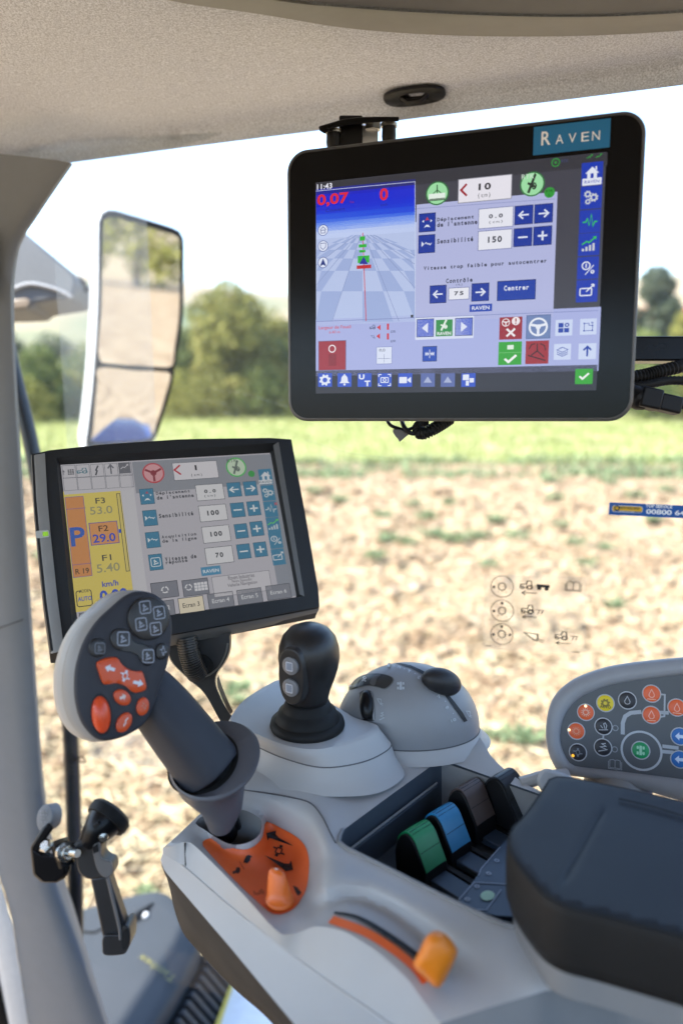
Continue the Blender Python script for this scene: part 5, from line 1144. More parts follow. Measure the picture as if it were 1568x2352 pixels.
tileB(582, 316, 662, 388, 'antw'); U.icon('antl', 596, 320, 648, 356, 'b3353c', 5); U.text('Déplacement', 668, 322, 842, 342, tt, 3, mono=True, bold=.032); U.text("de l'antenne", 672, 342, 862, 362, tt, 3, mono=True, bold=.032); fieldB(868, 295, 1020, 364, '0.0', '(cm)'); tileB(1028, 284, 1108, 350, 'left'); tileB(1112, 278, 1190, 344, 'right')
tileB(598, 426, 678, 498, 'wave'); U.text('Sensibilité', 683, 434, 860, 456, tt, 3, mono=True, bold=.032); fieldB(884, 402, 1036, 470, '100'); tileB(1046, 388, 1126, 454, 'minus'); tileB(1130, 380, 1206, 446, 'plus')
tileB(612, 538, 692, 610, 'wave'); U.text('Acquisition', 697, 543, 876, 564, tt, 3, mono=True, bold=.032); U.text('de la ligne', 700, 564, 878, 586, tt, 3, mono=True, bold=.032); fieldB(900, 510, 1052, 578, '100'); tileB(1066, 496, 1142, 562, 'minus'); tileB(1146, 484, 1222, 550, 'plus')
tileB(628, 652, 706, 724, 'boxlift'); U.text('Vitesse de', 714, 654, 876, 676, tt, 3, mono=True, bold=.032); U.text('réponse', 718, 676, 830, 698, tt, 3, mono=True, bold=.032); fieldB(916, 618, 1068, 686, '70'); tileB(1078, 600, 1156, 666, 'minus'); tileB(1164, 590, 1240, 656, 'plus')
U.rect(896, 716, 1002, 748, '3a7ca0', 2); U.text('RAVEN', 908, 724, 990, 742, 'd4dce2', 4, bold=.02)
for y, ic, c in ((252, 'house', 'c9cfd2'), (335, 'gears', 'b9c2c6'), (418, 'pulse', 'b9c2c6'), (500, 'chart', 'b9c2c6'), (578, 'one', 'c9cfd2'), (662, 'export', 'c9cfd2')):
    xo = 1228 + (y - 252) * .16
    U.rect(xo - 40, y - 38, xo + 40, y + 36, TB, 2); U.icon(ic, xo - 30, y - 28, xo + 30, y + 24, c, 4)
    if ic == 'chart': U.icon('trend', xo - 32, y - 32, xo + 30, y + 14, '55c24a', 5)
    if ic == 'house': U.rect(xo - 36, y + 18, xo + 36, y + 34, 'c9cfd2', 5); U.text('RAVEN', xo - 32, y + 20, xo + 32, y + 32, '2a4a58', 6)
    if ic == 'pulse': U.icon('cross', xo + 14, y - 38, xo + 36, y - 18, 'c23a3a', 5)
# soft keys
for a, b, c, d in ((640, 798, 786, 862), (800, 784, 942, 848)):
    U.rect(a, b, c, d, '6d7078', 2); U.frame(a, b, c, d, '33353b', 3, .0006)
U.icon('cycle', 690, 808, 738, 852, 'd0d0d2', 4); U.icon('cycle', 812, 796, 858, 838, 'd0d0d2', 4); U.icon('grid12', 862, 788, 934, 836, 'd0d0d2', 4)
U.rect(952, 766, 1262, 830, 'bdbbbf', 2); U.frame(952, 766, 1262, 830, '55575e', 3, .0004); U.text('Raven Industries', 1036, 752, 1172, 772, '3a3a40', 4); U.text('Non-Specific', 1056, 774, 1160, 792, '3a3a40', 4); U.text('Vehicle Navigation', 1034, 790, 1188, 812, '3a3a40', 4)
for a, b, c, d, t, on in ((780, 876, 918, 936, 'Ecran 3', 1), (930, 854, 1070, 912, 'Ecran 4', 0), (1080, 834, 1216, 892, 'Ecran 5', 0), (1228, 812, 1362, 868, 'Ecran 6', 0), (635, 896, 768, 958, '2', 0), (275, 950, 420, 1010, ' 1', 0), (440, 925, 590, 985, ' 1', 0)):
    U.rect(a, b, c, d, 'd8ccae' if on else '6f727a', 2); U.frame(a, b, c, d, '3a3c42', 3, .0006)
    if t == '2': U.text('Ecran 2', 652, 914, 740, 936, 'cfd0d2', 4, bold=.01)
    elif 'E' in t: U.text(t, a + 24, b + 18, c - 26, d - 18, '3c3a34' if on else 'cfd0d2', 4, bold=.01)
# post with cup and spring cable behind the lever
ps = thing('monitor_post', 'black curved post with open cup carrying the armrest monitor', 'post', pt(520, 1680, .73))
k4 = 220 / 1568 * .98
def m4(x, y, d): return pt(372.4 + x * k4, 1411.2 + y * k4, d)
cp = [(60, 420), (1080, 300), (1150, 330), (1155, 520), (1120, 680), (1040, 830), (940, 960), (900, 1080), (910, 1200), (960, 1330), (1050, 1520), (1150, 1680), (1230, 1800), (1060, 1900), (900, 1650), (760, 1400), (640, 1250), (480, 1120), (330, 980), (160, 800), (80, 600)]
cpc = catmull(cp, 70, True)
mk('post_shell', loft([[m4(x, y, .762) for x, y in cpc], [m4(x + (600 - x) * -.0, y, .735) for x, y in cpc], [m4(x + (600 - x) * .05, y + (900 - y) * .04, .727) for x, y in cpc]]), mat('post_black', (.020, .021, .023), .42, var=.1), ps, smooth=50)
hl_ = catmull([(430, 900), (470, 760), (560, 670), (680, 670), (800, 740), (860, 860), (820, 960), (700, 1020), (560, 1010), (460, 960)], 36, True)
mk('cable_hole', prism([m4(x, y, .7255) for x, y in hl_], FW * .002), mat('deep_black', (.003, .003, .003), .7), ps)
mk('rim_line', tube(catmull3([m4(480, 1070, .726), m4(640, 1055, .725), m4(800, 1000, .725), m4(950, 870, .726), m4(1060, 650, .727), m4(1100, 480, .727)], 24), .0010, 6), mat('pale_edge', (.16, .15, .13), .5), ps)  # paler line along the cup rim
mk('beige_edge', loft([[m4(x, y, .765) for x, y in ((940, 1010), (1000, 1200), (1080, 1400), (1185, 1620))], [m4(x, y, .765) for x, y in ((915, 1080), (925, 1210), (1010, 1420), (1130, 1680))]], closed=False), mat('beige_plastic', (.50, .40, .28), .5), ps)
npt = 120; cc = catmull3([m4(410, 380, .712), m4(460, 650, .712), m4(520, 850, .714), m4(600, 1000, .722)], npt)
mk('spring_cable', tube(cc, [.0105 * (1 if (i % 6) < 3 else .84) for i in range(npt)], 16), mat('cable_black', (.035, .034, .033), .35), label='ribbed black cable dropping into the monitor post cup', cat='cable', smooth=30)
# ================================================================== armrest console
AF = Vector((-.68, .733, 0)); AR = Vector((.733, .68, 0)); AU = Vector((0, 0, 1))     # forward, outward, up of the armrest
def closed_param(P, n):
    P = np.array([tuple(p) for p in P], float); m = len(P); out = []
    for s in np.linspace(0, m, n, endpoint=False):
        i = int(s); t = s - i; p0, p1, p2, p3 = P[(i - 1) % m], P[i % m], P[(i + 1) % m], P[(i + 2) % m]
        out.append(0.5 * (2 * p1 + (p2 - p0) * t + (2 * p0 - 5 * p1 + 4 * p2 - p3) * t * t + (3 * p1 - p0 - 3 * p2 + p3) * t ** 3))
    return out
con_ = thing('armrest_console', 'light grey plastic armrest console with orange panel and lever pocket', 'console', pz(760, 2350, -.47))
E0 = [(425, 1934, -.377), (450, 1945, -.377), (545, 2040, -.377), (634, 2137, -.377), (665, 2146, -.3775), (697, 2138, -.374), (728, 2128, -.368), (790, 2140, -.364), (843, 2171, -.366), (870, 2190, -.368), (932, 2246, -.373), (963, 2287, -.378), (1010, 2350, -.385)]
E0c = catmull(E0, 60)
far = [(1010, 2350, -.385), (1120, 2315, -.374), (1235, 2281, -.365), (1300, 2262, -.362), (1420, 2235, -.36), (1500, 2120, -.357), (1420, 1950, -.357), (1330, 1850, -.357), (1260, 1828, -.357), (1200, 1797, -.356), (1150, 1762, -.353), (1120, 1728, -.349), (1108, 1700, -.346), (1090, 1680, -.345), (1000, 1650, -.345), (900, 1640, -.345), (800, 1645, -.348), (700, 1640, -.35), (600, 1650, -.352), (530, 1690, -.352)]
nose = [(530, 1690, -.352), (518, 1720, -.353), (510, 1760, -.357), (500, 1800, -.362), (465, 1864, -.372), (447, 1881, -.374), (405, 1921, -.3765), (387, 1937, -.378), (374, 1948, -.386)]
outer = [tuple(p) for p in E0c[:-1]] + [tuple(p) for p in polyline(far, 70)[:-1]] + [tuple(p) for p in polyline(nose, 26)] + [(395, 1945, -.381)]
hole1 = [tuple(p) for p in catmull([(449, 1890, -.375), (470, 1906, -.376), (500, 1926, -.377), (530, 1939, -.377), (560, 1938, -.377), (588, 1925, -.375), (601, 1903, -.373), (598, 1882, -.370), (575, 1866, -.368), (545, 1858, -.368), (505, 1860, -.370), (470, 1872, -.373)], 44, True)]
rimz = -.357
pk = [(779, 1928, rimz), (786, 1908, rimz), (900, 1824, rimz), (1000, 1752, rimz), (1020, 1746, rimz), (1080, 1768, rimz), (1159, 1796, rimz), (1245, 1826, rimz), (1330, 1862, rimz), (1360, 1960, rimz), (1300, 2110, rimz), (1200, 2128, rimz), (1150, 2118, rimz), (1026, 2062, rimz), (901, 1999, rimz), (807, 1951, rimz)]
hole2 = [tuple(p) for p in polyline(pk + [pk[0]], 110)[:-1]]
dec = catmull([(612, 1886), (650, 1903), (681, 1921), (700, 1940), (708, 1960), (711, 1987), (706, 2037), (690, 2070), (675, 2088), (653, 2099), (634, 2101), (612, 2090), (540, 2024), (472, 1951), (464, 1937), (468, 1929), (484, 1925), (509, 1937), (540, 1949), (572, 1949), (598, 1930), (607, 1906)], 80, True)
decz = [(x, y, -.381) for x, y in dec]
crest = catmull([(548, 1822, -.357), (615, 1834, -.357), (690, 1856, -.357), (713, 1882, -.358), (730, 1920, -.3585), (750, 1957, -.3585), (776, 1970, -.3585), (870, 2015, -.3585), (995, 2081, -.359), (1120, 2143, -.360), (1148, 2160, -.360), (1182, 2215, -.361), (1225, 2268, -.363)], 60)
lip = [(x + (12 if i < 40 else -4), y - 10, z - .0005) for i, (x, y, z) in enumerate(E0c[3:30])]
HC = catmull([(748, 2046, -.363), (792, 2034, -.3605), (838, 2038, -.3605), (901, 2062, -.3605), (963, 2100, -.3615), (1030, 2145, -.364), (1075, 2190, -.369)], 30)
CH = catmull([(752, 2085, -.371), (800, 2068, -.3695), (850, 2080, -.3695), (910, 2112, -.3705), (965, 2155, -.373), (1015, 2210, -.379)], 30)
LPc = catmull([(752, 2100, -.3685), (800, 2082, -.3665), (850, 2094, -.3665), (905, 2124, -.368), (955, 2165, -.371), (1000, 2215, -.376)], 30)
deck = patch(outer, [decz + [decz[0]], crest, HC, CH, LPc], [hole1, hole2], step=11, extra=[(720, 2000, -.374), (735, 2070, -.374), (715, 2100, -.377), (830, 1880, -.356), (760, 1850, -.355), (640, 1830, -.3555), (1130, 2240, -.368)])
DZ = LASTF[0]
deckv = mk('deck', deck, GREY, con_, smooth=40)
def dz(x, y): return float(DZ([(x, y)])[0])
def drape(poly, lift, step=12):
    return patch([(x, y, dz(x, y) + lift) for x, y in poly], step=step, zfun=lambda q: DZ(q) + lift)
def wall(ring, down, inset=0.0, n=6, shrink=1.0):
    top = [pz(*p) for p in ring]; c = sum(top, Vector()) / len(top); rows = [top]
    for k in range(1, n + 1):
        f = k / n; rows.append([Vector((c.x + (p.x - c.x) * (1 - inset * f), c.y + (p.y - c.y) * (1 - inset * f), p.z + (down - 0) * -f if False else p.z - down * f)) for p in top])
    return rows
# pocket: bevelled rim, walls, floor
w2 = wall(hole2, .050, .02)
mk('pocket_wall', loft(w2, cap0=False, cap1=False), POCKET, con_, smooth=40)
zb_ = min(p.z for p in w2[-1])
mk('pocket_floor', ([Vector((p.x, p.y, zb_ + .0005)) for p in w2[-1]], [tuple(range(len(w2[-1])))]), POCKET, con_, smooth=0)
ftop = [pz(x, y, rimz - .0005) for x, y in ((1016, 1749), (1080, 1771), (1159, 1799), (1245, 1829), (1328, 1864))]
mk('pocket_far_wall', loft([[p + AR * -.0012 for p in ftop], [p + AR * -.002 + Vector((0, 0, -.047)) for p in ftop]], closed=False), GREY2, con_, smooth=180)
fa_, fb_ = pz(790, 1912, rimz), pz(1008, 1755, rimz)
for dz0, m_ in ((-.017, GREY2), (-.020, POCKET)):
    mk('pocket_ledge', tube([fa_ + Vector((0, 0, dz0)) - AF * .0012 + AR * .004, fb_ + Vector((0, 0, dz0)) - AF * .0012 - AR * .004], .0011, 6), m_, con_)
rimr = catmull3([pz(x, y, rimz + .0002) for x, y in ((786, 1906), (779, 1926), (790, 1944), (901, 2000), (1026, 2063), (1150, 2120), (1205, 2130))], 40)
mk('pocket_rim', tube(rimr, .0016, 8), GREY2, con_, smooth=180)
seam = catmull3([pz(x, y, dz(x, y) + .0002) for x, y in ((548, 1813), (615, 1822), (671, 1832), (713, 1845), (739, 1875), (758, 1912), (771, 1936))], 40)
mk('deck_joint', tube(seam, .0006, 6), JOINT, con_, smooth=180)
w1 = wall(hole1, .045, .25)
mk('lever_well', loft(w1, cap0=False, cap1=True), GREY2, con_, smooth=40)
w1b = [[p + Vector((0, 0, -.0)) for p in w1[-2]]]
mk('well_floor', ([Vector((p.x, p.y, w1[-1][0].z + .004)) for p in w1[-1]], [tuple(range(len(w1[-1])))]), BLACK, con_, smooth=0)
# inner side of the armrest, seam and dark lower shell
N = 60
top_ = [(374, 1948, -.386), (395, 1945, -.381)] + E0[0:]
S_ = catmull(top_, N)
seamc = catmull([(374, 1960, -.391), (392, 1972, -.392), (425, 1993, -.392), (520, 2075, -.393), (640, 2170, -.394), (745, 2248, -.395), (843, 2316, -.397), (901, 2356, -.400), (990, 2420, -.408)], N)
bot = catmull([(369, 1975, -.398), (376, 1995, -.402), (390, 2014, -.405), (455, 2090, -.409), (528, 2175, -.412), (600, 2262, -.415), (675, 2352, -.418), (740, 2430, -.421), (800, 2500, -.424)], N)
mk('side_upper', loft([[pz(*p) for p in S_], [pz(*p) for p in seamc]], closed=False), GREY, con_, smooth=180)
mk('side_lower', loft([[pz(*p) for p in seamc], [pz(*p) for p in (seamc * .45 + bot * .55)], [pz(*p) for p in bot]], closed=False), GREY, con_, smooth=180)
mk('side_joint', tube([pz(p[0], p[1], p[2]) for p in seamc[4:]], .0009, 6), PALESEAM, con_, smooth=180)  # pale bead: the seam's highlight put into its colour
mk('nose_joint', tube([pz(x, y, z) for x, y, z in ((425, 1936, -.377), (426, 1960, -.384), (427, 1990, -.391))], .0007, 6), DARK, con_)
low = catmull([(372, 1990, -.405), (388, 2031, -.424), (400, 2087, -.452), (418, 2137, -.470), (443, 2171, -.475), (528, 2262, -.475), (606, 2331, -.474), (650, 2380, -.474), (720, 2460, -.474)], N)
mk('lower_shell', loft([[pz(*p) + AR * .002 for p in bot], [pz(*(bot[i] * .5 + low[i] * .5)) for i in range(N)], [pz(*p) for p in low], [pz(*p) + AR * .05 + Vector((0, 0, -.01)) for p in low]], closed=False), DARK, con_, smooth=180)
# rear wall below the deck edge (shade under the arm pad put in as darker grey)
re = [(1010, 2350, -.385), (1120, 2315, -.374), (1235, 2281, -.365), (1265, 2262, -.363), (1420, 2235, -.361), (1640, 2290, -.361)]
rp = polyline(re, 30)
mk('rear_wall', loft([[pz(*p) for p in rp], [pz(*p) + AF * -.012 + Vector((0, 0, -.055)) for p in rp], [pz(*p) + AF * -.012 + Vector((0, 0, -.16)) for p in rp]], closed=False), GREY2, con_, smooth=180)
mk('rear_joint', tube([pz(1262, 2262, -.362), pz(1252, 2290, -.372), pz(1240, 2360, -.392), pz(1235, 2420, -.41)], .0012, 6), PALESEAM, con_)
# orange decal with printed marks
dec_in = [(x + (595 - x) * .012, y + (1990 - y) * .012) for x, y in dec]
decal = mk('orange_decal', drape(dec_in, .0006), ORANGE, con_, smooth=180)
k8 = 260 / 1568 * .98
def mark(name, pts, col=BLACKPR, lift=.0012):
    P = [pz(490 + x * k8, 1862 + y * k8, dz(490 + x * k8, 1862 + y * k8) + lift) for x, y in pts]
    return mk(name, (P, [tuple(range(len(P)))]), col, decal, smooth=0, fixn=False)
mark('printed_arrow', [(748, 318), (885, 282), (880, 330), (920, 380), (1130, 498), (1010, 460), (840, 400), (790, 385), (768, 425)])
mark('printed_arrow', [(725, 630), (1000, 745), (1070, 750), (1098, 705), (1125, 835), (1020, 852), (960, 800)])
mark('printed_arrow', [(1125, 1058), (1180, 1080), (1245, 1160), (1195, 1200), (1160, 1150)])
def imark(name, k_, cx, cy, wx, wy, ang, col=BLACKPR):
    V, Fc = G(k_); ca, sa = math.cos(ang), math.sin(ang); P = []
    for p in V:
        x, y = cx + (p[0] * ca - p[1] * sa) * wx, cy - (p[0] * sa + p[1] * ca) * wy; X_, Y_ = 490 + x * k8, 1862 + y * k8; P.append(pz(X_, Y_, dz(X_, Y_) + .0012))
    mk(name, (P, Fc), col, decal, smooth=0, fixn=False)
imark('printed_symbol', 'gearsq', 925, 565, 105, 95, R(-25))
mark('printed_hare', [(425, 735), (440, 690), (462, 645), (500, 622), (535, 640), (550, 655), (525, 665), (522, 705), (490, 735), (470, 745), (455, 735)])
mark('printed_tortoise', [(265, 868), (285, 850), (312, 848), (325, 808), (350, 795), (375, 805), (382, 845), (365, 880), (340, 888), (325, 875), (300, 890), (275, 895)])
mark('printed_bar', [(365, 715), (378, 715), (445, 830), (432, 830)], ink('c2511c'))
for a in range(6):
    t = a / 5; mark('printed_symbol', [(560 + 130 * t, 1140 + 30 * math.sin(t * 6)), (590 + 130 * t, 1130 + 30 * math.sin(t * 6)), (600 + 120 * t, 1180 + 20 * math.sin(t * 6)), (575 + 120 * t, 1190)], ink('c2511c'), .0011)
# slider slot and its orange scale
def strip(name, a, b, m, lift):
    A = catmull(a, 24); B = catmull(b, 24)
    return mk(name, loft([[pz(x, y, dz(x, y) + lift) for x, y in A], [pz(x, y, dz(x, y) + lift) for x, y in B]], closed=False), m, con_, smooth=180)
strip('slider_slot', [(768, 2093), (823, 2103), (885, 2136), (960, 2188), (1000, 2225)], [(766, 2098), (820, 2110), (880, 2146), (953, 2199), (990, 2236)], mat('deep_black', (.003, .003, .003), .7), .0012)
strip('orange_scale', [(766, 2103), (839, 2130), (905, 2170), (955, 2212), (985, 2250)], [(753, 2119), (832, 2149), (896, 2188), (944, 2228), (970, 2262)], ORANGE, .0011)

# ------------------------------------------------------------------ joystick platform
T = [(530, 1655), (536, 1638), (563, 1606), (615, 1573), (645, 1562), (690, 1577), (784, 1630), (815, 1648), (852, 1660), (868, 1668), (860, 1682), (805, 1704), (728, 1721), (653, 1711), (578, 1681), (545, 1667)]
ztop = -.318
Tw = [pz(x, y, ztop) for x, y in T]; tc_ = sum(Tw, Vector()) / 16
def outw(i, dist, z):
    d = Tw[i] - tc_; d.z = 0; d.normalize(); p = Tw[i] + d * dist; p.z = CAMH + z; return p
def ringP(near, dist, z):
    return [pz(near[i][0], near[i][1], z) if i in near else outw(i, dist, z) for i in range(16)]
R1 = [p + (p - tc_) * .035 + Vector((0, 0, -.004)) for p in Tw]
Sg = ringP({0: (523, 1670), 9: (897, 1706), 10: (885, 1725), 11: (830, 1750), 12: (740, 1762), 13: (653, 1741), 14: (593, 1715), 15: (545, 1690)}, .006, -.333)
Kg = ringP({0: (522, 1695), 9: (905, 1733), 10: (900, 1757), 11: (845, 1790), 12: (740, 1795), 13: (650, 1776), 14: (590, 1750), 15: (545, 1719)}, .008, -.3455)
Bg = ringP({0: (512, 1722), 9: (922, 1762), 10: (922, 1790), 11: (858, 1824), 12: (740, 1829), 13: (635, 1815), 14: (570, 1788), 15: (530, 1757)}, .014, -.3535)
cpz = lambda P: [Vector(p) for p in closed_param(P, 80)]
def mixr(A, B, f): return [a.lerp(b, f) for a, b in zip(A, B)]
Tc, R1c, Sc, Kc, Bc = cpz(Tw), cpz(R1), cpz(Sg), cpz(Kg), cpz(Bg)
shrk = lambda P, s: [tc_ + (p - tc_) * s for p in P]
mk('joystick_base', loft([shrk(Tc, .05), shrk(Tc, .6), shrk(Tc, .90), Tc, mixr(Tc, R1c, .55), R1c, mixr(R1c, Sc, .5), Sc]), GREY, con_, smooth=60)
mk('joystick_skirt', loft([[p + Vector((0, 0, -.0008)) for p in Sc], Kc, mixr(Kc, Bc, .6), Bc], cap0=False, cap1=False), GREY, con_, smooth=60)
mk('base_joint', tube([p + Vector((0, 0, -.0004)) for p in Sc + [Sc[0]]], .0006, 6), JOINT, con_)

# joystick
jb = pz(706, 1667, ztop)
joy = thing('joystick', 'black egg-shaped joystick with two grey buttons on a ribbed boot', 'joystick', jb)
mk('boot', lathe(jb, (0, 0, 1), [(.0335, -.001), (.0345, .002), (.0335, .006), (.0300, .008), (.0300, .009), (.0275, .012), (.0262, .0155), (.0235, .017), (.0232, .018), (.0215, .021), (.0200, .0245), (.0182, .026)], 56), RUBBER, joy, smooth=60)
gt = jb + Vector((.0005, 0, 0))
prof = [(.0180, .024), (.0186, .030), (.0205, .038), (.0240, .048), (.0268, .058), (.0279, .067), (.0272, .077), (.0240, .0865), (.0180, .0935), (.0100, .0972), (.0008, .0982)]
mk('grip', lathe(gt, Vector((.02, 0, 1)), prof, 48, 1.0, 1.0), mat('joystick_black', (.016, .016, .017), .38, var=.1, bump=.1, bscale=2600), joy, smooth=180)
jd = (C0 - gt); jd.z = 0; jd.normalize(); jd = (jd + Vector((-.45, 0, 0))).normalized()
def jpt(px, py, lift=0):     # point of the grip's front nearest to the viewer along a ray
    r = ray(px, py).normalized(); best = None
    for rad, h in zip(np.interp(np.linspace(1, 0, 200), np.linspace(0, 1, len(prof)), [p[0] for p in prof]), np.interp(np.linspace(1, 0, 200), np.linspace(0, 1, len(prof)), [p[1] for p in prof])):
        zc_ = gt.z + h; t = (zc_ - C0.z) / r.z; p = C0 + r * t; c = Vector((gt.x + .02 * h, gt.y, zc_)); d = (Vector((p.x, p.y, zc_)) - c).length - rad
        if best is None or d < best[0] and False: best = (d, p, c)
        if d <= 0: 
            if best[0] > 0 or True: best = (d, p, c); break
        elif d < best[0]: best = (d, p, c)
    n = best[1] - best[2]; n.normalize(); return best[1] + n * lift, n
GBTN = mat('joystick_button_grey', (.20, .20, .21), .4)
pl, nl_ = jpt(672, 1552)
jf = Frame(pl + nl_ * .0035, AU.cross(nl_), AU)
mk('button_plate', loft([[jf.P(x, y, h) for x, y in oval(0, 0, .0135 * s, .027 * s, 40, 2.4)] for s, h in ((1.0, -.010), (1.0, -.0022), (.93, -.0005), (.9, -.0005))]), mat('joystick_plate', (.022, .022, .023), .42), joy, smooth=50)
for yy_, px, py in ((.0105, 668, 1529), (-.0105, 668, 1579)):
    u_, v_ = jf.uv(px, py); c = jf.P(u_, v_, -.0008)
    bt = mk('button', lathe(c, jf.n, [(.0080, 0), (.0080, .0022), (.0068, .0030), (.0001, .0032)], 28), GBTN, joy)
    f2 = Frame(jf.P(u_, v_, .0026), jf.ex, jf.ey)
    mk('button_icon', ([f2.P(x.x * .0046, x.y * .0052, .0001) for x in G('square')[0]], G('square')[1]), ink('c8ccd4'), bt, smooth=0, fixn=False)
    mk('button_icon', ([f2.P(x * .0026, y * .003, .0002) for x, y in ((-1, -1), (1, -1), (1, 1), (-1, 1))], [(0, 1, 2, 3)]), ink('8f97a6'), bt, smooth=0, fixn=False)

# ------------------------------------------------------------------ domed hitch control
ec = pz(936, 1668, -.3425); er = Vector((.0705, .048, .0645))
dome = thing('hitch_control_dome', 'grey domed control pod with scale marks and a sliding black knob', 'control pod', ec)
DOMEM = mat('dome_grey_plastic', (.27, .275, .285), .42, var=.05, bump=.12, bscale=2600)
dprof = [(math.cos(t), math.sin(t)) for t in np.linspace(-.18, math.pi / 2 - .001, 26)]
rings = [[ec + Vector((er.x * c * math.cos(a), er.y * c * math.sin(a), er.z * s)) for a in np.linspace(0, 2 * math.pi, 72, endpoint=False)] for c, s in dprof]
mk('dome', loft(rings, cap0=False), DOMEM, dome, smooth=180)
fl_ = [[ec + Vector((er.x * k * math.cos(a), er.y * k * math.sin(a), h)) for a in np.linspace(0, 2 * math.pi, 72, endpoint=False)] for k, h in ((1.0, -.0012), (1.015, -.0014), (1.05, -.008), (1.16, -.013))]
mk('dome_foot', loft(fl_, cap0=False, cap1=False), GREY, dome, smooth=180)
mk('dome_joint', tube([p + Vector((0, 0, .0006)) for p in fl_[0] + [fl_[0][0]]], .0006, 6), JOINT, dome)
def dpt(px, py, lift=0):
    r = ray(px, py); o = C0 - ec; a = sum((r[i] / er[i]) ** 2 for i in range(3)); b = 2 * sum(r[i] * o[i] / er[i] ** 2 for i in range(3)); c = sum((o[i] / er[i]) ** 2 for i in range(3)) - 1
    D = b * b - 4 * a * c; t = (-b - math.sqrt(max(D, 0))) / (2 * a); p = C0 + r * t; q = p - ec
    n = Vector((q.x / er.x ** 2, q.y / er.y ** 2, q.z / er.z ** 2)).normalized(); return p + n * lift
kd = 380 / 1568 * .98
def dz_(x, y, l=.0): return dpt(764.4 + x * kd, 1489.6 + y * kd, l)
def dpatch(name, pts, m, lift, par=None, smooth=True):
    P = catmull(pts, 40, True) if smooth else polyline(list(pts) + [pts[0]], 41)[:-1]
    c = P.mean(0); rows = [[dz_(*(c + (p - c) * s), lift) for p in P] for s in (1, .75, .5, .25, .02)]
    return mk(name, loft(rows, cap0=False), m, par or dome, smooth=180)
DB = mat('deep_black', (.003, .003, .003), .7)
win = [(165, 395), (175, 360), (240, 290), (330, 255), (450, 250), (540, 270), (582, 300), (560, 345), (500, 390), (440, 375), (340, 360), (250, 375)]
dpatch('dial_window_rim', [(x + (370 - x) * -.05, y + (320 - y) * -.10) for x, y in win], mat('dome_recess_grey', (.17, .17, .17), .5), .0004)
dpatch('dial_window', win, mat('dial_dark', (.028, .03, .032), .35), .0009)
dpatch('dial_facet', [(362, 340), (385, 285), (420, 262), (465, 262), (430, 300), (405, 365)], mat('dial_facet', (.10, .10, .10), .3), .0013)
dpatch('dial_facet', [(200, 370), (215, 330), (255, 300), (275, 300), (245, 340), (235, 375)], mat('dial_facet', (.10, .10, .10), .3), .0013)
def dtext(t, cx, cy, wd, hg, ang, m=WHITEPR):
    V, Fc = text_mesh(t, .02); Q = (V[:, :2] - (V.min(0)[:2] + V.max(0)[:2]) / 2) / (V.max(0)[:2] - V.min(0)[:2]); ca, sa = math.cos(ang), math.sin(ang)
    mk('scale_mark', ([dz_(cx + (p[0] * wd) * ca - (-p[1] * hg) * sa, cy + (p[0] * wd) * sa + (-p[1] * hg) * ca, .0016) for p in Q], Fc), m, dome, smooth=0, fixn=False)
dtext('30', 312, 305, 50, 34, R(-80)); dtext('1', 178, 370, 30, 10, R(0))
PALE = ink('b9bfc4')
for t, x, y, a in (('1', 545, 172, 20), ('2', 640, 190, 20), ('4', 735, 228, 28), ('6', 825, 285, 32), ('7', 1018, 465, 40), ('9', 1095, 572, 45), ('10', 1155, 690, 50)): dtext(t, x, y, 34 if t != '10' else 50, 28, R(a - 90 if t != '10' else -20), PALE)
for x, y in ((590, 178), (690, 205), (790, 250), (1080, 512), (1155, 628)): dpatch('scale_dot', circ(x, y, 5, 8), PALE, .0012)
for nm_, k_, x, y, wx, wy in (('printed_symbol', 'car', 655, 365, 46, 40), ('printed_symbol', 'bucket', 458, 515, 30, 44), ('printed_symbol', 'zig', 475, 655, 28, 40), ('printed_symbol', 'bucket', 1303, 632, 30, 44)):
    V, Fc = G(k_); mk(nm_, ([dz_(x + p[0] * wx, y - p[1] * wy, .0012) for p in V], Fc), PALE, dome, smooth=0, fixn=False)
dpatch('wheel_recess', [(262, 432), (300, 408), (345, 405), (385, 420), (412, 692), (380, 702), (290, 695)], DB, .0006, smooth=False)
dpatch('wheel_cheek', [(362, 420), (386, 420), (412, 692), (390, 692)], mat('cheek_grey', (.22, .225, .24), .4), .0012, smooth=False)
dpatch('wheel_cheek', [(262, 432), (284, 425), (298, 692), (284, 692)], mat('cheek_grey2', (.12, .12, .13), .4), .0012, smooth=False)
tw = [dz_(325 + 12 * t, 425 + 255 * t, .0005) for t in np.linspace(0, 1, 12)]
mk('thumb_wheel', tube(tw, [.0028 + .0042 * math.sin(math.pi * min(1, max(0, t))) ** .5 for t in np.linspace(.03, .97, 12)], 16), SATIN, dome, smooth=180)
sl1 = [dz_(x, y, .0008) for x, y in ((600, 152), (700, 172), (800, 215), (880, 262), (960, 320), (1050, 420), (1140, 540), (1210, 640), (1262, 712))]
sl2 = [dz_(x, y, .0008) for x, y in ((650, 146), (750, 168), (842, 208), (920, 250), (1000, 305), (1090, 420), (1176, 525), (1248, 620), (1292, 698))]
mk('slider_slot', loft([sl1, sl2], closed=False), mat('slot_dark', (.012, .013, .014), .5), dome, smooth=180)
kc = dz_(1030, 345, .004); kx = (dz_(1220, 400, .002) - dz_(830, 310, .002)); kx.normalize(); kn_ = (kc - ec).normalized(); ky = kn_.cross(kx).normalized(); kx = ky.cross(kn_)
rings = []
for t in np.linspace(-.35, math.pi / 2 - .01, 12): rings.append([kc + kx * (.0205 * math.cos(t) * math.cos(a)) + ky * (.0125 * math.cos(t) * math.sin(a)) + kn_ * (.0135 * math.sin(t)) for a in np.linspace(0, 2 * math.pi, 32, endpoint=False)])
mk('sliding_knob', loft(rings), mat('knob_matte_black', (.018, .018, .02), .5, bump=.1), dome, smooth=180)

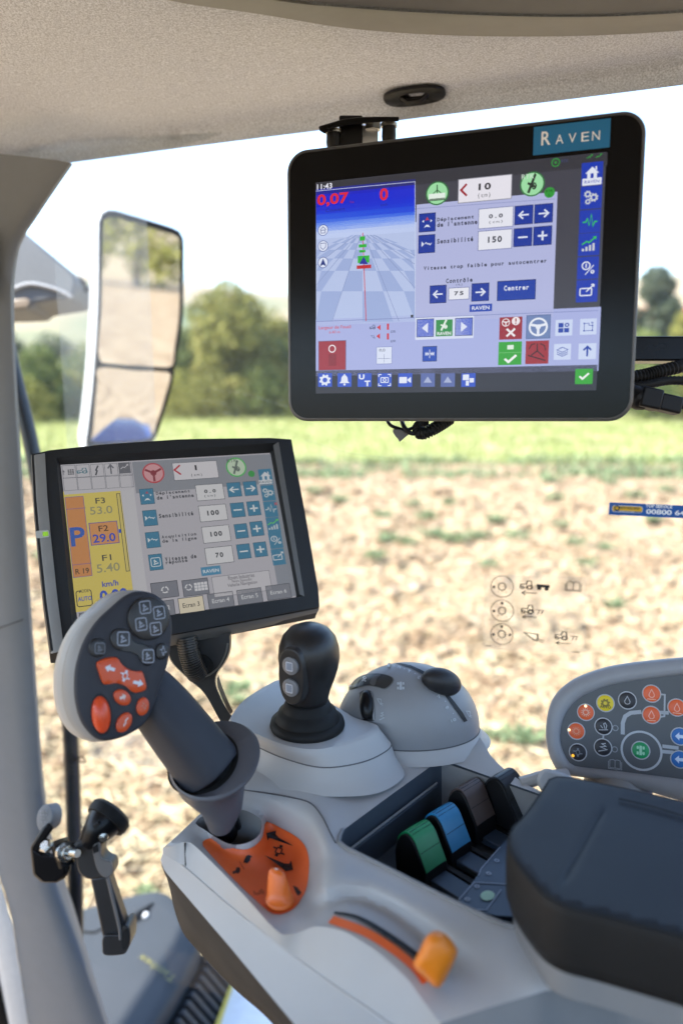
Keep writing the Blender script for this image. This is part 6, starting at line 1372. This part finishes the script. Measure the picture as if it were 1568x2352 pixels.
# ------------------------------------------------------------------ lever with round control head
HF = frame_n(275, 1540, .575, (.44, .10, -.89))
lev = thing('control_lever', 'slate control lever with round head of black and orange buttons', 'lever', pz(520, 1930, -.378))
k6 = 300 / 1568 * .98
def h6(x, y): return HF.uv(117.6 + x * k6, 1332.8 + y * k6)
face = [h6(*p) for p in catmull([(1050, 135), (1250, 160), (1400, 270), (1470, 420), (1490, 600), (1470, 820), (1430, 1040), (1350, 1280), (1260, 1560), (1150, 1760), (950, 1900), (720, 1970), (560, 1950), (430, 1830), (350, 1690), (300, 1500), (285, 1300), (305, 1050), (400, 750), (560, 500), (760, 310), (900, 195)], 96, True)]
fc = np.mean(face, 0)
def fring(s, h, dx=0): return [HF.P(fc[0] + (x - fc[0]) * s + dx, fc[1] + (y - fc[1]) * s, h) for x, y in face]
mk('head_face', loft([fring(.02, .0012), fring(.6, .0014), fring(.93, .0008), fring(.985, -.0008), fring(1.0, -.0030)], cap0=True, cap1=False), HANDLE, lev, smooth=60)
mk('head_rim', loft([fring(1.0, -.0030), fring(1.014, -.0055, -.0022), fring(1.020, -.0100, -.0055), fring(1.014, -.0130, -.0068)], cap0=False, cap1=False), mat('head_rim_grey', (.30, .295, .285), .42, var=.05), lev, smooth=60)
mk('head_back', loft([fring(1.012, -.0134, -.0070), fring(1.016, -.0180, -.0095), fring(1.00, -.026, -.0125), fring(.90, -.034, -.012), fring(.6, -.040, -.008)], cap0=False), mat('head_back_grey', (.40, .395, .38), .45, var=.05), lev, smooth=60)
def hbtn(name, pts, m, h, smooth=True, n=48, inset=.06, base=.0004, label=None):
    P = catmull(pts, n, True) if smooth else np.array(pts, float); c = P.mean(0)
    u_ = [HF.uv(117.6 + p[0] * k6, 1332.8 + p[1] * k6) for p in P]; c = np.mean(u_, 0)
    rows = [[HF.P(c[0] + (x - c[0]) * s, c[1] + (y - c[1]) * s, base + hh) for x, y in u_] for s, hh in ((1.0, 0), (1.0, h * .7), (1 - inset * .5, h * .95), (1 - inset, h), (.5, h * 1.02))]
    return mk(name, loft(rows, cap0=False), m, lev, smooth=50)
HBK = mat('button_black', (.016, .016, .018), .38, var=.1); HOR = mat('button_orange', (.62, .075, .014), .35, var=.05); HRD = mat('button_red', (.78, .085, .025), .28, var=.05)
def hicon(par, k_, x, y, wx, wy, h, ang=0, col='9aa0ae'):
    V, Fc = G(k_); ca, sa = math.cos(ang), math.sin(ang)
    P = [HF.P(*h6(x + (p[0] * ca - p[1] * sa) * wx, y - (p[0] * sa + p[1] * ca) * wy), h) for p in V]
    return mk('button_icon', (P, Fc), ink(col), par, smooth=0, fixn=False)
b = hbtn('direction_pad', circ(1180, 465, 252, 40, 268), HBK, .0045)
for x, y in ((1137, 330), (1308, 395), (1090, 535), (1265, 590)): hicon(b, 'boxlift', x, y, 72, 82, .0052, .12)
b = hbtn('rocker_button', [(715, 690), (760, 605), (860, 588), (950, 640), (985, 725), (1060, 775), (1150, 790), (1230, 820), (1265, 900), (1240, 1000), (1180, 1048), (1110, 1010), (1070, 930), (980, 880), (880, 862), (790, 845), (730, 770)], HBK, .0035)
hicon(b, 'boxlift', 875, 712, 78, 90, .0042); hicon(b, 'boxlift', 1178, 925, 74, 86, .0042)
b = hbtn('round_button', circ(565, 825, 108, 24, 118), HBK, .003); hicon(b, 'boxlift', 592, 830, 66, 70, .0037, 0, '70747e')
b = hbtn('round_button', [(1280, 840), (1310, 780), (1370, 770), (1420, 810), (1425, 880), (1400, 940), (1330, 970), (1285, 930)], HBK, .003); hicon(b, 'gearsq', 1362, 860, 46, 66, .0037, 0, '8a8f9c')
b = hbtn('arrow_button', [(552, 1030), (585, 985), (660, 950), (770, 938), (815, 960), (860, 1025), (940, 1085), (1020, 1110), (1090, 1108), (1115, 1130), (1150, 1250), (1158, 1315), (1120, 1350), (1030, 1372), (980, 1358), (900, 1290), (790, 1255), (700, 1268), (640, 1265), (610, 1220)], HOR, .004, n=70, inset=.05)
hicon(b, 'barrow', 715, 1075, 72, 62, .0047, R(-18), 'd8dce6'); hicon(b, 'barrow', 1050, 1250, 72, 62, .0047, R(165), 'd8dce6'); hicon(b, 'gearsq', 895, 1165, 70, 80, .0047, R(-20), 'd8dce6')
def ell(cx, cy, a, b_, ang, n=32): return [(cx + a * math.cos(t) * math.cos(ang) - b_ * math.sin(t) * math.sin(ang), cy + a * math.cos(t) * math.sin(ang) + b_ * math.sin(t) * math.cos(ang)) for t in np.linspace(0, 2 * math.pi, n, endpoint=False)]
b = hbtn('oval_button', ell(865, 1430, 115, 88, R(38)), HOR, .003); hicon(b, 'barrow', 868, 1425, 46, 56, .0037, R(200), 'd8c8c4')
b = hbtn('oval_button', ell(1115, 1540, 76, 112, R(12)), HOR, .003); hicon(b, 'gearsq', 1130, 1530, 42, 52, .0037, R(20), 'c07a66')
b = hbtn('oval_button', ell(888, 1735, 84, 132, R(30)), HOR, .003); hicon(b, 'bolt', 905, 1725, 46, 70, .0037, R(-20), 'd8c8c4')
P = ell(610, 1642, 118, 232, R(-5)); u_ = [h6(*p) for p in P]; c = np.mean(u_, 0)
mk('thumb_button', loft([[HF.P(c[0] + (x - c[0]) * math.cos(t), c[1] + (y - c[1]) * math.cos(t), .0005 + .0065 * math.sin(t)) for x, y in u_] for t in np.linspace(0, 1.55, 9)], cap0=False), HRD, lev, smooth=180)
mk('thumb_recess', loft([[HF.P(c[0] + (x - c[0]) * s, c[1] + (y - c[1]) * s, .0015) for x, y in u_] for s in (1.10, 1.0)], cap0=False, cap1=False), BLACK, lev, smooth=0)
# neck, collar, cup and stem
path = catmull3([pt(318, 1560, .610), pt(352, 1600, .610), pt(405, 1668, .612), pt(470, 1752, .615), pt(484, 1775, .616)], 18); nr = len(path)
rad = np.interp(np.linspace(0, 1, nr), [0, .15, .4, .8, 1], [.017, .0205, .0235, .0262, .026])
t_ = (path[-1] - path[0]); t_ = Vector(t_).normalized(); x_ = t_.cross(FW).normalized(); y_ = t_.cross(x_)
rings = [[Vector(p) + (x_ * math.cos(a) + y_ * math.sin(a)) * r * (1 + .05 * math.cos(4 * a + .9)) for a in np.linspace(0, 2 * math.pi, 40, endpoint=False)] for p, r in zip(path, rad)]
mk('neck', loft(rings), HANDLE, lev, smooth=180)
def pring(cx, cy, d, a, b, ang, n=48):
    k = d / FPX; out = []
    for t in np.linspace(0, 2 * math.pi, n, endpoint=False):
        ma = camvec(math.cos(ang), math.sin(ang), 0) * (a * k * math.cos(t)); mi2 = camvec(-math.sin(ang), math.cos(ang), 0) * (b * k * math.sin(t))
        out.append(pt(cx, cy, d) + ma + mi2 + FW * (math.sqrt(max(0, a * a - b * b)) * k * math.sin(t)))
    return out
CUP = mat('collar_slate', (.085, .087, .10), .42, var=.06, bump=.1, bscale=2500)
mk('collar', loft([pring(466, 1752, .616, 80, 48, R(14)), pring(492, 1739, .614, 101, 60, R(10)), pring(495, 1742, .614, 104, 62, R(9)), pring(494, 1748, .614, 103, 61, R(8)), pring(491, 1760, .614, 94, 54, R(6)), pring(486, 1788, .614, 78, 44, R(4)), pring(502, 1825, .613, 58, 33, 0), pring(510, 1852, .612, 47, 26, 0), pring(508, 1893, .610, 30, 16, 0)], cap0=False), CUP, lev, smooth=50)
mk('collar_gap', loft([pring(466, 1751, .6155, 84, 51, R(14)), pring(466, 1753, .6165, 70, 42, R(14))], cap0=False, cap1=False), DB, lev)
mk('stem', tube([pt(506, 1880, .614), pz(518, 1902, -.382), pz(534, 1925, -.412)], [.011, .0098, .0095], 20), BLACK, lev)
mk('stem_guide', tube([pt(540, 1872, .612), pz(548, 1900, -.385), pz(556, 1925, -.412)], .0026, 10), BLACK, lev)
mk('stem_guide', tube([pz(572, 1900, -.395), pz(578, 1925, -.412)], .0045, 8), BLACK, lev)

# ------------------------------------------------------------------ orange knob and amber slider
kb = pz(643, 2070, -.3802); kz_ = (AU + Vector((-.10, .10, 0))).normalized()
knob = thing('orange_knob', 'small orange winged rotary knob on the orange decal', 'knob', kb)
bd_ = (AF * .55 - AR * .2).normalized(); rings = []
for h, a, b_ in ((0, .0104, .0104), (.0022, .0104, .0104), (.0030, .0096, .0096), (.0032, .0092, .0090), (.010, .0088, .0072), (.016, .0080, .0050), (.0215, .0066, .0034), (.0240, .0046, .0022), (.0246, .002, .001)):
    rings.append([kb + kz_ * h + bd_ * (a * math.cos(t)) + kz_.cross(bd_) * (b_ * math.sin(t)) for t in np.linspace(0, 2 * math.pi, 40, endpoint=False)])
mk('knob_body', loft(rings), ORANGEP, knob, smooth=60)
mk('knob_pointer', prism([kb + kz_ * .0247 + bd_ * x + kz_.cross(bd_) * y for x, y in ((-.001, -.0008), (.0015, -.0008), (.0015, .0008), (-.001, .0008))], kz_ * .0003), ink('f4d8c4'), knob)
def r4(x, y): return (744.8 + x * .3125, 1862 + y * .3125)
sp = [(745, 930), (790, 890), (840, 885), (900, 915), (965, 1000), (975, 1050), (930, 1160), (880, 1255), (850, 1298), (805, 1295), (745, 1235), (668, 1160), (658, 1110), (700, 1020)]
spc = catmull(sp, 44, True); sc_ = spc.mean(0)
slid = thing('amber_slider', 'rounded amber orange slider lever standing in the console slot', 'slider', pz(1000, 2230, -.372))
def srg(s, d): return [pt(*r4(*(sc_ + (p - sc_) * s)), d) for p in spc]
mk('slider_cap', loft([srg(.02, .4335), srg(.45, .4338), srg(.72, .4352), srg(.90, .439), srg(1.0, .447), srg(.98, .458), srg(.85, .466)]), AMBER, slid, smooth=180)
mk('slider_stem', tube([pt(1003, 2190, .452), pt(985, 2215, .475)], [.006, .005], 12), BLACK, slid)

# ------------------------------------------------------------------ coloured paddle levers in the pocket
def paddle(name, label, M, z, m, wd=.0245, sc_=1.0, group='paddle levers in the console pocket'):
    o = pz(M[0], M[1], z); root = thing(name, label, 'lever', o + AU * -.045, group)
    pr = [(-.0165, -.0245), (-.004, -.0035), (0, 0), (.0035, .0016), (.0075, .0006), (.0120, -.0030), (.0155, -.0090)]
    pr = [(a * sc_, b * sc_) for a, b in pr]
    body = [(-.0178, -.042)] + [(a * .97 - .0004, b - .0012) for a, b in pr] + [(.0170, -.020), (.0150, -.042)]
    Pb = lambda f, u, r: o + AF * f + AU * u + AR * r
    mk('paddle_body', loft([[Pb(f, u, -.0015) for f, u in body], [Pb(f, u, wd + .0015) for f, u in body]]), BLACK, root, bevel=.0012)
    rows = [[Pb(f, u, r) for f, u in catmull(pr, 20)] for r in (0.0, wd)]
    rows2 = [[Pb(f * .9, u - .003, r) for f, u in catmull(pr, 20)] for r in (0.0, wd)]
    mk('colour_cap', loft([rows2[0], rows[0], [p + AU * .0004 for p in [a.lerp(b, .5) for a, b in zip(rows[0], rows[1])]], rows[1], rows2[1]], closed=False), m, root, smooth=50)
    for k in range(5):
        f, u = np.interp(.1 + .13 * k, np.linspace(0, 1, len(pr)), [p[0] for p in pr]), np.interp(.1 + .13 * k, np.linspace(0, 1, len(pr)), [p[1] for p in pr])
        mk('grip_groove', tube([Pb(f - .0002, u + .0002, .0008), Pb(f - .0002, u + .0002, wd - .0008)], .00022, 5), BLACK, root)
    return root
paddle('paddle_lever', 'green topped paddle lever, nearest in the console pocket', (945, 1921), -.3655, mat('green_cap', (.010, .26, .085), .38, var=.08, vscale=200))
paddle('paddle_lever', 'blue topped paddle lever between the green and the brown one', (1005, 1878), -.3650, mat('blue_cap', (.025, .24, .48), .38, var=.08, vscale=200))
paddle('paddle_lever', 'brown topped paddle lever behind the blue one', (1063, 1820), -.3600, mat('brown_cap', (.105, .075, .065), .42, var=.08, vscale=200), wd=.026)
paddle('paddle_lever', 'taller black paddle lever farthest back in the console pocket', (1150, 1795), -.3535, mat('black_cap', (.022, .026, .032), .4, var=.1), wd=.024, sc_=1.15)
LB = mat('lever_gate_blue_grey', (.045, .075, .12), .4, var=.06, bump=.1)
lg = thing('lever_gate', 'dark blue grey gate plate with slots behind the paddle levers', 'plate', pz(1080, 2000, -.405))
for k, (px, py) in enumerate(((985, 2025), (1045, 1980), (1108, 1928), (1175, 1880))):
    o = pz(px, py, -.3985)
    mk('gate_tile', boxf(o, AF, AR, AU, (-.042, .002, -.006), (.004, .021, 0)), LB, lg, bevel=.001)
    mk('gate_slot', boxf(o, AF, AR, AU, (-.046, .0215, -.007), (.010, .0265, .0012)), mat('deep_black', (.003, .003, .003), .7), lg)
# printed label behind the gate
LBF = Frame(pz(1110, 2050, -.388), AR, AF)
if LBF.n.z < 0: LBF = Frame(LBF.o, -AR, AF)
lab = mk('label_plate', prism([LBF.on(*r4(x, y)) for x, y in ((960, 690), (1090, 520), (1240, 330), (1330, 210), (1400, 300), (1420, 780), (1260, 770))], (0, 0, -.004)), LB, lg)
ul_ = UI(LBF, lab, 744.8, 1862, .3125, ink, base=.0004, lift=.0002)
ul_.line([(985, 660), (1100, 530), (1350, 545)], '8f9db0', 1, .0012, name='printed_line'); ul_.line([(1060, 730), (1190, 735), (1300, 580)], '8f9db0', 1, .0012, name='printed_line'); ul_.line([(1130, 480), (1150, 430), (1290, 270)], '8f9db0', 1, .0010, name='printed_line')
for x, y, r in ((1205, 465, 26), (1050, 655, 22), (1120, 560, 18), (1265, 370, 20)):
    x0, y0 = ul_.uv(x, y); ul_.put('printed_symbol', ring2(x0, y0, .0008, .0022, 14), '9aa8ba', 1)
x0, y0 = ul_.uv(1197, 630); ul_.put('green_pad', fillp(circ(x0, y0, .0062, 28, .0048)), 'b6e0c0', 2)

# ------------------------------------------------------------------ arm pad
PADM = mat('pad_dark_vinyl', (.016, .020, .027), .55, var=.08, vscale=30, bump=.25, bscale=1800, spec=.3)
pad = thing('arm_pad', 'thick dark padded armrest with a stitched groove at the near corner', 'armrest', pz(1400, 2200, -.345))
po = [(1278, 1786), (1390, 1803), (1568, 1842), (1760, 1890), (1900, 2000), (1800, 2210), (1568, 2150), (1390, 2103), (1312, 2085), (1265, 2064), (1228, 2030), (1187, 1976), (1173, 1938), (1178, 1905), (1203, 1878), (1247, 1818)]
pc = [tuple(p) + (-.300,) for p in catmull(po, 110, True)]
g1, g2 = np.array((1384, 1862)), np.array((1292, 2026)); gd = (g2 - g1) / np.linalg.norm(g2 - g1); gn = np.array((gd[1], -gd[0]))
def gl2(o, z): return [tuple(g1 + (g2 - g1) * t + gn * o) + (z,) for t in np.linspace(0, 1, 14)]
pcz = [(x, y, -.300) for x, y, z in pc]; cpx = np.array([(p[0], p[1]) for p in pc]).mean(0)
inner = [(cpx[0] + (x - cpx[0]) * .975, cpx[1] + (y - cpx[1]) * .975, -.2978) for x, y, z in pc]
def padz(q):
    q = np.array(q, float)[:, :2]; o = (q - g1) @ gn; t = (q - g1) @ gd / np.linalg.norm(g2 - g1)
    e = np.clip(np.minimum(t, 1 - t) * 12 + .5, 0, 1); return -.2985 - .0022 * e * np.exp(-(o / 6.5) ** 2)
inner = [(x, y, -.2985) for x, y, z in inner]
def gl3(o): P = gl2(o, 0); return [(p[0], p[1], float(padz([p])[0])) for p in P]
mk('pad_top', patch(pcz, [inner + [inner[0]], gl3(-14), gl3(-7), gl3(0), gl3(7), gl3(14)], step=14, zfun=padz), PADM, pad, smooth=180)
Wp = [pz(*p) for p in pcz]; pcen = sum(Wp, Vector()) / len(Wp)
def po_(s, dzz): return [Vector((pcen.x + (p.x - pcen.x) * s, pcen.y + (p.y - pcen.y) * s, p.z + dzz)) for p in Wp]
mk('pad_side', loft([po_(1.0, 0), po_(1.018, -.0022), po_(1.026, -.006), po_(1.028, -.015), po_(1.02, -.035), po_(.99, -.044)], cap0=False), mat('pad_side_brown_black', (.020, .0185, .0175), .6, var=.08, bump=.2, bscale=1500, spec=.25), pad, smooth=180)
mk('pad_seam', tube([p for p in po_(1.009, -.0006)] + [po_(1.009, -.0006)[0]], .0009, 6), DARK, pad)
sm = [(1420, 1834), (1480, 1848), (1568, 1874), (1700, 1915)]
mk('stitch_line', tube(catmull3([pz(x, y, -.2968) for x, y in sm], 20), .0006, 6), BLACK, pad)
mk('pad_carrier', loft([po_(.96, -.043), po_(.96, -.062)]), GREY2, pad)

# ------------------------------------------------------------------ button panel
PF = frame_n(1450, 1680, .665, (-.36, .14, -.92))
pan = thing('button_panel', 'grey rounded control panel with round coloured membrane buttons', 'control panel', pt(1450, 1830, .67))
def z7(x, y): return PF.uv(1215.2 + x * .225, 1470 + y * .225)
po7 = [(165, 950), (185, 750), (250, 580), (380, 450), (550, 360), (900, 260), (1568, 185), (2100, 170), (2350, 260), (2450, 600), (2450, 1300), (2350, 1650), (2100, 1760), (1568, 1650), (1000, 1490), (600, 1415), (330, 1370), (230, 1250), (180, 1100)]
pi7 = [(310, 950), (350, 780), (450, 640), (600, 540), (900, 440), (1568, 350), (2080, 330), (2230, 400), (2300, 650), (2300, 1250), (2230, 1470), (2080, 1520), (1568, 1430), (1000, 1355), (700, 1320), (450, 1285), (370, 1200), (320, 1080)]
def ang_ring(P, n=90):
    q = [z7(*p) for p in catmull(P, 400, True)]; q = np.array(q); c0 = np.array(z7(1250, 930)); a = np.arctan2(q[:, 1] - c0[1], q[:, 0] - c0[0]); r = np.hypot(*(q - c0).T); o = np.argsort(a); a, r = a[o], r[o]
    aa = np.linspace(-math.pi, math.pi, n, endpoint=False); rr_ = np.interp(aa, a, r, period=2 * math.pi); return [(c0[0] + x * math.cos(t), c0[1] + x * math.sin(t)) for x, t in zip(rr_, aa)]
OUT, INN = ang_ring(po7, 120), ang_ring(pi7, 120)
mixp = lambda f: [(a[0] * (1 - f) + b[0] * f, a[1] * (1 - f) + b[1] * f) for a, b in zip(OUT, INN)]
pr_ = lambda P, h: [PF.P(x, y, h) for x, y in P]
mk('surround', loft([pr_(mixp(.15), -.035), pr_(mixp(0), -.02), pr_(mixp(-.02), -.003), pr_(mixp(.1), .001), pr_(mixp(.5), .0035), pr_(mixp(.85), .0025), pr_(mixp(1.0), .0), pr_(mixp(1.03), -.002)], cap1=False), mat('panel_surround_grey', (.30, .31, .33), .45, var=.05, bump=.1), pan, smooth=60)
mk('membrane', loft([pr_(mixp(1.02), -.0025), pr_(mixp(1.02), -.0012)]), mat('panel_membrane', (.085, .092, .10), .5, var=.05), pan, smooth=30)
up7 = UI(PF, pan, 1215.2, 1470, .225, ink, base=-.0011, lift=.0002)
up7.line([(950, 965), (950, 850), (975, 780), (1030, 745), (1140, 735)], 'a9aeb4', 1, .0034, name='printed_line'); up7.line([(1320, 740), (1420, 745)], 'a9aeb4', 1, .003, name='printed_line'); up7.line([(1340, 555), (1380, 560), (1375, 780), (1335, 785)], 'a9aeb4', 1, .0014, name='printed_line')
up7.line([(1355, 1085), (1520, 1105)], 'a9aeb4', 1, .003, name='printed_line'); up7.line([(1355, 1140), (1470, 1150)], 'a9aeb4', 1, .003, name='printed_line'); up7.line([(752, 975), (750, 1010)], 'a9aeb4', 1, .0014, name='printed_line')
x0, y0 = up7.uv(1140, 1132); rr0 = abs(up7.uv(1350, 1132)[0] - x0); up7.put('printed_ring', ring2(x0, y0, rr0 * .92, rr0 * 1.03, 60), 'b4b8bc', 1)
for x, y in ((875, 900), (868, 1118)):
    x0, y0 = up7.uv(x, y); up7.put('printed_ring', ring2(x0, y0, .0019, .0027, 18), '8e9398', 1)
up7.icon('book', 800, 1212, 942, 1335, '9a9fa4', 1, name='printed_book')
cmap = {'o': (.80, .13, .035), 'y': (.80, .62, .02), 'd': (.022, .022, .028), 'g': (.010, .30, .10), 'b': (.012, .13, .42)}
for x, y, r, c, ic, ic_c, led_ in ((573, 738, 92, 'o', 'fan', 'e8b49a', (573, 672, 'fff6c0')), (477, 930, 92, 'o', 'fan', 'e89a74', (404, 915, 'fff6c0')), (493, 1147, 94, 'd', 'gearsq', '7d8088', (443, 1178, 'ffb733')), (773, 645, 96, 'y', 'gear', '8a7a1c', None), (997, 617, 98, 'd', 'drop', 'b4b4b8', None),
                               (1245, 548, 99, 'o', 'drop', 'f0b8a0', None), (1243, 765, 99, 'o', 'drop', 'f0b8a0', None), (1503, 690, 100, 'o', 'drop', 'f0b8a0', None), (753, 883, 94, 'd', 'hitch', 'a9abb0', None), (748, 1097, 96, 'd', 'zig', 'b4b6ba', None), (1133, 1127, 100, 'g', 'car', '9fd8b4', None), (1535, 985, 100, 'b', 'barrow', 'c8d8ec', None), (1532, 1220, 100, 'b', 'barrow', 'c8d8ec', None), (1790, 640, 100, 'o', 'drop', 'f0b8a0', None), (1800, 1000, 100, 'b', 'barrow', 'c8d8ec', None)):
    cu_, cv_ = z7(x, y); rw = abs(z7(x + r, y)[0] - cu_); cpt = PF.P(cu_, cv_, -.0010)
    bt = mk('membrane_button', lathe(cpt, PF.n, [(rw * .88, 0), (rw * .88, .0006), (rw * .80, .0011), (rw * .4, .0013), (.0001, .0013)], 32, xdir=PF.ex), mat('panel_' + c, cmap[c], .45, var=.05), pan)
    ub = UI(PF, bt, 1215.2, 1470, .225, ink, base=.0006, lift=.0003)
    ub.put('button_ring', ring2(cu_, cv_, rw * .88, rw * 1.0, 36), 'b4b6ba', -4)
    ub.icon(ic, x - r * .55, y - r * .52, x + r * .55, y + r * .50, ic_c, 1, name='button_icon')
    if c == 'y': ub.text('AUTO', x - 56, y + 20, x + 56, y + 52, '7a6a1a', 1, bold=.02, name='lettering')
    if c == 'o' and ic == 'drop': ub.rect(x - 46, y + 48, x + 46, y + 64, 'f0b8a0', 1, name='button_text')
    if led_:
        ul2 = UI(PF, bt, 1215.2, 1470, .225, lambda q: screen(q, 1.6), base=.0006, lift=.0004)
        a_, b_ = z7(led_[0], led_[1]); ul2.put('indicator_light', fillp(circ(a_, b_, rw * .17, 14)), led_[2], 2)
# pale housing glimpsed between the pad and the panel
hs = thing('panel_bracket', 'pale grey plastic bracket behind the arm pad corner', 'bracket', pz(1262, 1815, -.36))
mk('shell', loft([[pt(x, y, d) for x, y in catmull([(1232, 1790), (1245, 1768), (1268, 1768), (1320, 1790), (1330, 1830), (1270, 1840), (1240, 1812)], 28, True)] for d in (.60, .66)]), mat('bracket_pale', (.42, .43, .44), .45), hs, bevel=.003, seg=3)
mk('arm', tube([pt(1195, 1800, .66), pt(1235, 1788, .66), pt(1300, 1780, .67)], .006, 10), GREY, hs)
mk('stalk', tube([pt(1420, 1790, .69), pt(1400, 1900, .66)], .03, 16), GREY2, hs)
